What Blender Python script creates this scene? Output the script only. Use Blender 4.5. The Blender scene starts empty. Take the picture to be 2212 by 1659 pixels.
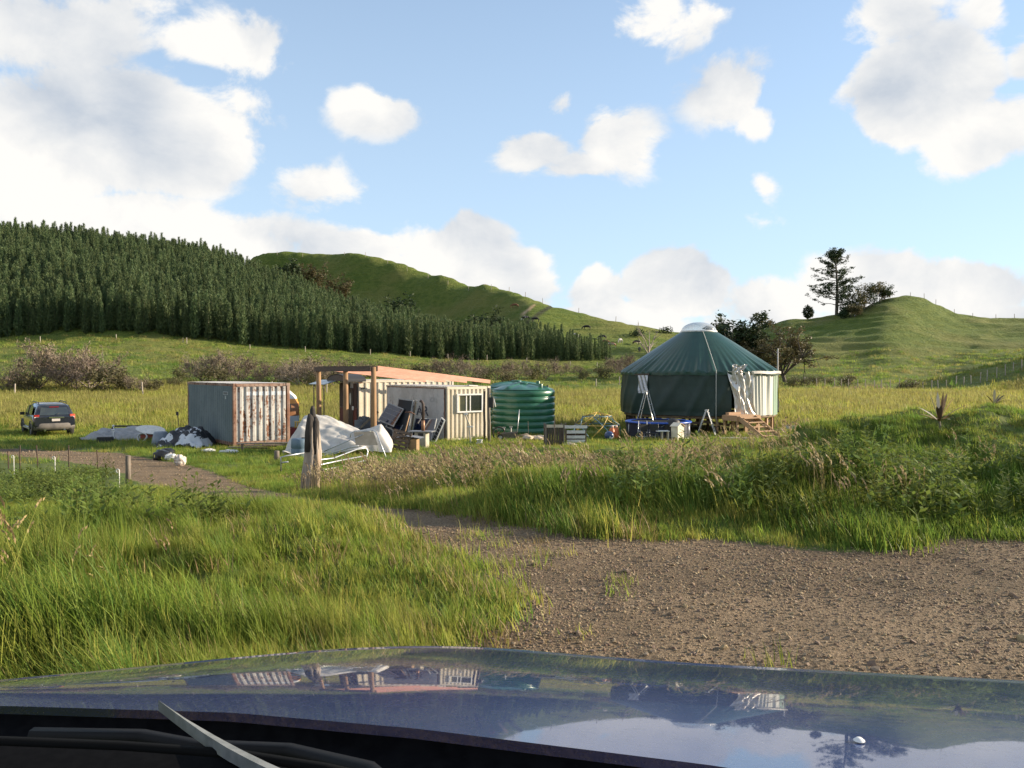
import bpy, bmesh, math, random
import numpy as np
from mathutils import Vector, Matrix, Euler

random.seed(11)
RNG = np.random.default_rng(11)
SC = bpy.context.scene
COL = SC.collection
PI = math.pi
R = math.radians

# ------------------------------------------------------------------ camera
EYE = 3.30            # eye height above the yard; the road lies 1.65 m below the eye
FU = 1689.0           # focal length in the units of a 2212 wide picture
cam = bpy.data.cameras.new('camera')
cam.sensor_fit = 'HORIZONTAL'
cam.angle = 2 * math.atan(1106 / FU)
cam.clip_start = 0.05
cam.clip_end = 6000
cam_o = bpy.data.objects.new('camera', cam)
cam_o.location = (0, 0, EYE)
cam_o.rotation_euler = (R(90 - 1.0), 0, 0)
COL.objects.link(cam_o)
SC.camera = cam_o

# ------------------------------------------------------------------ light
SUN_AZ, SUN_EL = R(78), R(16.5)      # azimuth from +Y towards +X
S = Vector((math.sin(SUN_AZ) * math.cos(SUN_EL), math.cos(SUN_AZ) * math.cos(SUN_EL), math.sin(SUN_EL)))
sun = bpy.data.lights.new('sun', 'SUN')
sun.energy = 5.0
sun.angle = R(0.5)
sun.color = (1.0, 0.85, 0.65)
sun_o = bpy.data.objects.new('sun', sun)
sun_o.rotation_euler = S.to_track_quat('Z', 'Y').to_euler()
sun_o.location = (60, 20, 60)
COL.objects.link(sun_o)

SC.view_settings.view_transform = 'Standard'
SC.view_settings.look = 'None'
SC.view_settings.gamma = 1.0
SC.view_settings.exposure = 1.05
SC.view_settings.use_curve_mapping = False
SC.render.engine = 'CYCLES'
SC.cycles.max_bounces = 6
SC.cycles.diffuse_bounces = 2
SC.cycles.glossy_bounces = 3
SC.cycles.transmission_bounces = 4
SC.cycles.transparent_max_bounces = 8
SC.cycles.caustics_reflective = False
SC.cycles.caustics_refractive = False
SC.cycles.use_denoising = True

# ------------------------------------------------------------------ node helper
class NT:
    def __init__(s, tree):
        s.t = tree; s.n = tree.nodes; s.l = tree.links
    def new(s, typ, **kw):
        n = s.n.new(typ)
        for k, v in kw.items():
            setattr(n, k, v)
        return n
    def put(s, sock, v):
        if isinstance(v, bpy.types.NodeSocket):
            s.l.new(v, sock)
        else:
            sock.default_value = v
    def m(s, op, a, b=0.0, c=0.0, clamp=False):
        n = s.new('ShaderNodeMath', operation=op, use_clamp=clamp)
        for i, v in enumerate((a, b, c)):
            s.put(n.inputs[i], v)
        return n.outputs[0]
    def v(s, op, a, b=(0, 0, 0), scale=None):
        n = s.new('ShaderNodeVectorMath', operation=op)
        s.put(n.inputs[0], a); s.put(n.inputs[1], b)
        if scale is not None:
            s.put(n.inputs['Scale'], scale)
        return n.outputs[1] if op in ('LENGTH', 'DOT_PRODUCT', 'DISTANCE') else n.outputs[0]
    def xyz(s, x, y, z):
        n = s.new('ShaderNodeCombineXYZ')
        for i, q in enumerate((x, y, z)):
            s.put(n.inputs[i], q)
        return n.outputs[0]
    def sep(s, v):
        n = s.new('ShaderNodeSeparateXYZ'); s.put(n.inputs[0], v)
        return n.outputs
    def noise(s, vec, scale, detail=3.0, rough=0.55, dist=0.0):
        n = s.new('ShaderNodeTexNoise')
        if vec is not None: s.put(n.inputs['Vector'], vec)
        s.put(n.inputs['Scale'], scale); s.put(n.inputs['Detail'], detail)
        s.put(n.inputs['Roughness'], rough); s.put(n.inputs['Distortion'], dist)
        return n.outputs['Fac']
    def ramp(s, v, lo, hi, a=0.0, b=1.0, smooth=True):
        n = s.new('ShaderNodeMapRange', interpolation_type='SMOOTHSTEP' if smooth else 'LINEAR')
        s.put(n.inputs[0], v); s.put(n.inputs[1], lo); s.put(n.inputs[2], hi); s.put(n.inputs[3], a); s.put(n.inputs[4], b)
        return n.outputs[0]
    def mix(s, f, a, b, blend='MIX'):
        n = s.new('ShaderNodeMix', data_type='RGBA', blend_type=blend)
        s.put(n.inputs[0], f)
        for i, q in ((6, a), (7, b)):
            if not isinstance(q, bpy.types.NodeSocket):
                q = (*q[:3], 1.0)
            s.put(n.inputs[i], q)
        return n.outputs[2]

# ------------------------------------------------------------------ sky with fair-weather clouds
world = bpy.data.worlds.new('World')
SC.world = world
world.use_nodes = True
wt = NT(world.node_tree)
wt.n.clear()
out = wt.new('ShaderNodeOutputWorld')
bg = wt.new('ShaderNodeBackground')
sky = wt.new('ShaderNodeTexSky', sky_type='NISHITA')
sky.sun_disc = False
sky.sun_elevation = SUN_EL
sky.sun_rotation = SUN_AZ
sky.altitude = 50
sky.air_density = 1.0
sky.dust_density = 0.15
sky.ozone_density = 1.6
SKY_STRENGTH = 0.090
tc = wt.new('ShaderNodeTexCoord').outputs['Generated']
dx, dy, dz = wt.sep(tc)
az = wt.m('ARCTAN2', dx, dy)
el = wt.m('ARCSINE', wt.m('MAXIMUM', wt.m('MINIMUM', dz, 1.0), -1.0))
p0 = wt.xyz(az, el, 0.0)

def ae(xu, yu):
    a, e = (xu - 1106) / FU, (800 - yu) / FU
    A = math.atan(a)
    return A, math.atan(e * math.cos(A))

def ngon(x, y, rx, ry):
    A, E = ae(x, y)
    ca = math.cos(A)
    return A, E, rx / FU * ca * ca, ry / FU * ca

# (centre x, y, radius x, y, weight) of each cloud bank, in picture units, then turned into directions
blobs = [
    (250, 265, 330, 165, 1.0), (60, 330, 300, 150, 1.0), (420, 330, 150, 110, .95), (120, 60, 400, 120, .85), (430, 110, 190, 75, .8),
    (800, 255, 105, 62, .62), (715, 420, 95, 55, .42), (1150, 345, 95, 50, .62), (1215, 245, 50, 45, .5), (1345, 320, 95, 75, .62), (1260, 380, 110, 34, .55),
    (1400, 60, 130, 75, .55), (1500, 30, 60, 60, .5), (1560, 200, 95, 85, .62), (1630, 265, 60, 45, .5), (1675, 392, 42, 34, .5), (1655, 470, 60, 26, .3),
    (1960, 190, 190, 120, 1.0), (1910, 45, 130, 80, .8), (2130, 275, 210, 95, .9), (2240, 110, 90, 60, .6), (2120, 30, 90, 70, .35),
    (-60, 470, 330, 150, .95), (280, 500, 280, 85, .95), (520, 545, 260, 75, .9), (760, 560, 160, 55, .85), (985, 555, 150, 95, 1.0), (1120, 610, 110, 80, 1.0),
    (1275, 640, 80, 70, .95), (1450, 630, 130, 95, 1.0), (1640, 650, 150, 75, .85), (1880, 620, 200, 95, 1.0), (2110, 625, 210, 85, 1.0), (2400, 600, 250, 90, 1.0),
    (1100, 720, 900, 70, .8), (2000, 720, 700, 80, .9),
]
warp = wt.noise(p0, 3.5, 2.0, .5)
warp2 = wt.noise(wt.v('ADD', p0, (5.2, 1.3, 2.0)), 3.5, 2.0, .5)
pw = wt.v('ADD', p0, wt.xyz(wt.m('MULTIPLY', wt.m('SUBTRACT', warp, .5), .10), wt.m('MULTIPLY', wt.m('SUBTRACT', warp2, .5), .06), 0.0))
field = 0.0
for (x, y, rx, ry, w) in blobs:
    A, E, ra, re = ngon(x, y, rx, ry)
    q = wt.v('MULTIPLY', wt.v('SUBTRACT', pw, (A, E, 0)), (1 / ra, 1 / re, 0))
    d = wt.m('LENGTH', 0) if False else wt.v('LENGTH', q)
    d = wt.m('MULTIPLY', wt.m('SUBTRACT', 1.25, d), w)
    field = d if isinstance(field, float) else wt.m('MAXIMUM', field, d)
# the same kind of scattered cumulus goes on round the rest of the sky
outside = wt.ramp(wt.m('ABSOLUTE', az), .72, .95)
gen = wt.noise(wt.v('MULTIPLY', tc, (1.0, 1.0, 2.2)), 2.3, 2.0, .5)
gen = wt.m('MULTIPLY', wt.m('SUBTRACT', gen, .50), 6.0)
low = wt.ramp(el, .05, .22, .55, 0.0)
gen = wt.m('ADD', gen, low)
gen = wt.m('SUBTRACT', gen, wt.m('MULTIPLY', wt.m('SUBTRACT', 1.0, outside), 6.0))
high = wt.ramp(el, .50, .62)
gen2 = wt.m('MULTIPLY', wt.m('SUBTRACT', wt.noise(wt.v('ADD', tc, (3, 7, 1)), 2.6, 2.0, .5), .53), 6.0)
gen2 = wt.m('SUBTRACT', gen2, wt.m('MULTIPLY', wt.m('SUBTRACT', 1.0, high), 6.0))
field = wt.m('MAXIMUM', field, wt.m('MAXIMUM', gen, gen2))
field = wt.m('MINIMUM', field, 1.05)
def puff(off):
    q = wt.v('ADD', wt.v('MULTIPLY', tc, (1, 1, 1.35)), off)
    return wt.noise(q, 8.0, 9.0, .60, .25)
n1 = puff((0, 0, 0))
n2 = puff((.016, .0, .020))       # a step towards the sun: difference gives the lit side
dens = wt.m('ADD', wt.m('MULTIPLY', field, 1.25), wt.m('MULTIPLY', wt.m('SUBTRACT', n1, .5), 2.6))
alpha = wt.ramp(dens, .28, .62)
alpha = wt.m('MULTIPLY', alpha, wt.ramp(field, -.25, .35))
lit = wt.m('MULTIPLY', wt.m('SUBTRACT', n1, n2), 1.7)
big1 = wt.noise(wt.v('MULTIPLY', tc, (1, 1, 1.3)), 4.5, 2.0, .5)
big2 = wt.noise(wt.v('ADD', wt.v('MULTIPLY', tc, (1, 1, 1.3)), (.05, 0, .07)), 4.5, 2.0, .5)
lit = wt.m('ADD', lit, wt.m('MULTIPLY', wt.m('SUBTRACT', big1, big2), 3.2))
thick = wt.ramp(dens, .55, 1.6)
bright = wt.m('ADD', wt.m('SUBTRACT', .83, wt.m('MULTIPLY', thick, .10)), wt.m('MULTIPLY', lit, .75))
bright = wt.ramp(bright, .05, 1.0, 0.0, 1.0, False)
CLOUD_DARK = (.25, .285, .335)
CLOUD_LIT = (.49, .482, .465)
ccol = wt.mix(bright, CLOUD_DARK, CLOUD_LIT)
skyc = wt.mix(1.0, sky.outputs[0], (SKY_STRENGTH,) * 3, 'MULTIPLY')
# Nishita runs yellow towards the horizon at this sun height; keep it the pale blue of the picture
skyc = wt.mix(1.0, skyc, (.98, 1.06, 1.20), 'MULTIPLY')
# thin high haze pales the blue, more so near the horizon
hz = wt.ramp(el, .0, .6, .78, .26, False)
skyc = wt.mix(hz, skyc, (.335, .425, .51))
final = wt.mix(alpha, skyc, ccol)
wt.put(bg.inputs[0], final)
bg.inputs[1].default_value = 1.0
wt.l.new(bg.outputs[0], out.inputs[0])
world.cycles.sampling_method = 'NONE'

# ------------------------------------------------------------------ materials
MATS = {}
def srgb(h):
    h = h.lstrip('#')
    c = [int(h[i:i + 2], 16) / 255 for i in (0, 2, 4)]
    return tuple(((x + .055) / 1.055) ** 2.4 if x > .04045 else x / 12.92 for x in c)

def mk(name, c1, c2=None, scale=6.0, lo=.35, hi=.65, rough=.7, metal=0.0, bump=0.0, bscale=None, stretch=(1, 1, 1), coat=0.0,
       c3=None, s3=20.0, lo3=.55, hi3=.7, trans=0.0, spec=.5, rnd=0.0, emit=None, gen=False, detail=4.0):
    if name in MATS:
        return MATS[name]
    mt = bpy.data.materials.new(name)
    mt.use_nodes = True
    t = NT(mt.node_tree)
    b = t.n['Principled BSDF']
    co = t.new('ShaderNodeTexCoord').outputs['Object']
    co = t.v('MULTIPLY', co, stretch)
    col = (*c1, 1.0)
    if c2 is not None:
        f = t.ramp(t.noise(co, scale, detail, .6), lo, hi)
        col = t.mix(f, c1, c2)
    if c3 is not None:
        f = t.ramp(t.noise(t.v('ADD', co, (7.7, 3.1, 1.7)), s3, detail, .65), lo3, hi3)
        col = t.mix(f, col if c2 is not None else c1, c3)
    if rnd:
        r = t.new('ShaderNodeObjectInfo').outputs['Random']
        h = t.new('ShaderNodeHueSaturation')
        t.put(h.inputs['Color'], col)
        t.put(h.inputs['Value'], t.m('ADD', 1 - rnd, t.m('MULTIPLY', r, 2 * rnd)))
        t.put(h.inputs['Hue'], t.m('ADD', .5 - rnd * .06, t.m('MULTIPLY', r, rnd * .12)))
        col = h.outputs[0]
    t.put(b.inputs['Base Color'], col)
    b.inputs['Roughness'].default_value = rough
    b.inputs['Metallic'].default_value = metal
    b.inputs['Specular IOR Level'].default_value = spec
    b.inputs['Coat Weight'].default_value = coat
    b.inputs['Coat Roughness'].default_value = .08
    if bump:
        bn = t.new('ShaderNodeBump')
        bn.inputs['Strength'].default_value = bump
        bn.inputs['Distance'].default_value = .02
        t.put(bn.inputs['Height'], t.noise(co, bscale or scale * 4, 4.0, .6))
        t.l.new(bn.outputs[0], b.inputs['Normal'])
    if emit:
        b.inputs['Emission Color'].default_value = (*emit[0], 1); b.inputs['Emission Strength'].default_value = emit[1]
    if trans:
        o = t.n['Material Output']
        tr = t.new('ShaderNodeBsdfTranslucent')
        t.put(tr.inputs[0], col)
        ms = t.new('ShaderNodeMixShader'); ms.inputs[0].default_value = trans
        t.l.new(b.outputs[0], ms.inputs[1]); t.l.new(tr.outputs[0], ms.inputs[2]); t.l.new(ms.outputs[0], o.inputs[0])
    MATS[name] = mt
    return mt

# ------------------------------------------------------------------ mesh helper
class MB:
    """Collects boxes, tubes, lofts and sheets, then links them as one mesh object."""
    def __init__(s):
        s.v = []; s.f = []; s.sm = []
    def add(s, verts, faces, smooth=False):
        o = len(s.v)
        s.v += [tuple(map(float, p)) for p in verts]
        for f in faces:
            s.f.append([i + o for i in f]); s.sm.append(smooth)
        return s
    def box(s, c, size, rot=None, ch=0.0):
        x, y, z = (q / 2 for q in size)
        if ch:
            ch = min(ch, x * .9, y * .9)
            pr = [(-x + ch, -y), (x - ch, -y), (x, -y + ch), (x, y - ch), (x - ch, y), (-x + ch, y), (-x, y - ch), (-x, -y + ch)]
            vs = [(a, b, -z) for a, b in pr] + [(a, b, z) for a, b in pr]
            fs = [list(range(7, -1, -1)), list(range(8, 16))] + [[i, (i + 1) % 8, (i + 1) % 8 + 8, i + 8] for i in range(8)]
        else:
            vs = [(a * x, b * y, d * z) for d in (-1, 1) for b in (-1, 1) for a in (-1, 1)]
            fs = [[0, 2, 3, 1], [4, 5, 7, 6], [0, 1, 5, 4], [2, 6, 7, 3], [0, 4, 6, 2], [1, 3, 7, 5]]
        m = rot if rot is not None else Matrix.Identity(3)
        c = Vector(c)
        return s.add([c + m @ Vector(p) for p in vs], fs)
    def bar(s, a, b, w, h=None, up=(0, 0, 1)):
        """a straight rectangular bar from a to b"""
        a, b = Vector(a), Vector(b)
        h = h or w
        d = (b - a); L = d.length; d.normalize()
        u = Vector(up)
        if abs(d.dot(u)) > .98: u = Vector((1, 0, 0))
        sx = d.cross(u).normalized(); sz = sx.cross(d)
        rot = Matrix((sx, d, sz)).transposed()
        return s.box((a + b) / 2, (w, L, h), rot)
    def tube(s, pts, r, n=8, cap=True, smooth=True):
        pts = [Vector(p) for p in pts]
        rs = r if isinstance(r, (list, tuple)) else [r] * len(pts)
        vs = []; prev = None
        for i, p in enumerate(pts):
            d = (pts[min(i + 1, len(pts) - 1)] - pts[max(i - 1, 0)]).normalized()
            if prev is None:
                u = Vector((0, 0, 1)) if abs(d.z) < .9 else Vector((1, 0, 0))
                sx = d.cross(u).normalized()
            else:
                sx = (prev - d * prev.dot(d)).normalized()
            prev = sx
            sy = d.cross(sx)
            for k in range(n):
                a = 2 * PI * k / n
                vs.append(p + (sx * math.cos(a) + sy * math.sin(a)) * rs[i])
        fs = [[i * n + k, i * n + (k + 1) % n, (i + 1) * n + (k + 1) % n, (i + 1) * n + k] for i in range(len(pts) - 1) for k in range(n)]
        s.add(vs, fs, smooth)
        if cap:
            o = len(s.v) - len(vs)
            s.f.append([o + k for k in range(n)][::-1]); s.sm.append(False)
            s.f.append([o + (len(pts) - 1) * n + k for k in range(n)]); s.sm.append(False)
        return s
    def lathe(s, prof, n=32, c=(0, 0, 0), smooth=True, a0=0.0, a1=2 * PI):
        full = abs(a1 - a0 - 2 * PI) < 1e-6
        m = n if full else n + 1
        vs = []
        for (r, z) in prof:
            for k in range(m):
                a = a0 + (a1 - a0) * k / n
                vs.append((c[0] + r * math.cos(a), c[1] + r * math.sin(a), c[2] + z))
        fs = []
        for i in range(len(prof) - 1):
            for k in range(n):
                k2 = (k + 1) % m
                fs.append([i * m + k, i * m + k2, (i + 1) * m + k2, (i + 1) * m + k])
        return s.add(vs, fs, smooth)
    def grid(s, P, smooth=True, flip=False):
        """P: array rows x cols x 3"""
        P = np.asarray(P, float); a, b = P.shape[:2]
        fs = []
        for i in range(a - 1):
            for j in range(b - 1):
                q = [i * b + j, i * b + j + 1, (i + 1) * b + j + 1, (i + 1) * b + j]
                fs.append(q[::-1] if flip else q)
        return s.add(P.reshape(-1, 3), fs, smooth)
    def prism(s, poly, axis, a, b):
        """poly of 2D points extruded along axis 'x','y' or 'z' between a and b"""
        def p3(p, t):
            return {'x': (t, p[0], p[1]), 'y': (p[0], t, p[1]), 'z': (p[0], p[1], t)}[axis]
        n = len(poly)
        vs = [p3(p, a) for p in poly] + [p3(p, b) for p in poly]
        fs = [list(range(n)), list(range(2 * n - 1, n - 1, -1))] + [[i, i + n, (i + 1) % n + n, (i + 1) % n] for i in range(n)]
        return s.add(vs, fs)
    def mesh(s, name, mat=None):
        me = bpy.data.meshes.new(name)
        me.from_pydata(s.v, [], s.f)
        me.polygons.foreach_set('use_smooth', s.sm)
        if mat is not None: me.materials.append(mat)
        me.update()
        return me
    def build(s, name, mat, parent=None, fix=True):
        me = s.mesh(name, mat)
        if fix:
            bm = bmesh.new(); bm.from_mesh(me)
            bmesh.ops.recalc_face_normals(bm, faces=bm.faces)
            bm.to_mesh(me); bm.free()
        o = bpy.data.objects.new(name, me)
        COL.objects.link(o)
        o.parent = parent
        return o

def tag(o, label=None, cat=None, group=None, kind=None):
    if label: o['label'] = label
    if cat: o['category'] = cat
    if group: o['group'] = group
    if kind: o['kind'] = kind
    return o

def thing(name, label, cat, loc=(0, 0, 0), rz=0.0, group=None, rot=None, scale=None):
    o = bpy.data.objects.new(name, None)
    o.empty_display_size = .2
    COL.objects.link(o)
    o.location = loc
    o.rotation_euler = rot if rot is not None else (0, 0, rz)
    if scale: o.scale = (scale,) * 3 if isinstance(scale, (int, float)) else scale
    return tag(o, label, cat, group)

def copy_tree(o, parent=None):
    c = o.copy(); COL.objects.link(c); c.parent = parent
    for ch in list(o.children):
        copy_tree(ch, c)
    return c

def at(x, y, Y):
    """the point at distance Y that a picture position (2212 wide) shows"""
    return Vector(((x - 1106) / FU * Y, Y, EYE - (y - 800) / FU * Y))
# ------------------------------------------------------------------ terrain
def vnoise(x, y, seed=0):
    x = np.asarray(x, float); y = np.asarray(y, float)
    xi = np.floor(x).astype(np.int64); yi = np.floor(y).astype(np.int64)
    fx = x - xi; fy = y - yi
    u = fx * fx * fx * (fx * (fx * 6 - 15) + 10); v = fy * fy * fy * (fy * (fy * 6 - 15) + 10)
    def h(a, b):
        n = (a * 374761393 + b * 668265263 + seed * 1442695041) & 0xffffffff
        n = ((n ^ (n >> 13)) * 1274126177) & 0xffffffff
        return ((n ^ (n >> 16)) & 0xffff) / 65535.0
    return (h(xi, yi) * (1 - u) + h(xi + 1, yi) * u) * (1 - v) + (h(xi, yi + 1) * (1 - u) + h(xi + 1, yi + 1) * u) * v

def fbm(x, y, seed=0, oct=4):
    t = 0.0; a = .5; s = 0.0
    for k in range(oct):
        t = t + a * vnoise(x * 2 ** k, y * 2 ** k, seed + k * 7); s += a; a *= .5
    return t / s

# far relief: for each bearing (picture column), distance and picture height of the ground
FAR = {
    -1500: (95, [(130, 800), (170, 740), (200, 700), (340, 470)]),
    -300: (96, [(130, 812), (170, 758), (200, 728), (340, 506)]),
    0: (98, [(130, 812), (170, 765), (200, 738), (340, 530)]),
    150: (98, [(130, 815), (170, 762), (200, 730), (340, 541)]),
    300: (100, [(130, 815), (170, 768), (200, 733), (340, 558)]),
    450: (100, [(135, 815), (175, 775), (205, 742), (340, 576)]),
    545: (102, [(135, 818), (175, 780), (208, 750), (330, 618), (375, 622), (430, 652), (452, 548)]),
    600: (103, [(135, 820), (175, 785), (209, 754), (325, 636), (375, 645), (428, 660), (449, 540)]),
    650: (103, [(135, 822), (175, 788), (210, 758), (320, 652), (370, 662), (424, 664), (446, 540)]),
    750: (104, [(135, 825), (180, 793), (212, 765), (300, 704), (360, 686), (404, 640), (430, 537)]),
    800: (104, [(135, 826), (180, 795), (212, 768), (295, 715), (355, 698), (396, 652), (424, 549)]),
    870: (105, [(140, 828), (215, 773), (290, 728), (345, 716), (388, 672), (416, 564)]),
    950: (106, [(140, 828), (218, 776), (280, 748), (328, 732), (364, 688), (392, 583)]),
    1040: (108, [(145, 828), (222, 779), (265, 760), (302, 742), (336, 690), (362, 605)]),
    1100: (110, [(148, 828), (225, 781), (262, 752), (292, 722), (322, 682), (348, 624)]),
    1140: (112, [(150, 828), (228, 782), (262, 745), (290, 702), (320, 658), (340, 640)]),
    1240: (120, [(160, 824), (232, 784), (270, 745), (300, 705), (320, 672)]),
    1340: (130, [(170, 820), (235, 786), (270, 750), (310, 697)]),
    1450: (140, [(180, 820), (240, 790), (280, 750), (310, 714)]),
    1530: (140, [(180, 822), (235, 795), (275, 762), (305, 722)]),
    1620: (140, [(172, 825), (215, 795), (262, 745), (300, 705)]),
    1700: (138, [(166, 826), (205, 792), (250, 735), (292, 690)]),
    1760: (136, [(160, 826), (200, 792), (238, 738), (262, 712), (290, 684)]),
    1850: (134, [(155, 826), (195, 792), (230, 735), (252, 700), (280, 666)]),
    1915: (130, [(150, 828), (190, 790), (230, 722), (262, 664), (280, 636)]),
    1950: (128, [(148, 830), (190, 790), (230, 722), (280, 630)]),
    2000: (126, [(146, 828), (165, 818), (195, 786), (235, 722), (280, 641)]),
    2040: (122, [(142, 818), (165, 815), (198, 782), (238, 722), (280, 663)]),
    2080: (118, [(140, 808), (162, 810), (200, 776), (240, 722), (280, 676)]),
    2140: (113, [(140, 790), (162, 797), (200, 768), (240, 722), (280, 681)]),
    2212: (108, [(140, 772), (165, 785), (200, 760), (240, 720), (280, 684)]),
    2330: (104, [(140, 722), (165, 745), (200, 735), (240, 715), (280, 686)]),
    2500: (100, [(140, 640), (165, 660), (200, 690), (240, 705), (280, 688)]),
    3700: (95, [(140, 640), (200, 620), (280, 600)]),
}
_fx = np.array(sorted(FAR)); _fa = (_fx - 1106) / FU
_fY = np.concatenate([np.arange(80, 480, 4.0), np.arange(480, 1300, 40.0)])
_tab = []
for k in _fx:
    y0, pts = FAR[k]
    Ys = [60, y0]; Zs = [0.0, 0.0]
    for (Y, yu) in pts:
        Ys.append(Y); Zs.append(EYE - (yu - 800) / FU * Y)
    zl = Zs[-1]; Yl = Ys[-1]
    Ys += [Yl + 18, Yl + 60, Yl + 160, 1600]; Zs += [zl * .985, zl * .84, zl * .55, zl * .4]
    _tab.append(np.interp(_fY, Ys, Zs))
_ga = np.concatenate([[-4], np.linspace(-1.0, 1.0, 401), [4]])
_tab = np.array(_tab)
_T = np.array([np.interp(_ga, _fa, _tab[:, j]) for j in range(len(_fY))]).T      # bearings x distances
def _blur(a, k, axis):
    w = np.exp(-np.linspace(-2, 2, 2 * k + 1) ** 2); w /= w.sum()
    pad = [(0, 0), (0, 0)]; pad[axis] = (k, k)
    b = np.pad(a, pad, mode='edge')
    return np.apply_along_axis(lambda m: np.convolve(m, w, 'valid'), axis, b)
_T = _blur(_blur(_T, 2, 1), 5, 0)

def far_z(X, Y):
    a = np.clip(X / np.maximum(Y, 1.0), -3.9, 3.9)
    ia = np.clip(np.searchsorted(_ga, a) - 1, 0, len(_ga) - 2)
    fa = (a - _ga[ia]) / (_ga[ia + 1] - _ga[ia])
    Yc = np.clip(Y, _fY[0], _fY[-1] - .01)
    iy = np.clip(np.searchsorted(_fY, Yc) - 1, 0, len(_fY) - 2)
    fy = (Yc - _fY[iy]) / (_fY[iy + 1] - _fY[iy])
    return (_T[ia, iy] * (1 - fa) + _T[ia + 1, iy] * fa) * (1 - fy) + (_T[ia, iy + 1] * (1 - fa) + _T[ia + 1, iy + 1] * fa) * fy

DRIVE = np.array([(1.8, 5.2), (.6, 6.6), (-.7, 8.4), (-1.8, 10.5), (-3.4, 12.6), (-5.0, 14.6), (-7.4, 18), (-10.8, 23.5), (-16, 28.6), (-24, 31.5), (-34, 33)])
def drive_dist(X, Y):
    d = np.full(np.shape(X), 1e9)
    for (x0, y0), (x1, y1) in zip(DRIVE[:-1], DRIVE[1:]):
        t = np.clip(((X - x0) * (x1 - x0) + (Y - y0) * (y1 - y0)) / ((x1 - x0) ** 2 + (y1 - y0) ** 2), 0, 1)
        d = np.minimum(d, np.hypot(X - x0 - t * (x1 - x0), Y - y0 - t * (y1 - y0)))
    return d

def road_mask(X, Y):
    """1 on gravel, 0 on grass, soft between"""
    X = np.asarray(X, float); Y = np.asarray(Y, float)
    wob = (fbm(X * .7, Y * .7, 3, 3) - .5)
    edge_far = 7.55 - .035 * np.maximum(X, 0) ** 1.2 + wob * 1.3
    edge_l = np.interp(Y, [-20, 3, 4.5, 5.5, 6.8, 7.6], [-3, -.5, -.2, -.1, -.3, -.6]) + wob * .7
    plaza = np.minimum(edge_far - Y, X - edge_l)
    hw = np.interp(Y, [7, 12, 24, 29, 33], [.75, .8, 1.15, 1.4, 1.3])
    dr = hw - drive_dist(X, Y) + wob * .5
    return np.clip(np.maximum(plaza, dr) / .5 + .5, 0, 1)

BASE_Y = [-50, 8, 10, 12.7, 18, 23.6, 30, 38, 60]
BASE_Z = [1.65, 1.65, 1.43, 1.10, .68, .38, .15, 0, 0]
def bump2(X, Y, cx, cy, rx, ry, a, rot=0.0):
    c, s = math.cos(rot), math.sin(rot)
    u = ((X - cx) * c + (Y - cy) * s) / rx; v = (-(X - cx) * s + (Y - cy) * c) / ry
    return a * np.exp(-(u * u + v * v))

def ground_z(X, Y):
    X = np.asarray(X, float); Y = np.asarray(Y, float)
    near = np.interp(Y, BASE_Y, BASE_Z)
    road = road_mask(X, Y)
    off = 1 - road
    b = bump2(X, Y, 9.9, 19.5, 3.7, 3.0, 1.2, .1) + bump2(X, Y, 15.5, 18.5, 5, 4, 1.5) + bump2(X, Y, 6.2, 16.5, 2.2, 2.0, .22) + bump2(X, Y, 12.0, 14, 3.0, 2.0, .75)
    b = b + bump2(X, Y, 6.9, 9.7, 1.8, 1.3, .85, .15) + bump2(X, Y, 3.7, 9.2, .9, .7, .36) + bump2(X, Y, 1.6, 10.2, 1.6, .9, .12) + bump2(X, Y, -1.0, 14.0, 2.2, 2.0, .15)
    b = b + bump2(X, Y, -2.2, 7.2, .8, 1.5, .20, .6) + bump2(X, Y, -4.2, 5.6, 1.5, 1.4, .12) + bump2(X, Y, 1.6, 9.5, 2.8, .95, .34, -.08)
    lump = ((fbm(X * .50, Y * .62, 21, 3) - .5) * 1.15 + (fbm(X * .95, Y * 1.1, 27, 2) - .5) * .62) * np.clip((Y - 7.9) / 1.6, 0, 1) * np.clip((34 - Y) / 10, 0, 1) * np.clip((X + 2.5) / 4, 0, 1)
    lump = lump + (fbm(X * .8, Y * .8, 29, 2) - .5) * .42 * np.clip((11 - Y) / 3, 0, 1) * np.clip((-X - .6) / 1.2, 0, 1)
    small = (fbm(X * 1.6, Y * 1.6, 5, 3) - .5) * .12
    z = near + off * (b + lump + small * np.clip((60 - Y) / 20, .3, 1)) + road * (fbm(X * 2.2, Y * 2.2, 8, 3) - .5) * .05
    w = np.clip((Y - 78) / 22, 0, 1); w = w * w * (3 - 2 * w)
    f = far_z(X, Y)
    rel = np.clip((Y - 105) / 60, 0, 1)
    f = f + rel * ((fbm(X / 34, Y / 34, 31, 4) - .5) * np.interp(X / np.maximum(Y, 1), [-.2, .1, .3], [.7, .9, 4.6]) * np.clip(f / 12, .15, 1) + (fbm(X / 9, Y / 9, 37, 3) - .5) * .8)
    # stock tracks: narrow terraces along the contours of the pasture hills
    f = f + rel * .24 * np.sin(f * 2.6 + fbm(X / 20, Y / 20, 41, 2) * 9)
    return z * (1 - w) + f * w

def gz(x, y):
    return float(ground_z(np.array([x]), np.array([y]))[0])

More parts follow.
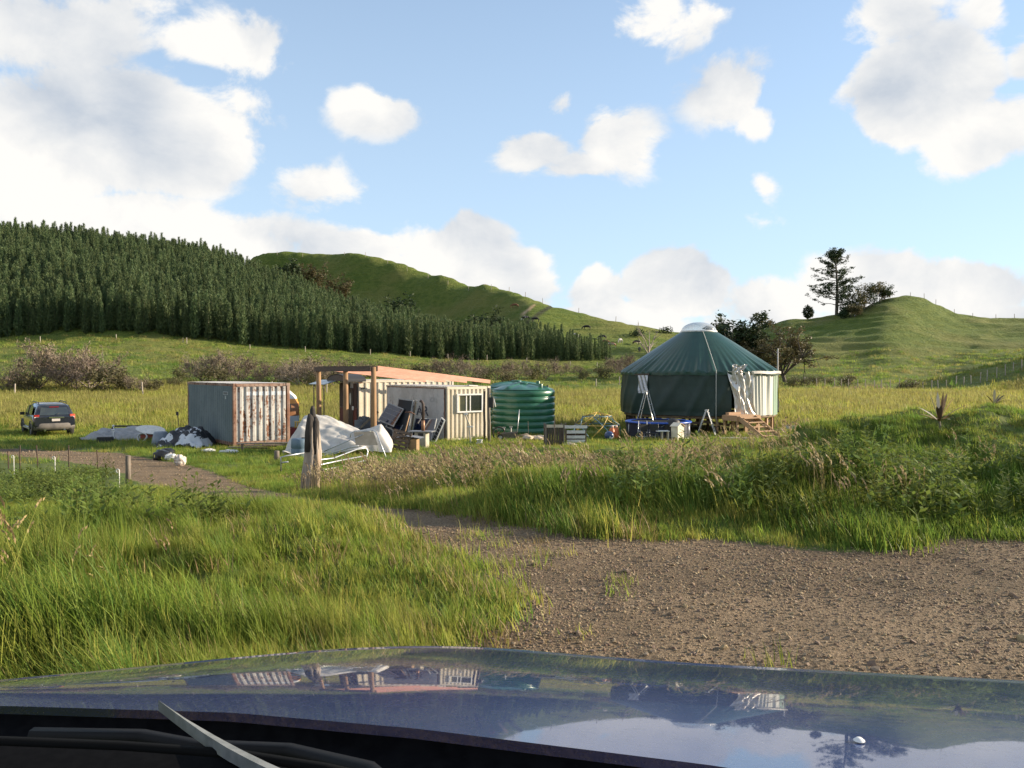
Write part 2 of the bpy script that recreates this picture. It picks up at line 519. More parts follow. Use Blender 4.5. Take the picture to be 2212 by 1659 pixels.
def build_ground():
    th_f = np.linspace(R(-43), R(43), 560)
    th = np.concatenate([np.linspace(R(-180), R(-43), 40, endpoint=False), th_f, np.linspace(R(43), R(180), 41)[1:]])
    r = np.concatenate([np.geomspace(.5, 4, 14, endpoint=False), np.geomspace(4, 45, 170, endpoint=False), np.geomspace(45, 110, 70, endpoint=False),
                        np.geomspace(110, 540, 230, endpoint=False), np.geomspace(540, 2500, 22)])
    T, Q = np.meshgrid(th, r, indexing='ij')
    X = Q * np.sin(T); Y = Q * np.cos(T)
    Z = ground_z(X, Y)
    nt, nr = X.shape
    V = np.stack([X, Y, Z], -1).reshape(-1, 3)
    i, j = np.meshgrid(np.arange(nt - 1), np.arange(nr - 1), indexing='ij')
    a = (i * nr + j).ravel(); b = (i * nr + j + 1).ravel(); c = ((i + 1) * nr + j + 1).ravel(); d = ((i + 1) * nr + j).ravel()
    F = np.stack([a, b, c, d], -1)
    me = bpy.data.meshes.new('ground')
    me.vertices.add(len(V)); me.vertices.foreach_set('co', V.ravel())
    me.loops.add(F.size); me.loops.foreach_set('vertex_index', F.ravel())
    me.polygons.add(len(F)); me.polygons.foreach_set('loop_start', np.arange(0, F.size, 4)); me.polygons.foreach_set('loop_total', np.full(len(F), 4))
    me.polygons.foreach_set('use_smooth', np.ones(len(F), bool))
    me.update(calc_edges=True); me.validate()
    def attr(name, arr):
        at_ = me.attributes.new(name, 'FLOAT', 'POINT'); at_.data.foreach_set('value', np.ascontiguousarray(arr.ravel(), dtype=np.float32))
    attr('gravel', road_mask(X, Y))
    # what grows where: 0 lush pasture, 1 dry seeding field grass, and bare earth of slips and tracks
    dry = np.clip((Y - 40) / 12, 0, 1) * np.clip((125 - Y) / 25, 0, 1)
    attr('dry', dry)
    A = X / np.maximum(Y, 1) * FU + 1106
    reeds = np.clip(1 - np.abs((Y - 137) / 9), 0, 1) * np.clip((A - 1690) / 40, 0, 1) * np.clip((1925 - A) / 40, 0, 1)
    attr('reeds', np.clip(reeds * 2.2, 0, 1))
    YU = 800 + (EYE - Z) / np.maximum(Y, 1) * FU
    def band(x0, y0, x1, y1, w):
        t_ = np.clip(((A - x0) * (x1 - x0) + (YU - y0) * (y1 - y0)) / ((x1 - x0) ** 2 + (y1 - y0) ** 2), 0, 1)
        d_ = np.hypot(A - x0 - t_ * (x1 - x0), (YU - y0 - t_ * (y1 - y0)) * 1.6)
        return np.clip(1.6 - d_ / w, 0, 1) * (Y > 240)
    attr('slip', np.maximum(band(1128, 680, 1153, 660, 3.4), .7 * band(1043, 612, 1052, 615, 2)))
    attr('track', np.maximum(band(1142, 696, 1168, 675, 6), band(1168, 675, 1192, 661, 5)))
    o = bpy.data.objects.new('ground', me); COL.objects.link(o)
    tag(o, 'green pasture, gravel drive and grassy hills', None, kind='structure')
    mt = bpy.data.materials.new('ground'); mt.use_nodes = True
    t = NT(mt.node_tree); bs = t.n['Principled BSDF']
    geo = t.new('ShaderNodeNewGeometry').outputs['Position']
    def A_(n): return t.new('ShaderNodeAttribute', attribute_name=n).outputs['Fac']
    n_big = t.noise(geo, .035, 4, .6); n_mid = t.noise(geo, .28, 4, .65); n_fine = t.noise(geo, 2.2, 4, .65)
    lush = t.mix(t.ramp(n_mid, .35, .65), (.105, .150, .026), (.155, .195, .038))
    lush = t.mix(t.ramp(n_big, .42, .68), lush, (.20, .205, .055))
    lush = t.mix(t.m('MULTIPLY', t.ramp(n_fine, .5, .72), .5), lush, (.05, .085, .016))
    dryc = t.mix(t.ramp(n_mid, .35, .68), (.20, .20, .055), (.27, .235, .085))
    dryc = t.mix(t.m('MULTIPLY', t.ramp(n_fine, .45, .7), .6), dryc, (.13, .15, .035))
    g = t.mix(A_('dry'), lush, dryc)
    g = t.mix(A_('reeds'), g, (.26, .17, .085))
    g = t.mix(t.m('MULTIPLY', A_('track'), .8), g, (.045, .042, .032))
    g = t.mix(A_('slip'), g, (.52, .38, .21))
    # gravel
    gv = t.noise(geo, 34, 4, .7); gv2 = t.noise(geo, 90, 2, .6); gb = t.noise(geo, .9, 3, .6)
    grav = t.mix(t.ramp(gv, .35, .68), (.120, .086, .053), (.28, .208, .135))
    grav = t.mix(t.ramp(gv2, .55, .75), grav, (.33, .24, .145))
    ruts = t.noise(t.v('MULTIPLY', geo, (.22, 1.5, 1)), 1.0, 3, .55)
    grav = t.mix(t.m('MULTIPLY', t.ramp(ruts, .42, .62), .45), grav, (.085, .062, .038))
    grav = t.mix(t.m('MULTIPLY', t.ramp(gb, .5, .75), .5), grav, (.14, .096, .055))
    ga = t.ramp(t.m('ADD', A_('gravel'), t.m('MULTIPLY', t.m('SUBTRACT', t.noise(geo, 3.2, 4, .7), .5), .9)), .42, .62)
    soil = t.mix(t.ramp(n_fine, .4, .65), (.075, .10, .026), (.11, .135, .035))
    sep = t.sep(geo)
    nearm = t.ramp(sep[1], 30, 46, 1.0, 0.0)
    g = t.mix(nearm, g, soil)
    col = t.mix(ga, g, grav)
    t.put(bs.inputs['Base Color'], col)
    bs.inputs['Roughness'].default_value = .9
    bs.inputs['Specular IOR Level'].default_value = .15
    # fine relief: gravel grain near, tussocks far
    bn = t.new('ShaderNodeBump'); bn.inputs['Strength'].default_value = .9; bn.inputs['Distance'].default_value = .03
    t.put(bn.inputs['Height'], t.m('MULTIPLY', t.m('ADD', gv, t.m('MULTIPLY', gv2, .5)), ga))
    tus = t.noise(t.v('MULTIPLY', geo, (1, 1, 3.0)), .55, 5, .7)
    terr = t.noise(t.v('MULTIPLY', geo, (.035, .035, .9)), 1.0, 3, .6)
    b2 = t.new('ShaderNodeBump'); b2.inputs['Strength'].default_value = 1.0; b2.inputs['Distance'].default_value = 2.0
    t.put(b2.inputs['Height'], t.m('MULTIPLY', t.m('ADD', tus, t.m('MULTIPLY', terr, .9)), t.ramp(sep[1], 40, 130)))
    t.l.new(bn.outputs[0], b2.inputs['Normal']); t.l.new(b2.outputs[0], bs.inputs['Normal'])
    me.materials.append(mt)
    return o
build_ground()
# ------------------------------------------------------------------ the car the picture is taken from: bonnet, scuttle, wiper
def build_own_car():
    paint = bpy.data.materials.new('navy_car_paint'); paint.use_nodes = True
    t = NT(paint.node_tree); b = t.n['Principled BSDF']
    geo = t.new('ShaderNodeNewGeometry').outputs['Position']
    b.inputs['Base Color'].default_value = (.014, .024, .105, 1)
    b.inputs['Metallic'].default_value = .25
    dust = t.ramp(t.noise(geo, 60, 5, .7), .5, .8)
    t.put(b.inputs['Roughness'], t.m('ADD', .25, t.m('MULTIPLY', dust, .2)))
    b.inputs['Coat Weight'].default_value = 1.0
    b.inputs['Coat IOR'].default_value = 1.62
    t.put(b.inputs['Coat Roughness'], t.m('ADD', .02, t.m('MULTIPLY', dust, .08)))
    specks = t.ramp(t.noise(geo, 170, 2, .5), .72, .78)
    t.put(b.inputs['Base Color'], t.mix(specks, t.mix(t.m('MULTIPLY', dust, .35), (.004, .022, .135), (.09, .09, .10)), (.25, .24, .24)))
    plast = mk('scuttle_plastic', (.004, .004, .005), (.007, .007, .008), scale=30, rough=.9, spec=.03, c3=(.016, .016, .017), s3=90, lo3=.68, hi3=.74)
    M_DROP = mk('chalky_white_spot', (.7, .7, .68), rough=.8)
    rub = mk('black_rubber', (.003, .003, .003), rough=.8, spec=.1)
    root = thing('car', 'dark blue car bonnet with wiper seen over the dashboard', 'car', (0, .9, 1.65))
    org = Vector((0, .9, 1.65))
    xs = np.linspace(-420, 2640, 62)
    yf = np.interp(xs, [-420, -200, 0, 200, 500, 700, 850, 950, 1080, 1200, 1500, 1850, 2212, 2640], [1520, 1497, 1475, 1457, 1427, 1409, 1402, 1401, 1406, 1417, 1440, 1459, 1478, 1502])
    k = np.array([1, 3, 4, 3, 1.]); k /= k.sum()
    yf = np.convolve(np.pad(yf, 2, mode='edge'), k, 'valid')
    yc = np.interp(xs, [-420, 0, 500, 900, 1530, 2212, 2640], [1531, 1530, 1545, 1580, 1659, 1762, 1830])
    df = .65
    Yf = FU * df / (yf - 800); Xf = (xs - 1106) / FU * Yf
    SL = np.interp(xs, [-420, 0, 400, 900, 2640], [.262, .245, .226, .216, .212])
    dc = (df - SL * Yf) / (1 - SL * FU / (yc - 800))
    Yc = FU * dc / (yc - 800); Xc = (xs - 1106) / FU * Yc
    rows = []
    NV = 26
    for i in range(NV):
        tt = i / (NV - 1)
        bul = .010 * math.sin(PI * tt)
        rows.append(np.stack([Xc + (Xf - Xc) * tt, Yc + (Yf - Yc) * tt, EYE - (dc + (df - dc) * tt) + bul], -1))
    tx = np.gradient(Xf); ty = np.gradient(Yf); L = np.hypot(tx, ty)
    nx, ny = -ty / L, tx / L
    for a in np.linspace(12, 90, 9):
        rr = .055
        s_, c_ = math.sin(R(a)), math.cos(R(a))
        rows.append(np.stack([Xf + nx * rr * s_, Yf + ny * rr * s_, np.full_like(Xf, EYE - df) - rr * .9 * (1 - c_)], -1))
    last = rows[-1]
    for dzv, o_ in ((.10, .02), (.30, .03), (.55, .0)):
        rows.append(np.stack([last[:, 0] + nx * o_, last[:, 1] + ny * o_, last[:, 2] - dzv], -1))
    P = np.array(rows) - np.array(org)
    MB().grid(P).build('bonnet', paint, root)
    # scuttle panel: from the bonnet's rear edge down and back to the screen base
    rows = []
    for f, dzv in ((0, -.012), (.0, -.03), (.10, -.034), (.25, -.03), (.5, -.045), (.62, -.075), (.8, -.09), (1, -.10)):
        rows.append(np.stack([Xc * (1 - f * .12), Yc - f * .34 - (.004 if f == 0 else 0), EYE - dc + dzv], -1))
    MB().grid(np.array(rows) - np.array(org)).build('scuttle_panel', plast, root)
    # rubber seal and dashboard lip nearest the eye
    def q(x, y, d):
        Y = FU * d / (y - 800)
        return Vector(((x - 1106) / FU * Y, Y, EYE - d)) - org
    seal = [q(x, y, .46) for x, y in ((-420, 1600), (0, 1612), (250, 1622), (500, 1640), (700, 1672), (950, 1730))]
    MB().tube(seal, .008, 6).build('screen_seal', rub, root)
    lip = []
    for x, y in ((-420, 1606), (0, 1618), (250, 1628), (500, 1646), (700, 1680), (950, 1740), (1300, 1830)):
        a = q(x, y, .455)
        lip.append([a, a + Vector((0, -.12, .004)), a + Vector((0, -.5, -.05))])
    MB().grid(np.array(lip)).build('dashboard', mk('dashboard_vinyl', (.0025, .0025, .003), (.004, .004, .0045), scale=80, rough=.9, spec=.05), root)
    # wiper: a pale worn blade crossing the scuttle and a dark arm behind it
    a, m, e = q(340, 1524, .44), q(470, 1600, .43), q(640, 1700, .42)
    blade = MB()
    pts = [q(338 + 270 * f_, 1522 + 158 * f_ + 10 * math.sin(PI * f_), .46 - .03 * f_) for f_ in (0, .2, .4, .6, .8, 1)]
    wid = [.001, .004, .007, .009, .010, .011]
    vs = []
    for p, w in zip(pts, wid):
        vs += [p + Vector((-w, 0, .003)), p + Vector((w, 0, .0)), p + Vector((w, 0, -.012)), p + Vector((-w, 0, -.012))]
    fs = [[i * 4 + k_, i * 4 + (k_ + 1) % 4, i * 4 + 4 + (k_ + 1) % 4, i * 4 + 4 + k_] for i in range(len(pts) - 1) for k_ in range(4)]
    wb = blade.add(vs, fs).build('wiper_blade', mk('worn_wiper_grey', (.20, .21, .21), (.14, .15, .15), scale=40, rough=.45), root)
    dp = MB().lathe([(0, .004), (.004, .0035), (.007, .001), (.008, 0)], 10).build('bird_dropping', M_DROP, root); dp.location = q(1862, 1612, .52) + Vector((0, 0, .004))
    arm = [q(60, 1566, .50), q(300, 1570, .50), q(420, 1592, .495), q(620, 1600, .49), q(800, 1640, .47), q(860, 1690, .45)]
    MB().tube([p - Vector((0, 0, .02)) for p in arm], .012, 6).build('wiper_arm', mk('satin_black_metal', (.004, .004, .005), rough=.6, spec=.2), root)
build_own_car()
# ------------------------------------------------------------------ shared materials
def rust_paint(name, c1, c2, rust=(.13, .055, .025), lo=.55, hi=.66, streak=True):
    """weathered container paint with rust coming through in streaks"""
    if name in MATS: return MATS[name]
    mt = bpy.data.materials.new(name); mt.use_nodes = True
    t = NT(mt.node_tree); b = t.n['Principled BSDF']
    co = t.new('ShaderNodeTexCoord').outputs['Object']
    st = t.v('MULTIPLY', co, (5, 5, .7 if streak else 4))
    n = t.noise(st, 1.3, 6, .68); n2 = t.noise(co, 9, 5, .7); n3 = t.noise(co, 1.1, 3, .5)
    col = t.mix(t.ramp(n3, .35, .65), c1, c2)
    col = t.mix(t.m('MULTIPLY', t.ramp(n2, .45, .7), .35), col, tuple(q * .55 for q in c1))
    m = t.m('ADD', t.m('MULTIPLY', n, .6), t.m('MULTIPLY', n2, .4))
    f = t.ramp(m, lo, hi)
    rc = t.mix(t.ramp(t.noise(co, 14, 4, .6), .4, .6), rust, tuple(q * .45 for q in rust))
    col = t.mix(f, col, rc)
    t.put(b.inputs['Base Color'], col)
    t.put(b.inputs['Roughness'], t.m('ADD', .55, t.m('MULTIPLY', f, .35)))
    MATS[name] = mt
    return mt

M_STEEL_BLUE = rust_paint('weathered_blue_grey_steel', (.115, .150, .165), (.150, .185, .195), lo=.66, hi=.74)
M_WHITE_RUST = rust_paint('white_paint_over_rust', (.50, .47, .43), (.36, .35, .33), rust=(.20, .075, .03), lo=.50, hi=.57)
M_RUST = rust_paint('rusty_steel', (.20, .085, .045), (.30, .20, .15), rust=(.10, .04, .022), lo=.48, hi=.60)
M_CREAM = rust_paint('cream_container_paint', (.60, .52, .38), (.66, .58, .45), lo=.66, hi=.76)
M_GREYSIDE = rust_paint('faded_grey_container_paint', (.54, .515, .49), (.42, .40, .375), rust=(.20, .10, .07), lo=.57, hi=.68)
M_ROOFW = rust_paint('chalky_container_roof', (.55, .52, .48), (.45, .42, .39), lo=.60, hi=.72, streak=False)
M_DARK = mk('dark_gap', (.015, .014, .013), rough=.9)
M_POST = mk('round_treated_pine', (.34, .20, .095), (.24, .135, .065), scale=3, stretch=(6, 6, .6), rough=.75, c3=(.13, .075, .04), s3=5, lo3=.62, hi3=.72, bump=.3)
M_BEAM = mk('dark_stained_beam', (.10, .065, .045), (.065, .042, .03), scale=4, stretch=(1, 1, 6), rough=.8, c3=(.03, .02, .015), s3=6, lo3=.66, hi3=.7)
M_PINK = mk('pink_primed_timber', (.66, .30, .205), (.72, .37, .26), scale=3, stretch=(1, 1, 5), rough=.7, c3=(.33, .12, .07), s3=7, lo3=.70, hi3=.73)
M_TIMBER = mk('fresh_pine_timber', (.48, .30, .165), (.40, .24, .13), scale=5, stretch=(5, 1, 5), rough=.75, c3=(.22, .12, .06), s3=9, lo3=.66, hi3=.72)
M_GREYWOOD = mk('weathered_grey_timber', (.20, .165, .13), (.12, .098, .078), scale=5, stretch=(4, 4, .7), rough=.85, bump=.3)
M_DARKWOOD = mk('dark_old_timber', (.065, .048, .038), (.105, .08, .06), scale=6, stretch=(4, 4, 1), rough=.85)
M_ALU = mk('dull_aluminium', (.55, .56, .57), (.42, .43, .44), scale=14, rough=.42, metal=.8)
M_WHITE = mk('white_paint', (.72, .71, .68), (.62, .61, .58), scale=9, rough=.5)
M_GLASS = mk('dark_window_glass', (.02, .025, .025), rough=.04, spec=.9, coat=.6)
M_PANEL = mk('blue_black_solar_glass', (.010, .014, .035), (.014, .02, .05), scale=4, rough=.08, spec=.8, coat=.5)
M_FRAME = mk('grey_panel_frame', (.30, .31, .32), (.22, .23, .24), scale=12, rough=.45, metal=.5)
M_BLACK = mk('black_plastic', (.012, .012, .013), (.02, .02, .02), scale=20, rough=.5)
M_TYRE = mk('tyre_rubber', (.018, .018, .019), (.032, .03, .027), scale=20, rough=.85)
M_REDWOOD = mk('red_brown_boards', (.16, .035, .022), (.11, .03, .02), scale=4, stretch=(8, 8, .6), rough=.7)

def corr(L, z0, z1, pitch, flat_o, slope, depth, axis, off, sgn, ends=True):
    """a vertically corrugated steel sheet along a local axis; the outer flats stand proud by depth"""
    prof = []
    x = 0.0
    flat_i = pitch - flat_o - 2 * slope
    u = []
    n = max(1, int(round(L / pitch))); k = L / (n * pitch)
    for i in range(n):
        b0 = i * pitch
        u += [(b0, 0), (b0 + flat_i, 0), (b0 + flat_i + slope, 1), (b0 + flat_i + slope + flat_o, 1)]
    u.append((n * pitch, 0))
    rows = []
    for z in (z0, z1):
        r = []
        for (a, d) in u:
            w = off + sgn * (d * depth)
            r.append((a * k, w, z) if axis == 'x' else (w, a * k, z))
        rows.append(r)
    return MB().grid(np.array(rows), smooth=False)

def casting(c):
    return MB().box(c, (.178, .162, .118), ch=.012)

def container(name, label, loc, rz, side_mat, end_mat, rail_mat, roof_mat, L=6.06, W=2.44, H=2.59, end_pitch=.262, post_mat=None, extras=None, side_visible=True):
    """local x: 0..W across the end that faces -y; y: 0..L along the side that faces -x"""
    root = thing(name, label, 'container', loc, rz)
    post_mat = post_mat or rail_mat
    corr(L - .3, .16, H - .12, .24, .07, .05, .036, 'y', .03, -1).build('side_wall', side_mat, root).location = (.0, .15, 0)
    corr(L - .3, .16, H - .12, .28, .09, .06, .036, 'y', W - .03, 1).build('side_wall', side_mat, root).location = (.0, .15, 0)
    corr(W - .32, .18, H - .14, end_pitch, .095, .035, .05, 'x', .055, -1).build('end_wall', end_mat, root).location = (.16, 0, 0)
    corr(W - .32, .18, H - .14, end_pitch, .11, .04, .045, 'x', L - .055, 1).build('end_wall', end_mat, root).location = (.16, 0, 0)
    for x in (.07, W - .07):
        for y in (.06, L - .06):
            MB().box((x, y, H / 2), (.14, .12, H - .24), ch=.02).build('corner_post', post_mat, root)
            for z in (.06, H - .06):
                casting((x + (.012 if x < 1 else -.012), y + (.012 if y < 1 else -.012), z)).build('corner_casting', post_mat, root)
    for y in (.05, L - .05):
        MB().box((W / 2, y, .10), (W - .36, .09, .14)).build('end_rail', rail_mat, root)
        MB().box((W / 2, y, H - .075), (W - .36, .08, .12)).build('end_rail', rail_mat, root)
    for x in (.035, W - .035):
        MB().box((x, L / 2, .10), (.055, L - .34, .15)).build('side_rail', rail_mat, root)
        MB().box((x, L / 2, H - .07), (.05, L - .34, .09)).build('side_rail', rail_mat, root)
    # roof: shallow corrugations across, a few millimetres proud of the rails
    rows = []
    ys = np.linspace(.12, L - .12, 90)
    for x in np.linspace(.08, W - .08, 3):
        rows.append([(x, y, H - .012 + .012 * (1 if (int((y - .12) / .105) % 2) else 0) + .012 * math.sin(PI * x / W)) for y in ys])
    MB().grid(np.array(rows), smooth=False).build('roof', roof_mat, root)
    return root

PH1 = R(39)
C1 = at(503, 965, 32.0)
c1 = container('shipping_container', 'weathered blue-grey shipping container with rust-streaked white ribbed end', (C1.x, C1.y, C1.z), PH1, M_STEEL_BLUE, M_WHITE_RUST, M_RUST, M_ROOFW)
# stencilled plates: pale painted patch across the ribs of the end and a number patch on the side
def patch_on_end(root, x0, x1, z0, z1, pitch, W, mat, name):
    n = max(1, int(round((W - .32) / pitch))); k = (W - .32) / (n * pitch)
    mb = MB()
    for i in range(n):
        b0 = .16 + (i * pitch + pitch - .095 - .035) * k; b1 = b0 + .095 * k
        if b0 > x0 and b1 < x1:
            mb.add([(b0, .002, z0), (b1, .002, z0), (b1, .002, z1), (b0, .002, z1)], [[0, 1, 2, 3]])
        i0 = .16 + i * pitch * k; i1 = i0 + (pitch - .095 - .07) * k
        if i0 > x0 and i1 < x1:
            mb.add([(i0, .052, z0), (i1, .052, z0), (i1, .052, z1), (i0, .052, z1)], [[0, 1, 2, 3]])
    return mb.build(name, mat, root)
patch_on_end(c1, .55, 2.3, 2.08, 2.24, .262, 2.44, mk('pale_number_paint', (.62, .64, .66), (.5, .52, .55), scale=12, rough=.6), 'number_patch')
mb = MB()
for (y0, y1, z0, z1) in ((.55, 1.15, 2.10, 2.24), (.78, .92, 1.93, 2.06)):
    mb.add([(-.012, y0, z0), (-.012, y1, z0), (-.012, y1, z1), (-.012, y0, z1)], [[0, 1, 2, 3]])
pp = mb.build('number_plate', mk('faded_white_stencil', (.42, .45, .46), (.30, .33, .34), scale=18, rough=.6), c1)
mb = MB()
for i in range(5):
    y = 1.08 - i * .10
    mb.add([(-.016, y, 2.12), (-.016, y - .055, 2.12), (-.016, y - .055, 2.22), (-.016, y, 2.22)], [[0, 1, 2, 3]])
mb.build('stencil_digits', mk('black_stencil', (.02, .02, .02), rough=.7), pp)

PH2 = R(36.5)
C2 = at(966, 956, 36.2)
c2 = container('shipping_container', 'cream shipping container with sliding window in its ribbed end, under pink rafters', (C2.x, C2.y, C2.z), PH2, M_GREYSIDE, M_CREAM, M_CREAM, M_ROOFW, end_pitch=.235)
# this container's near side is a flat panelled wall: boards of faded sheet with rusty seams
for i in range(8):
    y0 = .2 + i * .705
    MB().box((-.045, y0 + .35, 1.30), (.018, .698, 2.36)).build('side_panel', M_GREYSIDE, c2)
MB().box((-.052, 3.0, 2.50), (.02, 5.7, .05)).build('rusty_seam', M_RUST, c2)
MB().box((-.052, .16, 1.30), (.02, .05, 2.4)).build('rusty_seam', M_RUST, c2)
def letters(txt, size, mat, root, loc, rot, name='lettering', squash=1.0):
    cu = bpy.data.curves.new('lettering', 'FONT'); cu.body = txt; cu.size = size; cu.extrude = .002; cu.offset = size * .022; cu.space_character = 1.12
    o = bpy.data.objects.new('lettering', cu); COL.objects.link(o)
    dg = bpy.context.evaluated_depsgraph_get()
    me = bpy.data.meshes.new_from_object(o.evaluated_get(dg))
    bpy.data.objects.remove(o); bpy.data.curves.remove(cu)
    me.materials.clear(); me.materials.append(mat)
    q = bpy.data.objects.new(name, me); COL.objects.link(q); q.parent = root
    q.location = loc; q.rotation_euler = rot; q.scale = (squash, 1, 1)
    return q
M_LET = mk('worn_navy_lettering', (.03, .035, .06), (.30, .29, .28), scale=9, lo=.52, hi=.66, rough=.7)
letters('STAR', .64, M_LET, c2, (-.062, 3.75, 1.17), (PI / 2, 0, -PI / 2), squash=1.32)
letters('ICR', .30, mk('worn_green_marks', (.40, .385, .365), (.10, .19, .13), scale=16, lo=.58, hi=.70, rough=.7), c2, (-.062, 1.5, 1.85), (PI / 2, 0, -PI / 2), 'faded_mark')
# sliding window in the end wall
win = MB()
wx0, wx1, wz0, wz1 = .50, 1.95, 1.36, 2.24
f = .07
for (a, b_) in (((wx0, wz0), (wx1, wz0 + f)), ((wx0, wz1 - f), (wx1, wz1)), ((wx0, wz0 + f), (wx0 + f, wz1 - f)), ((wx1 - f, wz0 + f), (wx1, wz1 - f))):
    win.box(((a[0] + b_[0]) / 2, -.04, (a[1] + b_[1]) / 2), (b_[0] - a[0], .09, b_[1] - a[1]))
wf = win.build('window', M_WHITE, c2)
sash = MB()
mid = (wx0 + wx1) / 2 + .02
for x in (mid, mid - .21):
    sash.box((x, -.045 if x == mid else -.03, (wz0 + wz1) / 2), (.05, .03, wz1 - wz0 - 2 * f))
sash.build('sash', M_WHITE, wf)
MB().box(((mid + wx1 - f) / 2, -.036, (wz0 + wz1) / 2), (wx1 - f - mid, .008, wz1 - wz0 - 2 * f)).build('pane', M_GLASS, wf)
MB().box(((mid + wx0 + f) / 2, -.016, (wz0 + wz1) / 2), (mid - wx0 - f, .008, wz1 - wz0 - 2 * f)).build('pane', mk('clear_reflecting_glass', (.05, .055, .045), (.09, .09, .05), scale=2, rough=.06, coat=.8, spec=.8), wf)
MB().box((wx0 + .13, -.028, (wz0 + wz1) / 2), (.10, .008, wz1 - wz0 - 2 * f - .01)).build('curtain', mk('cream_curtain', (.55, .50, .36), rough=.9), wf)

PH3 = R(36.5)
C3 = at(775, 927, 42.3)
M_CREAM3 = rust_paint('pale_cream_container_paint', (.62, .55, .42), (.68, .61, .49), lo=.68, hi=.78)
c3 = container('shipping_container', 'cream shipping container standing crosswise behind, its end walled with red-brown boards', (C3.x, C3.y, C3.z), PH3, M_GREYSIDE, M_CREAM3, M_CREAM3, M_ROOFW, L=2.44, W=6.06, end_pitch=.38, H=2.66, post_mat=M_CREAM3)
MB().box((.09, -.012, 2.58), (.20, .03, .20)).build('rusty_corner', M_RUST, c3)
MB().box((.24, -.02, 2.22), (.24, .02, .06)).build('black_label', M_BLACK, c3)
M_DKB = mk('dark_brown_boards', (.045, .02, .016), (.07, .03, .02), scale=5, stretch=(8, 8, .6), rough=.7)
tw = bpy.data.objects.new('timber_front', None); COL.objects.link(tw); tw.parent = c3
for i in range(11):
    y = .16 + i * .2
    door_here = 2 <= i <= 4
    if not door_here:
        MB().box((-.10, y, .62), (.03, .188, 1.0)).build('board', M_REDWOOD, tw)
        if i not in (6, 7):
            MB().box((-.10, y, 1.80), (.03, .188, 1.34)).build('board', M_DKB, tw)
dr = MB().box((-.12, .76, 1.17), (.045, .60, 2.1)).build('door', mk('dark_stained_door', (.05, .022, .018), (.035, .018, .015), scale=6, rough=.6), c3)
pn = MB().lathe([(.0, 0), (.11, 0)], 20).build('pane', mk('leadlight_glass', (.30, .32, .33), (.5, .52, .52), scale=20, rough=.2), dr)
pn.location = (-.15, .76, 1.62); pn.rotation_euler = (PI / 2, 0, -PI / 2); pn.scale = (1, 3.0, 1)
MB().box((-.16, .40, 1.12), (.03, .20, .20)).build('notice', M_WHITE, dr)
MB().box((-.11, 1.46, 1.75), (.02, .36, .62)).build('window', mk('pale_window_glass', (.38, .40, .40), rough=.15), c3)
ar = [(1.22 - math.cos(PI * k / 12) * 1.3, 2.62 + .36 * math.sin(PI * k / 12)) for k in range(13)]
rows = [[(x, y, z) for (y, z) in ar] for x in (-.75, .4)]
rows2 = [[(x, y, z - .05) for (y, z) in ar] for x in (-.75, .4)]
MB().grid(np.array(rows)).grid(np.array(rows2)).build('porch_roof', mk('dark_bitumen_roof', (.03, .032, .036), rough=.7), c3)
MB().grid(np.array([[(-.74, y, 2.60) for (y, z) in ar], [(-.74, y, z - .03) for (y, z) in ar]])).build('gable', M_DARKWOOD, c3)
for i in range(2):
    e = MB().box((0, 0, 0), (.85, 1.05, .03)).build('awning_panel', mk('blue_grey_polycarbonate', (.22, .27, .31), (.28, .33, .37), scale=5, rough=.25), c3)
    e.location = (-1.0, 1.9 + i * 1.1, 2.52); e.rotation_euler = (0, R(-16), 0)
    MB().box((-1.36, 1.5 + i * 1.4, 1.2), (.05, .05, 2.4)).build('awning_post', M_GREYWOOD, c3)

# ------------------------------------------------------------------ lean-to of round posts, dark beam and pink rafters
wv = Vector((math.cos(PH2), math.sin(PH2), 0)); lv = Vector((-math.sin(PH2), math.cos(PH2), 0))
P3 = at(807, 793, 34.9); P3.z = 0
LT = thing('lean_to_frame', 'unfinished lean-to frame of round posts, dark beam and pink rafters', 'pergola', (P3.x, P3.y, gz(P3.x, P3.y)), 0)
g0 = Vector(LT.location)
BL = 6.3
top = 3.48 - g0.z
for d in (0.0, 2.95, BL - .1):
    p = lv * d
    jit = random.uniform(-.02, .02)
    pts = [Vector((p.x + jit * k, p.y, z)) for k, z in ((0, -.3), (1, 1.0), (.3, 2.2), (0, top - (.02 if d == 0 else .22)))]
    MB().tube(pts, [.135, .13, .122, .115], 14).build('post', M_POST, LT)
MB().box(Vector((0, 0, top - .10)) + lv * (BL / 2) - wv * .0 + wv * .13, (.07, BL + .2, .24), Matrix.Rotation(PH2, 3, 'Z')).build('beam', M_BEAM, LT)
MB().box(Vector((0, 0, top - .12)) + lv * (BL / 2) - wv * .15, (.06, BL + .1, .22), Matrix.Rotation(PH2, 3, 'Z')).build('beam', M_BEAM, LT)
RL = 6.35
for i in range(4):
    d = .02 + i * (BL / 3.0)
    a = Vector((0, 0, top - .06)) + lv * d + wv * .17
    b_ = lv * d + wv * RL + Vector((0, 0, 2.74 - g0.z + (.0)))
    MB().bar(a, b_, .048, .175).build('rafter', M_PINK, LT)
# scrap of white board lying under the rafter end
bd = MB().box((0, 0, 0), (.5, .2, .05)).build('offcut_board', M_WHITE)
pp = C2 + wv * 1.5 - lv * -.15; bd.location = (pp.x, pp.y, C2.z + 2.62); bd.rotation_euler = (0, .05, PH2)
tag(bd, 'white offcut board lying on the container roof under the rafter ends', 'board')

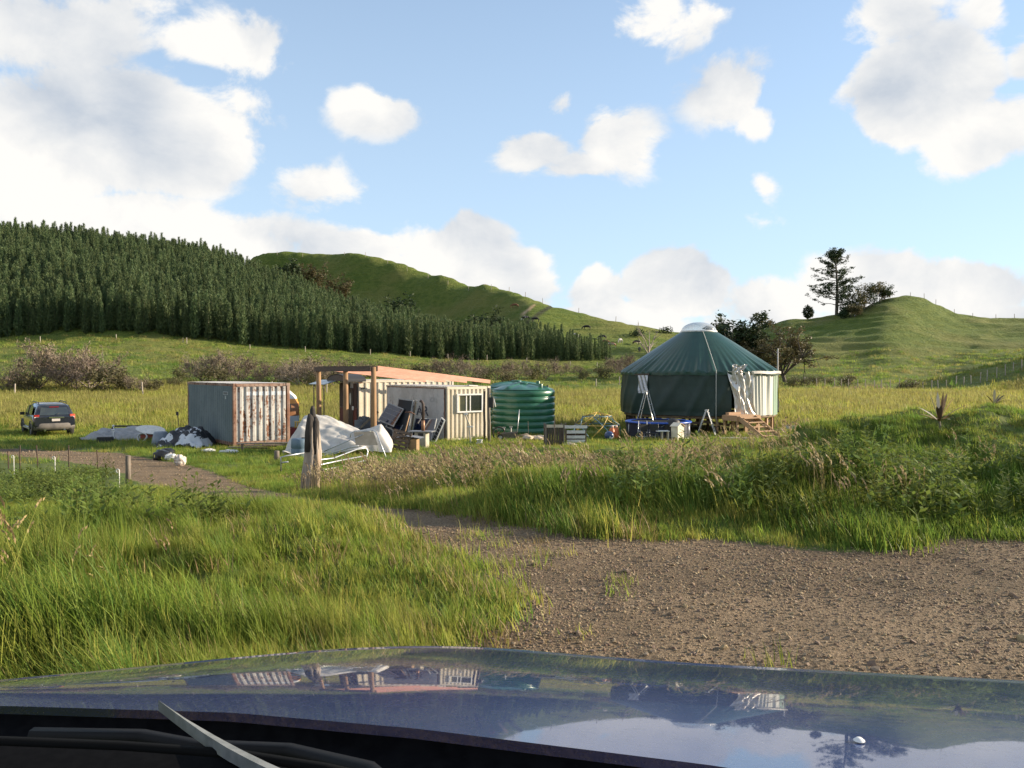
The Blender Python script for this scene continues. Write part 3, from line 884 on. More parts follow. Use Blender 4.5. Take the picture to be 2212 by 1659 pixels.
# ------------------------------------------------------------------ striped caravan behind the first container
CV = at(628, 930, 41.0)
cv = thing('caravan', 'small retro caravan with white roof and orange and brown stripes', 'caravan', (CV.x - .75, CV.y, 0.0), R(20))
def caravan_ring(y, s=1.0):
    pr = [(-1.0, .45), (-1.02, 1.0), (-1.0, 1.6), (-.88, 2.0), (-.6, 2.26), (0, 2.34), (.6, 2.26), (.88, 2.0), (1.0, 1.6), (1.02, 1.0), (1.0, .45)]
    return [(x, y, .45 + (z - .45) * s) for x, z in pr]
bands = [(0, .45, 1.0, mk('caravan_grey_band', (.42, .46, .50), rough=.4)), (1, 1.0, 1.62, mk('caravan_brown_band', (.22, .09, .03), rough=.4)),
         (2, 1.62, 1.86, mk('caravan_orange_band', (.62, .26, .05), rough=.4)), (3, 1.86, 2.4, M_WHITE)]
def cprof(z):
    zs = [.45, 1.0, 1.6, 2.0, 2.26, 2.34]; xs = [1.0, 1.02, 1.0, .88, .6, .02]
    return float(np.interp(z, zs, xs))
for _, z0, z1, m_ in bands:
    mb = MB()
    zz = np.linspace(z0, min(z1, 2.34), 7)
    loop = []
    for z in zz:
        w = cprof(z); l0 = -0.02 - .28 * (z - .45) / 1.9 * -1; 
        y0 = -1.9 + .32 * max(0, (z - 1.2)) ** 1.5; y1 = 1.9 - .25 * max(0, (z - 1.4)) ** 1.5
        rr = min(.22, w * .45)
        loop.append([(-w, y0 + rr, z), (-w + rr, y0, z), (w - rr, y0, z), (w, y0 + rr, z), (w, y1 - rr, z), (w - rr, y1, z), (-w + rr, y1, z), (-w, y1 - rr, z), (-w, y0 + rr, z)])
    mb.grid(np.array(loop))
    mb.build('body_band', m_, cv)
MB().box((0, -1.86, 1.35), (1.2, .06, .5)).build('window', M_GLASS, cv)
for sx in (-1, 1):
    w_ = MB().lathe([(0, -.1), (.22, -.1), (.32, -.06), (.33, .06), (.22, .1), (0, .1)], 20).build('wheel', M_TYRE, cv)
    w_.location = (sx * .9, .1, .33); w_.rotation_euler = (0, PI / 2, 0)
MB().box((0, 0, .40), (1.9, 3.6, .1)).build('chassis', M_BLACK, cv)

# ------------------------------------------------------------------ water tanks
M_TANK = mk('green_polyethylene', (.018, .105, .058), (.024, .125, .07), scale=3, rough=.32, spec=.5, coat=.15, c3=(.05, .13, .085), s3=2.5, lo3=.6, hi3=.8)
def tank(label, loc, rz):
    root = thing('water_tank', label, 'tank', loc, rz, 'green plastic water tanks')
    r0, hwall, nb = 1.66, 2.28, 7
    prof = [(r0 - .05, 0)]
    for i in range(nb):
        z0 = i * hwall / nb; z1 = (i + 1) * hwall / nb
        prof += [(r0 - .012, z0 + .02), (r0 + .018, z0 + .07), (r0 + .022, (z0 + z1) / 2), (r0 + .012, z1 - .05), (r0 - .02, z1 - .02), (r0 - .035, z1)]
    MB().lathe(prof, 72).build('wall', M_TANK, root)
    rows = []
    n = 96
    for f in np.linspace(0, 1, 18):
        r = r0 * (1 - f) - .02 * (1 - f)
        ring = []
        for k in range(n + 1):
            a = 2 * PI * k / n
            rib = max(0, math.cos(a * 4)) ** 14
            bulge = .10 * math.sin(PI * min(1, f * 1.1)) * (.55 + .45 * math.cos(a * 8 + PI))
            z = hwall + .03 + .30 * f ** .8 + rib * .13 * (1 - f * .5) * min(1, f * 12) + bulge * .6
            ring.append((r * math.cos(a), r * math.sin(a), z))
        rows.append(ring)
    MB().grid(np.array(rows)).build('roof', M_TANK, root)
    MB().lathe([(0, .60), (.25, .60), (.30, .56), (.30, .40)], 24, (0, 0, hwall - .2)).build('lid', M_TANK, root)
    MB().lathe([(0, .32), (.10, .32), (.11, .30), (.11, 0)], 16, (1.25, -.25, hwall + .02)).build('inlet', M_TANK, root)
    MB().lathe([(0, .26), (.06, .26), (.06, 0)], 12, (1.42, .15, hwall)).build('vent', M_BLACK, root)
    return root
T1 = at(1131, 935, 41.0)
tank('green ribbed water tank with domed lid standing beside the cream container', (T1.x, T1.y + .6, gz(T1.x, T1.y) - .02), R(-35))
t2 = tank('second green water tank, only its top showing behind the nearer tank', (T1.x - .35, T1.y + 4.3, gz(T1.x, T1.y) + .05), R(20))

# ------------------------------------------------------------------ yurt
YC = at(1509, 800, 45.0)
YX, YY, YR = YC.x, YC.y, 4.36
yg = gz(YX, YY)
yurt = thing('yurt', 'large dark green canvas yurt with clear dome on a timber platform', 'yurt', (YX, YY, 0.0), 0)
M_CANVAS = mk('dark_green_pvc_canvas', (.007, .042, .026), (.009, .050, .031), scale=2, rough=.36, spec=.5, bump=.15, bscale=30)
M_CANVASW = mk('dark_green_wall_canvas', (.017, .035, .029), (.022, .043, .035), scale=2, rough=.5, spec=.4, bump=.15, bscale=30)
ZE, ZB, ZR, RR = 3.22, .92, 5.52, .98
NA = 360
def ang(k): return 2 * PI * k / NA
# roof: folds gather towards the eaves
rows = []
for f in np.linspace(0, 1, 40):
    row = []
    for k in range(NA + 1):
        a = ang(k % NA)
        r = RR + (YR + .07 - RR) * f
        z = ZR + (ZE - ZR) * (f ** 1.02)
        w = f ** 5 + .25 * f ** 2
        fold = math.sin(a * 44 + 2.2 * math.sin(a * 5)) * (.5 + .5 * math.sin(a * 7 + 1)) + .6 * math.sin(a * 71 + 3 * math.sin(a * 3) + f * 3)
        z += w * .055 * fold * (1 - .5 * (f > .98)) + .02 * math.sin(PI * f)
        rr = r + w * .012 * fold
        row.append((rr * math.cos(a), rr * math.sin(a), z))
    rows.append(row)
for dz_ in (.05, .12, .17):
    rows.append([(p[0] * (1.0 + .004 * math.sin(k * .9)), p[1] * (1.0 + .004 * math.sin(k * .9)), ZE - dz_ + .02 * math.sin(k * .21)) for k, p in enumerate(rows[39])])
MB().grid(np.array(rows)).build('roof_cover', M_CANVAS, yurt)
# walls: canvas covers all but the doorway sector; diagonal drag folds
DA0, DA1 = R(-81), R(-13)       # door and lining sector, as seen from the house centre (0 = +x, -90 = towards the road)
def wallsheet(a0, a1, n, dr_, foldf, z0=ZB - .0, z1=ZE - .02, nz=26):
    rows = []
    for f in np.linspace(0, 1, nz):
        row = []
        for k in range(n + 1):
            a = a0 + (a1 - a0) * k / n
            r = YR + dr_ + foldf(a, f)
            row.append((r * math.cos(a), r * math.sin(a), z0 + (z1 - z0) * f))
        rows.append(row)
    return np.array(rows)
def wall_fold(a, f):
    s_ = math.sin((a * 9 - f * 2.6) * 2.0 + 1.3 * math.sin(a * 4)) * .5 + .5
    t_ = .075 * s_ ** 4 * (1 - f) ** .3 + .012 * math.sin(a * 34 + f * 5) * f
    t_ -= .05 * math.exp(-((f - .08) / .06) ** 2) * .4
    return t_ + .05 * math.sin(PI * min(1, f * 1.5)) * .6
MB().grid(wallsheet(DA1 , DA0 + 2 * PI, 300, 0, wall_fold)).build('wall_cover', M_CANVASW, yurt)
# pale lining hanging right of the doorway, thin enough to glow
M_LINING = mk('translucent_green_white_lining', (.30, .46, .33), (.44, .56, .42), scale=1.2, stretch=(1, 1, .2), rough=.5, trans=.35)
def lin_fold(a, f):
    return .022 * math.sin(a * 95 + 2.6 * math.sin(a * 13 + f)) * (.25 + .75 * f) + .035 * math.sin(a * 31 + f + 1.5 * math.sin(a * 9))
MB().grid(wallsheet(R(-66), R(-37), 100, -.05, lin_fold, ZB - .02, ZE - .08)).build('wall_lining', mk('white_lining_cloth', (.70, .69, .62), (.58, .58, .50), scale=1.5, stretch=(2, 2, .3), rough=.6, trans=.2), yurt)
MB().grid(wallsheet(R(-39), R(-12), 90, -.09, lin_fold, ZB - .06, ZE - .08)).build('wall_lining', M_LINING, yurt)
# crumpled silver foil curtain over the doorway
M_FOIL = mk('crinkled_silver_foil', (.66, .63, .60), (.56, .52, .48), scale=5, rough=.34, metal=.45, c3=(.36, .22, .13), s3=3.2, lo3=.60, hi3=.70, bump=.3, bscale=9)
def foil(name, a0, a1, z0, z1, n, nz, amp, lean, parent):
    rows = []
    for f in np.linspace(0, 1, nz):
        row = []
        for k in range(n + 1):
            u = k / n
            pinch = 1 - .45 * math.sin(PI * (1 - f)) * (1 - f)
            a = (a0 + a1) / 2 + (u - .5) * (a1 - a0) * pinch + lean * (1 - f)
            r = YR + .10 + amp * (2.4 * (float(fbm(np.array([u * 7 + f * 1.6]), np.array([f * 2.0]), 151, 3)[0]) - .5) * 1.6 + .5 * math.sin(u * 24 + f * 3 + 1.5 * math.sin(f * 6)) + 1.0 * (float(fbm(np.array([u * 9]), np.array([f * 8.0]), 157, 2)[0]) - .5))
            row.append((r * math.cos(a), r * math.sin(a), z0 + (z1 - z0) * f + .05 * math.sin(u * 9)))
        rows.append(row)
    MB().grid(np.array(rows)).build(name, M_FOIL, parent)
foil('foil_curtain', R(-84.5), R(-65), ZB + .04, ZE - .02, 110, 60, .055, R(4), yurt)
foil('foil_flap', R(-81), R(-70), ZE - .05, ZE + .36, 26, 16, .05, R(-2), yurt)
rows = []
for f in np.linspace(0, 1, 6):
    rows.append([((YR + .13) * math.cos(a), (YR + .13) * math.sin(a), ZE - .10 + .14 * f + .012 * math.sin(k * .23)) for k, a in enumerate(np.linspace(R(-66), R(-12), 60))])
MB().grid(np.array(rows)).build('eave_foil', M_FOIL, yurt)
# foil window flap on the shaded side, with a dark batten above it
def on_wall(deg, r=YR + .1):
    a = R(deg); return Vector((r * math.cos(a), r * math.sin(a), 0))
wa = -90 - 41.5 - 13.5
rows = []
for f in np.linspace(0, 1, 14):
    rows.append([((YR + .09 + .025 * math.sin(u * 16 + f * 8)) * math.cos(R(wa - 4.6 + 9.2 * u)), (YR + .09 + .025 * math.sin(u * 16 + f * 8)) * math.sin(R(wa - 4.6 + 9.2 * u)), 2.06 + .98 * f) for u in np.linspace(0, 1, 14)])
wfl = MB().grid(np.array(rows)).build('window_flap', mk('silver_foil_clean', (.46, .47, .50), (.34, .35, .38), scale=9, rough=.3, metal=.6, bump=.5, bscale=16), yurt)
a_, b_ = on_wall(wa - 7.5, YR + .14), on_wall(wa + 6.5, YR + .14)
MB().bar((a_.x, a_.y, 3.07), (b_.x, b_.y, 3.10), .06, .07).build('batten', M_DARKWOOD, wfl)
# straps, crown ring and dome
pts = [(RR * math.cos(R(-92)), RR * math.sin(R(-92)), ZR + .03)]
for f in np.linspace(.1, 1, 8):
    r = RR + (YR + .12 - RR) * f; a = R(-92)
    pts.append((r * math.cos(a), r * math.sin(a), ZR + (ZE - ZR) * f ** 1.02 + .02 * math.sin(PI * f) + .065))
a = R(-92)
pts += [((YR + .13) * math.cos(a), (YR + .13) * math.sin(a), 2.2), ((YR + .12) * math.cos(a), (YR + .12) * math.sin(a), .85), ((YR + .1) * math.cos(a + .02), (YR + .1) * math.sin(a + .02), .5)]
MB().tube(pts, .022, 6).build('rope', mk('pale_rope', (.40, .40, .36), rough=.8), yurt)
MB().lathe([(RR - .04, ZR - .10), (RR + .05, ZR - .06), (RR + .06, ZR + .03), (RR - .02, ZR + .06), (RR - .06, ZR + .02)], 56).build('crown_ring', M_WHITE, yurt)
M_DOME = mk('clear_acrylic_dome', (.55, .60, .66), rough=.06, spec=.7)
_t = NT(M_DOME.node_tree); _o = _t.n['Material Output']; _b = _t.n['Principled BSDF']
_tr = _t.new('ShaderNodeBsdfTransparent'); _tr.inputs[0].default_value = (.93, .95, .97, 1)
_fr = _t.new('ShaderNodeLayerWeight'); _fr.inputs[0].default_value = .35
_ms = _t.new('ShaderNodeMixShader')
_t.put(_ms.inputs[0], _t.ramp(_fr.outputs['Facing'], .0, .9, .18, .75))
_t.l.new(_tr.outputs[0], _ms.inputs[1]); _t.l.new(_b.outputs[0], _ms.inputs[2]); _t.l.new(_ms.outputs[0], _o.inputs[0])
MB().lathe([(RR * math.cos(a), ZR + .05 + .50 * math.sin(a)) for a in np.linspace(0, PI / 2, 14)], 48).build('skylight_dome', M_DOME, yurt)
# platform
MB().lathe([(0, ZB - .02), (YR - .12, ZB - .02), (YR - .12, ZB - .16), (0, ZB - .16)], 72).build('floor', mk('platform_ply', (.22, .15, .09), (.16, .11, .07), scale=5, rough=.8), yurt)
M_PILE = mk('dark_pile_timber', (.09, .06, .04), (.13, .085, .055), scale=5, stretch=(4, 4, 1), rough=.85)
for i in range(30):
    a = 2 * PI * (i + .5) / 30
    x, y = (YR - .28) * math.cos(a), (YR - .28) * math.sin(a)
    g = gz(YX + x, YY + y)
    MB().box((x, y, (ZB - .16 + g - .2) / 2), (.13, .13, ZB - .16 - g + .2), Matrix.Rotation(a, 3, 'Z')).build('pile', M_PILE if (i < 22) else M_TIMBER, yurt)
for i, (x, y) in enumerate([(x, y) for x in (-2.2, 0, 2.2) for y in (-2.2, 0, 2.2)]):
    MB().box((x, y, .3), (.13, .13, .95)).build('pile', M_PILE, yurt)
for i in range(9):
    a0, a1 = R(-180 + i * 20), R(-180 + (i + 1) * 20)
    p0_, p1_ = Vector(((YR - .35) * math.cos(a0), (YR - .35) * math.sin(a0), .62 - .12 * (i % 2))), Vector(((YR - .35) * math.cos(a1), (YR - .35) * math.sin(a1), .42 + .12 * (i % 2)))
    MB().bar(p0_, p1_, .05, .14).build('brace', M_PILE, yurt)

# ------------------------------------------------------------------ timber deck and steps at the yurt door
DK = at(1594, 885, 39.2)
dd = R(32)
deck = thing('timber_deck', 'small raised timber deck with open steps at the yurt doorway', 'deck', (DK.x, DK.y, 0.0), dd)
DW, DD, DZ = 1.66, 1.0, 1.0
for i in range(9):
    MB().box((DW / 2, .07 + i * DD / 9, DZ), (DW + .06, DD / 9 - .012, .035)).build('plank', M_TIMBER, deck)
MB().box((DW / 2, -.025, DZ - .14), (DW + .02, .045, .24)).build('fascia', M_TIMBER, deck)
for x in (-.02, DW + .02):
    MB().box((x, DD / 2, DZ - .14), (.045, DD, .23)).build('fascia', M_TIMBER, deck)
for x in (.07, DW - .07):
    for y in (.08, DD - .08):
        MB().box((x, y, DZ / 2 - .12), (.095, .095, DZ - .02)).build('post', M_TIMBER, deck)
sx0, sw, run, n = .06, 1.2, 1.5, 5
for x in (sx0, sx0 + sw):
    pr = [(-.05, DZ + .02), (-.05, DZ - .26), (-run + .02, -.06), (-run - .10, -.06), (-run - .10, .10)]
    MB().prism(pr, 'x', x - .024, x + .024).build('stringer', M_TIMBER, deck)
for i in range(n):
    f = (i + .6) / n
    MB().box((sx0 + sw / 2, -.06 - run * f, DZ * (1 - f) + .02), (sw - .06, .24, .04)).build('tread', M_TIMBER, deck)
MB().box((sx0 + sw * .42, -.72, .20), (.10, .05, .8)).build('prop', M_TIMBER, deck)
MB().box((DW * .40, DD - .12, DZ + .08), (.9, .22, .12)).build('door_step', M_TIMBER, deck)
# ------------------------------------------------------------------ vegetation
def leaf_mat(name, c1, c2, trans=.4, rough=.6, rnd=.22, scale=.6, c3=None):
    return mk(name, c1, c2, scale=scale, lo=.4, hi=.6, rough=rough, trans=trans, rnd=rnd, spec=.25, c3=c3, s3=scale * 3, lo3=.58, hi3=.7)

def raw_mesh(name, V, F, mat, smooth=False):
    """V (n,3), F (m,4) quads where the last index may repeat for triangles"""
    me = bpy.data.meshes.new(name)
    F = np.asarray(F)
    me.vertices.add(len(V)); me.vertices.foreach_set('co', np.ascontiguousarray(V, dtype=np.float32).ravel())
    k = F.shape[1]
    me.loops.add(F.size); me.loops.foreach_set('vertex_index', F.astype(np.int32).ravel())
    me.polygons.add(len(F)); me.polygons.foreach_set('loop_start', np.arange(0, F.size, k)); me.polygons.foreach_set('loop_total', np.full(len(F), k))
    if smooth: me.polygons.foreach_set('use_smooth', np.ones(len(F), bool))
    me.update(calc_edges=True)
    if mat: me.materials.append(mat)
    return me

def blade_mesh(name, mat, n, h, spread, width, lean, rng, droop=.5, seg=3, hv=.4, wind=.35):
    """a tuft: n curved tapering blades; the wind lays them towards -x"""
    base = rng.normal(0, spread / 2, (n, 2)); H = h * (1 - hv + 2 * hv * rng.random(n) ** 1.2 * .8)
    az = rng.random(n) * 2 * PI
    dirx, diry = np.cos(az), np.sin(az)
    le = lean * (.3 + rng.random(n))
    V = np.zeros((n, seg + 1, 2, 3))
    px, py, pz = base[:, 0].copy(), base[:, 1].copy(), np.full(n, -.04)
    sx, sy = -diry, dirx
    for s in range(seg + 1):
        t = s / seg
        w = width * (1 - t ** 1.6) * .5 * (.7 + .6 * rng.random(n)) + .0004
        V[:, s, 0] = np.stack([px - sx * w, py - sy * w, pz], -1)
        V[:, s, 1] = np.stack([px + sx * w, py + sy * w, pz], -1)
        k = le * (.35 + droop * 2.2 * t * t)
        step = H / seg
        ox = dirx * k - wind * (.3 + t * 1.3); oy = diry * k + .0
        nrm = np.sqrt(ox ** 2 + oy ** 2 + 1)
        px = px + ox / nrm * step; py = py + oy / nrm * step; pz = pz + step / nrm
    V = V.reshape(-1, 3)
    F = []
    b = np.arange(n)[:, None] * (seg + 1) * 2
    for s in range(seg):
        F.append(np.stack([b[:, 0] + 2 * s, b[:, 0] + 2 * s + 1, b[:, 0] + 2 * s + 3, b[:, 0] + 2 * s + 2], -1))
    return V, np.concatenate(F)

def merge(parts):
    Vs, Fs, o = [], [], 0
    for V, F in parts:
        Vs.append(V); Fs.append(F + o); o += len(V)
    return np.concatenate(Vs), np.concatenate(Fs)

def quads_along(P, D, L, W, rng):
    """n flat elongated quads centred at P along unit D with random roll"""
    n = len(P)
    r = rng.normal(0, 1, (n, 3)); s = np.cross(D, r); s /= np.linalg.norm(s, axis=1)[:, None] + 1e-9
    L = np.broadcast_to(L, n)[:, None]; W = np.broadcast_to(W, n)[:, None]
    V = np.stack([P - D * L / 2 - s * W / 4, P - D * L / 6 + s * W / 2, P + D * L / 2, P - D * L / 6 - s * W / 2], 1).reshape(-1, 3)
    F = np.arange(4 * n).reshape(n, 4)
    return V, F

TPL = bpy.data.collections.new('plant_templates')     # never linked: the meshes are only drawn through the scattered points
def template(name, me):
    o = bpy.data.objects.new(name, me)
    return o

def scatter(name, label, pts, rots, scl, idx, templates):
    """one 'stuff' object whose points carry copies of the template tufts"""
    col = bpy.data.collections.new(name + '_tufts')
    for k, me in enumerate(templates):
        col.objects.link(bpy.data.objects.new('%s_tuft_%02d' % (name, k), me))
    me = bpy.data.meshes.new(name)
    n = len(pts)
    me.vertices.add(n); me.vertices.foreach_set('co', np.ascontiguousarray(pts, dtype=np.float32).ravel())
    a = me.attributes.new('rot', 'FLOAT_VECTOR', 'POINT'); a.data.foreach_set('vector', np.ascontiguousarray(rots, dtype=np.float32).ravel())
    scl = np.asarray(scl, np.float32)
    if scl.ndim == 1: scl = np.repeat(scl[:, None], 3, 1)
    a = me.attributes.new('scl', 'FLOAT_VECTOR', 'POINT'); a.data.foreach_set('vector', np.ascontiguousarray(scl).ravel())
    a = me.attributes.new('idx', 'INT', 'POINT'); a.data.foreach_set('value', np.ascontiguousarray(idx, dtype=np.int32))
    o = bpy.data.objects.new(name, me); COL.objects.link(o)
    tag(o, label, None, kind='stuff')
    ng = bpy.data.node_groups.new(name + '_scatter', 'GeometryNodeTree')
    ng.interface.new_socket('Geometry', in_out='INPUT', socket_type='NodeSocketGeometry')
    ng.interface.new_socket('Geometry', in_out='OUTPUT', socket_type='NodeSocketGeometry')
    N = ng.nodes; L = ng.links
    gi = N.new('NodeGroupInput'); go = N.new('NodeGroupOutput')
    ip = N.new('GeometryNodeInstanceOnPoints'); ci = N.new('GeometryNodeCollectionInfo')
    ci.inputs['Collection'].default_value = col; ci.inputs['Separate Children'].default_value = True; ci.inputs['Reset Children'].default_value = True
    ip.inputs['Pick Instance'].default_value = True
    def na(nm, typ):
        q = N.new('GeometryNodeInputNamedAttribute'); q.data_type = typ; q.inputs[0].default_value = nm
        return q.outputs[0]
    e = N.new('FunctionNodeEulerToRotation')
    L.new(na('rot', 'FLOAT_VECTOR'), e.inputs[0]); L.new(e.outputs[0], ip.inputs['Rotation'])
    L.new(na('scl', 'FLOAT_VECTOR'), ip.inputs['Scale']); L.new(na('idx', 'INT'), ip.inputs['Instance Index'])
    L.new(gi.outputs[0], ip.inputs['Points']); L.new(ci.outputs[0], ip.inputs['Instance']); L.new(ip.outputs[0], go.inputs[0])
    md = o.modifiers.new('scatter', 'NODES'); md.node_group = ng
    return o

G = np.random.default_rng(5)
M_GRASS = leaf_mat('lush_grass_blades', (.205, .265, .040), (.275, .31, .056), trans=.5, rnd=.30)
M_GRASSY = leaf_mat('yellow_green_grass_blades', (.31, .315, .060), (.38, .345, .08), trans=.5, rnd=.28)
M_GRASSD = leaf_mat('deep_green_tussock_blades', (.115, .190, .030), (.165, .235, .042), trans=.5, rnd=.25)
M_SEED = leaf_mat('dry_seed_heads', (.33, .255, .14), (.41, .33, .20), trans=.35, rnd=.20)
M_STRAW = leaf_mat('straw_dead_grass', (.34, .25, .12), (.27, .19, .085), trans=.3, rnd=.2)
M_FIELD = leaf_mat('field_grass_blades', (.26, .25, .070), (.34, .295, .10), trans=.5, rnd=.22)
M_WEED = leaf_mat('broad_weed_leaves', (.135, .18, .036), (.20, .235, .056), trans=.4, rnd=.3)

def tuft(mat, n, h, spread, width, lean, **kw):
    V, F = blade_mesh('t', mat, n, h, spread, width, lean, G, **kw)
    return raw_mesh('tuft', V, F, mat)

def seed_tuft(n, h, mat_stem, mat_head):
    """stalks with a nodding seed head each"""
    V, F = blade_mesh('t', None, n, h, .16, .006, .22, G, droop=.35, seg=4, hv=.2, wind=.30)
    me = raw_mesh('seed_tuft', V, F, None)
    tips = V.reshape(n, 5, 2, 3)[:, 4].mean(1); prev = V.reshape(n, 5, 2, 3)[:, 3].mean(1)
    D = tips - prev; D /= np.linalg.norm(D, axis=1)[:, None]
    P = []; DD = []
    for k in range(7):
        d = D + np.array([-.5, 0, -.35]) * (k / 6.0) * .8; d /= np.linalg.norm(d, axis=1)[:, None]
        P.append(tips + d * (k * .016 - .02) * 1.0 + G.normal(0, .004, tips.shape)); DD.append(d)
    Q, QF = quads_along(np.concatenate(P), np.concatenate(DD), .045, .018, G)
    V2, F2 = merge([(V, F), (Q, QF)])
    me2 = raw_mesh('seed_tuft', V2, F2, mat_stem); me2.materials.append(mat_head)
    mi = np.zeros(len(F2), np.int32); mi[len(F):] = 1
    me2.polygons.foreach_set('material_index', mi)
    bpy.data.meshes.remove(me)
    return me2

def weed(n_stem, h, mat, leaf=.07):
    """leafy dock-like weed: upright stems with broad pointed leaves"""
    parts = []
    for s in range(n_stem):
        b = G.normal(0, .10, 2); top = np.array([b[0] + G.normal(-.10, .10), b[1] + G.normal(0, .10), h * (.6 + .5 * G.random())])
        base = np.array([b[0], b[1], 0.0])
        m = 13
        t = np.linspace(.12, 1, m)[:, None]
        P = base + (top - base) * t
        az = np.arange(m) * 2.4 + G.random() * 6
        D = np.stack([np.cos(az), np.sin(az), .35 + .5 * G.random(m)], -1); D /= np.linalg.norm(D, axis=1)[:, None]
        L = leaf * (1.4 - .7 * t[:, 0]) * (.7 + .6 * G.random(m))
        Cc = P + D * L[:, None] * .5
        up = np.array([0, 0, 1.0]); sd = np.cross(D, up); sd /= np.linalg.norm(sd, axis=1)[:, None]
        W = (L * .42)[:, None]
        V = np.stack([P, Cc - D * L[:, None] * .1 + sd * W * .5, Cc + D * L[:, None] * .5 + np.array([0, 0, -.012]), Cc - D * L[:, None] * .1 - sd * W * .5], 1).reshape(-1, 3)
        parts.append((V, np.arange(4 * m).reshape(m, 4)))
        sv = np.stack([base + [.004, 0, 0], base - [.004, 0, 0], top - [.002, 0, 0], top + [.002, 0, 0]])
        parts.append((sv, np.array([[0, 1, 2, 3]])))
    V, F = merge(parts)
    return raw_mesh('weed', V, F, mat)

def field_pts(x0, x1, y0, y1, dens, amax=.86, amin=-.86, keep=None):
    n = int((x1 - x0) * (y1 - y0) * dens)
    X = G.uniform(x0, x1, n); Y = G.uniform(y0, y1, n)
    m = (X / Y < amax) & (X / Y > amin)
    X, Y = X[m], Y[m]
    if keep is not None:
        k = keep(X, Y); m = G.random(len(X)) < k
        X, Y = X[m], Y[m]
    return X, Y

# footprints that stay clear of grass: (x, y, half x, half y, turn)
CLEAR = [(C1.x + 1.22 * math.cos(PH1) - 3.03 * math.sin(PH1), C1.y + 1.22 * math.sin(PH1) + 3.03 * math.cos(PH1), 1.25, 3.1, PH1),
         (C2.x + 1.22 * math.cos(PH2) - 3.03 * math.sin(PH2), C2.y + 1.22 * math.sin(PH2) + 3.03 * math.cos(PH2), 1.25, 3.1, PH2),
         (C3.x + 3.03 * math.cos(PH3) - 1.22 * math.sin(PH3), C3.y + 3.03 * math.sin(PH3) + 1.22 * math.cos(PH3), 3.1, 1.25, PH3),
         (T1.x, T1.y + .6, 1.6, 1.6, 0)]
def clear_mask(X, Y):
    m = np.ones(len(X), bool)
    for (cx, cy, hx, hy, r) in CLEAR:
        c, s = math.cos(r), math.sin(r)
        u = (X - cx) * c + (Y - cy) * s; v = -(X - cx) * s + (Y - cy) * c
        m &= ~((np.abs(u) < hx) & (np.abs(v) < hy))
    m &= np.hypot(X, Y - .3) > 2.3
    m &= (np.hypot(X - YX, Y - YY) > YR - .1)
    return m
def off_road(X, Y, edge=.5): return (road_mask(X, Y) < edge).astype(float)

def put(name, label, X, Y, scl, tpl, zoff=0.0, tilt=.12, spin=.9, hmul=None, order=None):
    m = clear_mask(X, Y); X, Y = X[m], Y[m]
    scl = np.broadcast_to(scl, len(m))[m] if np.ndim(scl) else np.full(len(X), scl)
    Z = ground_z(X, Y) + zoff
    n = len(X)
    rot = np.stack([G.normal(0, tilt, n), G.normal(0, tilt, n), G.normal(0, spin, n)], -1)
    s3 = np.repeat((scl * G.uniform(.75, 1.25, n))[:, None], 3, 1)
    s3[:, 2] *= G.uniform(.8, 1.25, n)
    idx = G.integers(0, len(tpl), n) if order is None else order[m]
    return scatter(name, label, np.stack([X, Y, Z], -1), rot, s3, idx, tpl)

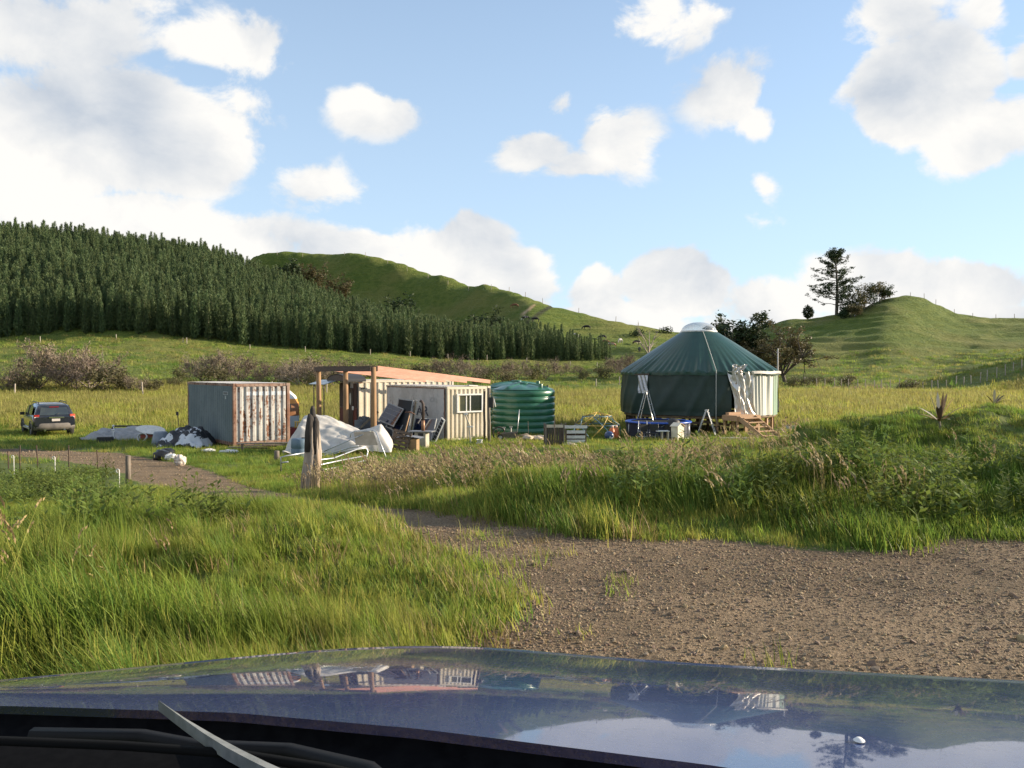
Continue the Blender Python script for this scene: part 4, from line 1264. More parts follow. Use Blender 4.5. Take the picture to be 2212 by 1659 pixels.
def build_grass():
    long_t = [tuft(M_GRASS, 46, .56, .20, .0105, .6, droop=.9, seg=4, wind=.6) for _ in range(3)] + [tuft(M_GRASSY, 46, .52, .20, .0105, .6, droop=.9, seg=4, wind=.6) for _ in range(2)] + [tuft(M_GRASSD, 46, .52, .20, .011, .55, seg=4, wind=.55)]
    long_t.append(tuft(M_STRAW, 20, .46, .24, .008, .8, droop=.9, seg=4, wind=.6))
    straw_t = [tuft(M_STRAW, 26, .30, .22, .008, .9, droop=1.0) for _ in range(2)]
    # left bank: tall lush grass, windblown, yellower towards the drive
    X, Y = field_pts(-14, 1, 2.4, 16, 95, keep=lambda x, y: off_road(x, y) * np.clip(1.35 - y / 22, .35, 1) * (x < np.interp(y, [2, 7.0, 8.4, 10.5, 12.6, 14.6, 18], [1, .2, -.9, -2.1, -3.7, -5.3, -7.6])))
    sc = np.clip(.60 + (fbm(X * .9, Y * .9, 61, 3) - .5) * 2.0, .26, 1.15) * np.clip(1.0 - .55 * road_mask(X, Y) * 2, .3, 1) * np.interp(Y, [2.5, 5, 7.0, 8.3, 9.6, 15], [.85, .95, .72, .36, .20, .20])
    sc = sc * np.interp(X, [-1.8, -.5, .2], [1, .62, .4])
    near_road = np.clip(road_mask(X + .9, Y - .2), 0, 1)
    yel = G.random(len(X)) < .18 + .5 * near_road + .35 * (fbm(X * .5, Y * .5, 62, 2) - .5)
    idx = np.where(yel, G.integers(3, 5, len(X)), G.choice([0, 1, 2, 5], len(X)))
    idx = np.where(G.random(len(X)) < .07 + .15 * near_road, 6, idx)
    put('tall_bank_grass', 'tall lush windblown grass on the roadside bank', X, Y, sc, long_t, spin=.7, order=idx)
    X, Y = field_pts(-3.5, 1.4, 3.0, 8.5, 30, keep=lambda x, y: np.clip(1 - np.abs(road_mask(x, y) - .45) * 1.9, 0, 1) * .8)
    put('dead_grass_verge', 'straw-coloured dead grass along the gravel edge', X, Y, .8, straw_t + [tuft(M_GRASSY, 24, .22, .2, .009, .8)])
    # verge tufts creeping into the gravel
    short_t = [tuft(M_GRASS, 22, .16, .14, .008, .8), tuft(M_GRASSY, 22, .14, .16, .008, .9), tuft(M_STRAW, 18, .12, .16, .007, 1.0)]
    X, Y = field_pts(-1.5, 4.5, 3.4, 8.0, 26, keep=lambda x, y: (road_mask(x, y) > .3) * np.clip((fbm(x * 1.1, y * 1.1, 71, 3) - .50) * 6, 0, 1) * np.clip((1.1 - x) / 1.6, .01, 1))
    put('gravel_weeds', 'short grass tufts growing through the gravel', X, Y, .8, short_t)
    # bank across the road and down to the yard
    mid_t = [tuft(M_GRASS, 46, .27, .26, .011, .8, seg=3, wind=.5) for _ in range(2)] + [tuft(M_GRASSY, 46, .28, .26, .011, .8, wind=.5) for _ in range(2)] + [tuft(M_GRASSD, 50, .25, .26, .012, .8, wind=.4) for _ in range(2)]
    def front(x, y): return off_road(x, y) * (x > np.interp(y, [7, 8, 11, 13, 15, 18, 24, 29], [-.3, -.3, -1.7, -3.2, -4.8, -6.9, -10.8, -15]))
    X, Y = field_pts(-9, 15, 7.2, 17, 80, keep=lambda x, y: front(x, y) * np.clip(1.5 - y / 16, .5, 1))
    X2, Y2 = field_pts(-17, 32, 17, 37, 26, keep=lambda x, y: front(x, y) * np.interp(y, [30, 36], [1, .55]))
    X = np.concatenate([X, X2]); Y = np.concatenate([Y, Y2])
    mound = np.clip((X - 3.4 - (Y - 12) * .10) / 2.0, 0, 1)
    fb = fbm(X * .55, Y * .55, 81, 3)
    sc = np.clip(.56 + (fb - .5) * 2.4, .30 + .1 * mound, 1.3) * np.interp(Y, [7.5, 10, 17, 24, 28, 36], [.95, .95, .85, .6, .42, .32]) * (1 - .25 * mound) * np.where(X < -1.5, np.interp(Y, [10, 16, 20, 25], [1, .85, .55, .35]), 1)
    dark = G.random(len(X)) < np.clip(.38 + .45 * mound + (fb - .5), 0, .88)
    yel = G.random(len(X)) < np.clip(.38 + (.5 - fb) * 1.5, 0, 1)
    idx = np.where(dark, G.integers(4, 6, len(X)), np.where(yel, G.integers(2, 4, len(X)), G.integers(0, 2, len(X))))
    put('rough_bank_grass', 'rough tussocky grass on the mounds beyond the road', X, Y, sc, mid_t, order=idx)
    # seeding stalks: brown haze on the middle bank
    seed_t = [seed_tuft(9, .46, M_GRASSY, M_SEED), seed_tuft(12, .52, M_STRAW, M_SEED), seed_tuft(8, .40, M_STRAW, M_SEED)]
    def seedy(x, y):
        return front(x, y) * np.clip((fbm(x * .35, y * .35, 91, 3) - .42) * 5, 0, 1) * np.clip(1 - (x - 4.2 - (y - 12) * .08) / 2.5, .06, 1) * np.clip((y - 8.2) / 2, 0, 1) * np.clip((23 - y) / 5, 0, 1) * np.clip((x + 4.5) / 2, 0, 1)
    X, Y = field_pts(-9, 18, 8.2, 22, 15, keep=seedy)
    X2, Y2 = field_pts(-14, 26, 20, 34, 4, keep=seedy)
    put('seeding_grass', 'brownish seeding grass stalks on the bank', np.concatenate([X, X2]), np.concatenate([Y, Y2]), .95, seed_t)
    # low dense turf under the long grass
    turf_t = [tuft(M_GRASS, 40, .13, .20, .009, .9), tuft(M_GRASSY, 40, .12, .20, .009, .9), tuft(M_GRASSD, 40, .13, .20, .010, .9), tuft(M_STRAW, 30, .10, .20, .008, 1.1)]
    X, Y = field_pts(-13, 1, 2.6, 15, 75, keep=lambda x, y: off_road(x, y, .62))
    X2, Y2 = field_pts(-8, 22, 7.4, 24, 26, keep=lambda x, y: off_road(x, y, .6))
    X = np.concatenate([X, X2]); Y = np.concatenate([Y, Y2])
    put('bank_turf', 'low dense turf under the longer grass of the banks', X, Y, 1.0, turf_t, order=G.choice(4, len(X), p=[.4, .28, .24, .08]))
    # a few tall stalks in the near left grass
    X = np.array([-2.9, -3.1, -2.75, -3.3, -2.55, -2.4, -3.5, -2.0, -1.7, -1.5, -1.62]); Y = np.array([4.6, 4.8, 4.9, 5.0, 5.2, 5.3, 5.1, 5.6, 5.7, 5.6, 5.8])
    X, Y = X[:7], Y[:7]
    put('tall_seed_stalks', 'nodding pale seed heads above the near grass', X, Y, .85, [seed_tuft(4, .75, M_GRASSY, M_STRAW)], tilt=.2)
    # leafy weeds on the far part of the left bank and by the bank opposite
    weed_t = [weed(7, .58, M_WEED, .115) for _ in range(4)]
    X, Y = field_pts(-12, -2.2, 7.0, 19, 20, keep=lambda x, y: off_road(x, y) * (x < np.interp(y, [7, 10, 12, 14, 18], [-2.6, -3.9, -5.8, -7.6, -9.6])) * np.clip((fbm(x * .5, y * .5, 101, 3) - .36) * 5, 0, 1))
    Xb, Yb = field_pts(-1, 12, 8.0, 16, 8, keep=lambda x, y: front(x, y) * np.clip((fbm(x * .6, y * .6, 105, 3) - .52) * 8, 0, 1))
    put('leafy_weeds', 'broad-leaved weeds growing through the bank grass', np.concatenate([X, Xb]), np.concatenate([Y, Yb]), np.concatenate([np.interp(Y, [7, 11, 13, 18], [.7, .5, .6, .65]), np.full(len(Xb), .8)]), weed_t, spin=3)
    # yard: short worn grass
    yard_t = [tuft(M_GRASS, 40, .16, .34, .016, .8), tuft(M_GRASSY, 40, .18, .34, .016, .8), tuft(M_GRASSD, 40, .2, .34, .016, .7)]
    X, Y = field_pts(-40, 40, 25, 56, 7, keep=lambda x, y: off_road(x, y) * np.clip((y - 26) / 6, .3, 1))
    put('yard_grass', 'short green grass round the containers and the yurt', X, Y, 1.0, yard_t)
    # lush fringe on the drive's far side by the blue container and the tarpaulin
    X, Y = field_pts(-15, -3, 20, 31, 12, keep=lambda x, y: off_road(x, y) * (drive_dist(x, y) < 5.5) * (x > np.interp(y, [20, 30], [-8, -15])))
    put('drive_fringe_grass', 'lush grass fringe between the drive and the blue container', X, Y, .62, [mid_t[0], mid_t[4], mid_t[5], mid_t[1]])
    # field: long seeding grass
    fld_t = [tuft(M_FIELD, 34, .42, .7, .035, .7, droop=.9), tuft(M_FIELD, 34, .5, .8, .035, .6), tuft(M_GRASSY, 34, .36, .8, .04, .8), tuft(M_GRASS, 30, .3, .8, .04, .8)]
    X, Y = field_pts(-100, 105, 44, 118, 1.9, amax=.8, amin=-.8)
    idx = np.where(G.random(len(X)) < np.clip((fbm(X / 7, Y / 7, 111, 3) - .38) * 5, .2, .95), G.integers(0, 2, len(X)), G.integers(2, 4, len(X)))
    put('field_grass', 'long yellow-green seeding grass of the flat field', X, Y, np.interp(Y, [44, 110], [1.0, 1.5]), fld_t, order=idx)
    # pasture tussocks on the slope below the forest and the hill foot
    tus_t = [tuft(M_GRASSD, 30, .5, .9, .06, .7), tuft(M_GRASS, 30, .4, 1.0, .06, .8), tuft(M_FIELD, 30, .5, .9, .06, .7)]
    X, Y = field_pts(-150, 180, 112, 215, .13, amax=.78, amin=-.78)
    put('pasture_tussocks', 'coarse grass tussocks on the lower pasture slopes', X, Y, 1.25, tus_t)
build_grass()

# ------------------------------------------------------------------ loose stones of the gravel road
def build_gravel():
    tpl = []
    mats = [mk('brown_road_metal', (.28, .195, .115), (.155, .108, .064), scale=12, rough=.9, rnd=.35), mk('grey_road_metal', (.27, .20, .135), (.16, .12, .082), scale=12, rough=.9, rnd=.35), mk('ochre_road_metal', (.33, .235, .145), (.24, .165, .10), scale=12, rough=.9, rnd=.3)]
    for m_ in mats:
        for k in range(2):
            bm = bmesh.new(); bmesh.ops.create_icosphere(bm, subdivisions=1, radius=1.0)
            for v in bm.verts:
                v.co *= random.uniform(.65, 1.2); v.co.z *= .6
            me = bpy.data.meshes.new('stone'); bm.to_mesh(me); bm.free(); me.materials.append(m_); tpl.append(me)
    X, Y = field_pts(-2.4, 6.5, 3.0, 8.6, 1900, keep=lambda x, y: np.clip(road_mask(x, y) * 1.4 - .2, 0, 1) * (.45 + .55 * np.clip((fbm(x * .8, y * .8, 121, 3) - .3) * 3, 0, 1)))
    X2, Y2 = field_pts(-22, 0, 8, 32, 60, keep=lambda x, y: road_mask(x, y) > .6)
    X = np.concatenate([X, X2]); Y = np.concatenate([Y, Y2])
    n = len(X)
    sz = .0074 * np.exp(G.normal(0, .38, n)) * np.interp(Y, [8, 14, 30], [1, 1.3, 2.0]) * np.where(G.random(n) < .006, 2.2, 1.0)
    rot = G.uniform(0, 6.28, (n, 3)) * np.array([.15, .15, 1])
    scatter('gravel', 'loose brown and grey gravel on the road', np.stack([X, Y, ground_z(X, Y) + sz * .15], -1), rot, np.repeat(sz[:, None], 3, 1), G.choice(6, n, p=[.26, .26, .16, .16, .08, .08]), tpl)
build_gravel()
# ------------------------------------------------------------------ trees
TR = np.random.default_rng(23)
M_BARK = mk('grey_brown_bark', (.075, .06, .047), (.12, .10, .08), scale=4, stretch=(3, 3, .6), rough=.9)
M_PINE = leaf_mat('pine_needles', (.062, .102, .042), (.150, .192, .080), trans=.35, rnd=.14, scale=1.1)
M_MACRO = leaf_mat('dark_cypress_foliage', (.028, .050, .020), (.050, .072, .026), trans=.2, rnd=.2, scale=.3)
M_BRONZE = leaf_mat('bronze_green_foliage', (.075, .070, .028), (.115, .092, .038), trans=.25, rnd=.2, scale=.3)
M_TWIG = mk('purple_brown_twigs', (.155, .120, .092), (.22, .175, .13), scale=.8, rough=.9, rnd=.2, spec=.1)
M_TWIGG = leaf_mat('olive_scrub_leaves', (.11, .105, .045), (.15, .135, .06), trans=.25, rnd=.25, scale=.5)
M_DEAD = mk('bleached_dead_wood', (.36, .30, .25), (.26, .21, .17), scale=3, rough=.85)

def pine_mesh(H, Rmax, seed, whorl=.42, bare=.0):
    g = np.random.default_rng(seed)
    P = []; D = []; Ls = []; Ws = []
    z = H * (.03 + bare)
    while z < H * .985:
        f = z / H
        r = Rmax * (min(1, (f + .10) / .28) ** .6) * (1 - f) ** .62 + .14
        nb = int(5 + 3 * (1 - f))
        a0 = g.random() * 6.28
        for b in range(nb):
            a = a0 + b * 6.28 / nb + g.normal(0, .25)
            L = r * g.uniform(.65, 1.15)
            rise = .55 + .9 * f + g.normal(0, .12)
            m = max(3, int(L / .26))
            for k in range(m):
                t = (k + .6) / m
                hor = L * t; up = rise * L * t * t * .8 + .1 * t
                p = np.array([math.cos(a) * hor, math.sin(a) * hor, z + up])
                d = np.array([math.cos(a), math.sin(a), rise * 1.7 * t + .1]); d /= np.linalg.norm(d)
                for q in range(2):
                    dd = d + g.normal(0, .38, 3) + np.array([0, 0, .25]); dd /= np.linalg.norm(dd)
                    P.append(p + g.normal(0, .10, 3)); D.append(dd); Ls.append(g.uniform(.55, 1.1) * (.6 + .4 * (1 - f))); Ws.append(g.uniform(.14, .28) * (.6 + .5 * (1 - f)))
        z += whorl * g.uniform(.8, 1.2) * (1 - .3 * f)
    for k in range(5):
        P.append(np.array([0, 0, H * (.97 + .012 * k)])); D.append(np.array([g.normal(0, .1), g.normal(0, .1), 1.0]) / 1.02); Ls.append(.8); Ws.append(.14)
    V, F = quads_along(np.array(P), np.array(D), np.array(Ls), np.array(Ws), g)
    crown = raw_mesh('crown', V, F, M_PINE)
    tr = MB().tube([(0, 0, -.6), (g.normal(0, .05), 0, H * .5), (0, 0, H * .98)], [H * .014, H * .009, .02], 7)
    return tr.mesh('trunk', M_BARK), crown

PINES = [pine_mesh(9.4 + .4 * k, 1.2 + .12 * (k % 3), 300 + k, whorl=.40) for k in range(6)]
def forest():
    us = np.array([-400, 0, 450, 750, 1040, 1240, 1325])
    ed = np.array([199, 202, 207, 214, 224, 233, 238.])
    ub = np.array([-400, 0, 300, 525, 545, 600, 650, 750, 870, 950, 1040, 1140, 1240, 1325])
    bk = np.array([366, 362, 362, 362, 352, 334, 326, 304, 294, 284, 273, 262, 252, 247.])
    X, Y = [], []
    for yy in np.arange(198, 370, 2.35):
        for xx in np.arange(-330, 60, 2.35):
            x = xx + TR.normal(0, .6) + (1.2 if int(yy / 2.35) % 2 else 0); y = yy + TR.normal(0, .75)
            u = x / y * FU + 1106
            if u < -260 or u > 1322: continue
            e = np.interp(u, us, ed); b = np.interp(u, ub, bk)
            if e + TR.random() * 2 < y < b: X.append(x); Y.append(y)
    X = np.array(X); Y = np.array(Y)
    u = X / Y * FU + 1106
    depth = Y - np.interp(u, us, ed)
    Z = ground_z(X, Y)
    sc = (TR.uniform(.72, 1.14, len(X)) - .25 * (TR.random(len(X)) < .12)) * np.interp(u, [0, 900, 1150, 1325], [1.02, .98, .82, .62])
    order = np.argsort(depth + (u < -5) * 500)
    front = order[:260]
    for k in front:
        t = thing('pine_tree', 'dark green young pine in the front rows of the plantation', 'tree', (X[k], Y[k], Z[k]), TR.random() * 6.28, 'pines along the plantation edge', scale=float(sc[k]))
        tm, cm = PINES[int(TR.integers(0, len(PINES)))]
        for nm, me in (('trunk', tm), ('crown', cm)):
            o = bpy.data.objects.new(nm, me); COL.objects.link(o); o.parent = t
    rest = order[260:]
    n = len(rest)
    tp = []
    for tm, cm in PINES:
        tp.append(cm)
    rot = np.stack([TR.normal(0, .03, n), TR.normal(0, .03, n), TR.random(n) * 6.28], -1)
    scatter('pine_forest', 'dense dark pine plantation covering the hillside', np.stack([X[rest], Y[rest], Z[rest]], -1), rot, sc[rest], TR.integers(0, len(tp), n), tp)
forest()

def branching(H, seed, n0=5, spread=.5, levels=3, r0=.16, up=.6, trunk=.25, kids=4, curl=.2, ratio=.62):
    """returns limb polylines [(pts, radii)] and tip points"""
    g = np.random.default_rng(seed)
    limbs = []; tips = []
    def grow(p, d, L, r, lv):
        pts = [p]; n = 4
        for k in range(n):
            d = d + g.normal(0, curl, 3) * .5 + np.array([0, 0, up * .12]); d = d / np.linalg.norm(d)
            pts.append(pts[-1] + d * L / n)
        limbs.append((pts, [max(.012, r * (1 - .55 * k / n)) for k in range(n + 1)], lv))
        if lv <= 0:
            tips.extend(pts[2:]); return
        for c in range(kids):
            t = g.uniform(.4, 1.0); i = min(n, int(t * n)); q = pts[i]
            dd = d + g.normal(0, spread, 3); dd[2] = dd[2] * .7 + up * .2; dd /= np.linalg.norm(dd)
            grow(q, dd, L * ratio * g.uniform(.75, 1.2), r * .5, lv - 1)
    base = np.array([0, 0, -.3]); top = np.array([g.normal(0, .05) * H, g.normal(0, .05) * H, H * trunk])
    limbs.append(([base, (base + top) / 2, top], [r0 * 1.25, r0, r0 * .9], levels))
    for k in range(n0):
        a = 6.28 * k / n0 + g.normal(0, .3)
        d = np.array([math.cos(a) * spread * 1.6, math.sin(a) * spread * 1.6, up + .35]); d /= np.linalg.norm(d)
        grow(top - np.array([0, 0, H * trunk * .3 * g.random()]), d, H * (1 - trunk) * .55 * g.uniform(.8, 1.15), r0 * .6, levels - 1)
    return limbs, np.array(tips)

def tube_limbs(limbs, n=6, minlv=0):
    mb = MB()
    for pts, rs, lv in limbs:
        if lv >= minlv: mb.tube(pts, list(rs), n if lv > 0 else 4, cap=False)
    return mb

def clump_leaves(C, rad, n_each, L, W, g, flat=.6, droop=0.0):
    P = np.repeat(C, n_each, 0) + g.normal(0, rad, (len(C) * n_each, 3)) * np.array([1, 1, flat])
    D = g.normal(0, 1, P.shape); D[:, 2] = np.abs(D[:, 2]) * .5 - droop; D /= np.linalg.norm(D, axis=1)[:, None]
    return quads_along(P, D, L * g.uniform(.6, 1.3, len(P)), W * g.uniform(.6, 1.3, len(P)), g)

def tree(name, label, loc, limbs, leaves, leaf_m, group=None, rz=0.0, bark=M_BARK, scale=None, minlv=0):
    t = thing(name, label, 'tree', loc, rz, group, scale=scale)
    tube_limbs(limbs, 7, minlv).build('trunk', bark, t, fix=False)
    if leaves is not None:
        o = bpy.data.objects.new('crown', raw_mesh('crown', *leaves, leaf_m)); COL.objects.link(o); o.parent = t
    return t

def place(u, Y): 
    x = (u - 1106) / FU * Y
    return (x, Y, gz(x, Y))

def special_trees():
    g = np.random.default_rng(77)
    # the tall old pine on the hilltop: bare straight trunk, tiers of long level branches with tufts
    H = 21.5
    limbs = [([np.array([0, 0, -1.]), np.array([.2, 0, H * .45]), np.array([-.3, 0, H * .8]), np.array([-.5, 0, H])], [.62, .45, .25, .06], 3)]
    tips = []
    z = H * .16
    while z < H * .98:
        f = z / H
        for b in range(4 if f < .8 else 5):
            a = g.random() * 6.28
            Lr = (11.5 * (1 - f) ** .5 * (.55 + .45 * g.random()) + .8) * (1.15 if math.cos(a) < 0 else .95)
            if .55 < f < .72 and g.random() < .35: continue
            d = np.array([math.cos(a), math.sin(a), g.normal(.12, .10) + (.5 * (f > .78))])
            p = np.array([-.3 * f, 0, z]); pts = [p]
            for k in range(5):
                d = d + g.normal(0, .10, 3) + np.array([0, 0, .05]); d /= np.linalg.norm(d); pts.append(pts[-1] + d * Lr / 5)
            limbs.append((pts, [.16 * (1 - f) + .05, .10, .08, .06, .04, .02], 1))
            for k in (2, 3, 4, 5):
                for q in range(2):
                    tips.append(pts[k] + g.normal(0, .35, 3) + np.array([0, 0, .15]))
        z += H * .040
    V, F = clump_leaves(np.array(tips), .42, 16, .75, .26, g, .45)
    tree('tall_pine', 'tall old pine with tiers of sparse level branches on the hilltop', place(1806, 276), limbs, (V, F), M_MACRO)
    # dark spreading conifer behind the yurt roof
    limbs, tips = branching(17, 5, n0=8, spread=.62, levels=3, r0=.5, up=.55, trunk=.14, kids=4)
    top = tips[:, 2].max(); tips[:, 2] *= 17.0 / top; tips[:, :2] *= 1.02
    limbs = [([p * np.array([1.02, 1.02, 17.0 / top]) for p in a], b, c) for a, b, c in limbs]
    tips = tips[(np.abs(tips[:, 0]) < 5.6) & (np.abs(tips[:, 1]) < 6)]
    limbs = [q for q in limbs if abs(q[0][-1][0]) < 5.6]
    V, F = clump_leaves(tips, .60, 26, .95, .34, g, .5)
    tree('spreading_conifer', 'dark layered conifer rising behind the yurt roof', place(1592, 172), limbs, (V, F), M_MACRO)
    # bronze-green spreading tree with open lower limbs
    limbs, tips = branching(12, 9, n0=9, spread=.70, levels=3, r0=.40, up=.50, trunk=.12, kids=4, ratio=.66)
    top = tips[:, 2].max(); k = 12.6 / top
    tips = tips * np.array([1.25, 1.25, k]); limbs = [([p * np.array([1.25, 1.25, k]) for p in a], b, c) for a, b, c in limbs]
    hi = tips[tips[:, 2] > 3.6]
    V, F = clump_leaves(hi, .45, 15, .75, .24, g, .55)
    tree('spreading_tree', 'bronze-green spreading tree with open bare lower limbs', place(1697, 163), limbs, (V, F), M_BRONZE)
    # bare dead tree
    limbs, tips = branching(9, 34, n0=4, spread=.45, levels=3, r0=.15, up=.6, trunk=.45, kids=3, ratio=.55)
    tree('dead_tree', 'pale leafless dead tree with crooked limbs beside the yurt roof', place(1400, 190), limbs, None, None, bark=M_DEAD, scale=1.75)
    # rounded dark trees above the plantation
    for (u, Y, H, W, lab, m_) in ((620, 340, 17, 12, 'broad dark tree crown at the top edge of the plantation', M_MACRO), (672, 338, 19, 14, 'golden-green broad tree beside a darker crown above the plantation', M_BRONZE),
                              (732, 326, 18, 13, 'wide olive tree crown below the shaded hill face', M_BRONZE), (868, 304, 16, 12, 'dark flat-topped tree standing above the pines on the shaded slope', M_MACRO),
                              (1052, 279, 14, 10, 'dark bushy tree at the pasture end of the plantation', M_MACRO), (1012, 278, 11, 8, 'low dark tree next to the bushy tree above the pines', M_MACRO)):
        limbs, tips = branching(H, int(u), n0=7, spread=.75, levels=2, r0=.35, up=.4, trunk=.2, kids=5)
        tips = tips * np.array([W / 2 / np.abs(tips[:, :2]).max(), W / 2 / np.abs(tips[:, :2]).max(), H / tips[:, 2].max()])
        V, F = clump_leaves(tips, .75, 16, 1.2, .5, g, .6)
        tree('broad_tree', lab, place(u, Y), limbs[:12], (V, F), m_)
    # scrub belt on the right hill's ridge and the clipped round tree beside it
    for k, (u, Y, H) in enumerate(((1835, 268, 5.5), (1852, 270, 7), (1868, 272, 7.5), (1884, 274, 8), (1900, 276, 7), (1912, 277, 5), (1822, 266, 3.5), (1845, 263, 4))):
        limbs, tips = branching(H, 900 + k, n0=6, spread=.7, levels=2, r0=.18, up=.5, trunk=.1, kids=4)
        tips[:, 2] *= H / tips[:, 2].max()
        V, F = clump_leaves(tips, .55, 12, .8, .3, g, .7)
        tree('ridge_scrub', 'brown-green scrub tree in the dark belt beside the tall pine', place(u, Y), limbs[:8], (V, F), M_BRONZE if k % 2 else M_MACRO, 'scrub trees on the ridge')
    P = g.normal(0, 1, (420, 3)); P /= np.linalg.norm(P, axis=1)[:, None]; P = P * g.uniform(.6, 1, (420, 1)) * np.array([1.9, 1.9, 2.4]) + np.array([0, 0, 2.6])
    V, F = clump_leaves(P, .2, 4, .6, .3, g, 1)
    tree('round_tree', 'small rounded dark tree on the skyline left of the tall pine', place(1745, 286), [([np.array([0, 0, -.3]), np.array([0, 0, 1.5]), np.array([0, 0, 3.])], [.2, .16, .1], 3)], (V, F), M_MACRO)
    for (u, Y, lab) in ((1438, 306, 'small dark bush on the ridge beside the dead tree'), (1376, 290, 'low round bush on the pasture left of the dead tree')):
        P = g.normal(0, 1, (160, 3)) * np.array([1.4, 1.2, .7]) + np.array([0, 0, 1.1])
        V, F = clump_leaves(P, .15, 4, .6, .3, g, 1)
        tree('bush', lab, place(u, Y), [([np.array([0, 0, -.3]), np.array([0, 0, .6]), np.array([0, 0, 1.])], [.12, .1, .05], 3)], (V, F), M_MACRO)
special_trees()

def shrub_meshes():
    out_ = []
    for k in range(4):
        g = np.random.default_rng(500 + k)
        limbs, tips = branching(5, 500 + k, n0=9, spread=.6, levels=3, r0=.09, up=.42, trunk=.05, kids=4, ratio=.60)
        s_ = 5.0 / tips[:, 2].max()
        tips = tips * np.array([1.25, 1.25, s_]); limbs = [([p * np.array([1.25, 1.25, s_]) for p in a], b, c) for a, b, c in limbs]
        tw = tube_limbs(limbs, 4, 0).mesh('stems', M_DEAD if k == 3 else M_TWIG)
        D = g.normal(0, 1, (len(tips) * 3, 3)); D[:, 2] += .8; D /= np.linalg.norm(D, axis=1)[:, None]
        V, F = quads_along(np.repeat(tips, 3, 0) + g.normal(0, .18, (len(tips) * 3, 3)), D, .55, .07, g)
        up = np.repeat(tips[tips[:, 2] > 2.6], 2, 0)
        D2 = g.normal(0, 1, up.shape); D2 /= np.linalg.norm(D2, axis=1)[:, None]
        V2, F2 = quads_along(up + g.normal(0, .22, up.shape), D2, .20, .09, g)
        out_.append((tw, raw_mesh('twigs', *merge([(V, F), (V2, F2)]), M_TWIG)))
    for k in range(2):
        g = np.random.default_rng(540 + k)
        limbs, tips = branching(3.4, 540 + k, n0=8, spread=.7, levels=2, r0=.07, up=.35, trunk=.05, kids=5)
        tips[:, 2] *= 3.0 / tips[:, 2].max()
        V, F = clump_leaves(tips, .28, 9, .34, .16, g, .8)
        out_.append((tube_limbs(limbs, 4, 1).mesh('stems', M_BARK), raw_mesh('foliage', V, F, M_TWIGG)))
    return out_
SHR = shrub_meshes()
def shrubs():
    g = np.random.default_rng(9)
    spots = []
    # (u, Y, height, kind) kind 0..3 bare, 4..5 leafy
    for u, Y, h, k in ((88, 106, 6.4, 0), (128, 108, 7.0, 1), (168, 106, 5.2, 2), (205, 107, 5.8, 3), (232, 104, 4.0, 4), (292, 104, 2.9, 1), (268, 106, 2.4, 5), (12, 103, 3.9, 2), (38, 104, 2.8, 0), (60, 103, 2.6, 4), (330, 105, 2.0, 5),
                       (440, 122, 5.0, 1), (482, 124, 5.4, 3), (520, 122, 4.6, 0), (462, 118, 3.2, 4), (552, 120, 3.6, 2), (590, 126, 3.8, 1), (640, 118, 5.6, 3), (655, 122, 4.2, 0), (622, 128, 3.0, 4), (665, 130, 4.6, 5), (680, 116, 2.6, 5), (390, 126, 2.2, 5), (376, 112, 1.8, 4),
                       (700, 118, 4.8, 2), (735, 126, 4.4, 5), (770, 134, 4.0, 0), (812, 140, 3.6, 4), (850, 146, 3.5, 5),
                       (905, 150, 3.4, 5), (938, 152, 4.2, 1), (972, 150, 5.0, 2), (1018, 148, 4.8, 3), (1044, 150, 3.2, 5), (1075, 152, 4.6, 2), (1120, 156, 4.4, 1), (1150, 158, 3.2, 5), (1182, 160, 4.6, 0), (1098, 140, 2.6, 4), (1030, 138, 2.4, 5),
                       (1215, 176, 3.4, 0), (1245, 180, 2.6, 1), (1262, 168, 2.2, 4), (1302, 172, 3.0, 5), (1325, 190, 4.4, 0), (1345, 196, 5.2, 1), (1366, 198, 4.6, 2), (1352, 176, 3.2, 3), (1390, 186, 3.6, 0),
                       (1712, 150, 2.2, 5), (1738, 148, 1.8, 4), (1790, 150, 1.6, 4), (1830, 146, 2.4, 5), (1760, 153, 2.0, 5), (1955, 127, 1.7, 4), (1972, 128, 2.1, 5)):
        x, y, z = place(u, Y)
        bare = k < 4
        lab = 'bare purple-brown scrub bush along the foot of the slope' if bare else 'low olive-green scrub bush along the foot of the slope'
        t = thing('scrub_bush', lab, 'bush', (x, y, z - .1), g.random() * 6.28, 'bare scrub bushes' if bare else 'leafy scrub bushes', scale=h / (5.0 if bare else 3.0) * g.uniform(.95, 1.05))
        for nm, me in (('stems', SHR[k][0]), ('twigs' if bare else 'foliage', SHR[k][1])):
            o = bpy.data.objects.new(nm, me); COL.objects.link(o); o.parent = t
shrubs()
# ------------------------------------------------------------------ things in the yard
I3 = Matrix.Identity(3)
def rz3(a): return Matrix.Rotation(a, 3, 'Z')
def base(u, Y, dz=0.0):
    x = (u - 1106) / FU * Y
    return Vector((x, Y, gz(x, Y) + dz))
def wheel(parent, loc, r, w, rim_mat, name='wheel', axis='x'):
    prof = [(r * .62, -w / 2), (r * .9, -w / 2), (r, -w * .38), (r, w * .38), (r * .9, w / 2), (r * .62, w / 2)]
    t_ = MB().lathe(prof, 28).build(name, M_TYRE, parent)
    t_.location = loc; t_.rotation_euler = (0, PI / 2, 0) if axis == 'x' else (PI / 2, 0, 0)
    MB().lathe([(0, w * .30), (r * .25, w * .34), (r * .55, w * .30), (r * .63, w * .42), (r * .63, -w * .42), (r * .55, -w * .30), (0, -w * .34)], 28).build('rim', rim_mat, t_)
    return t_

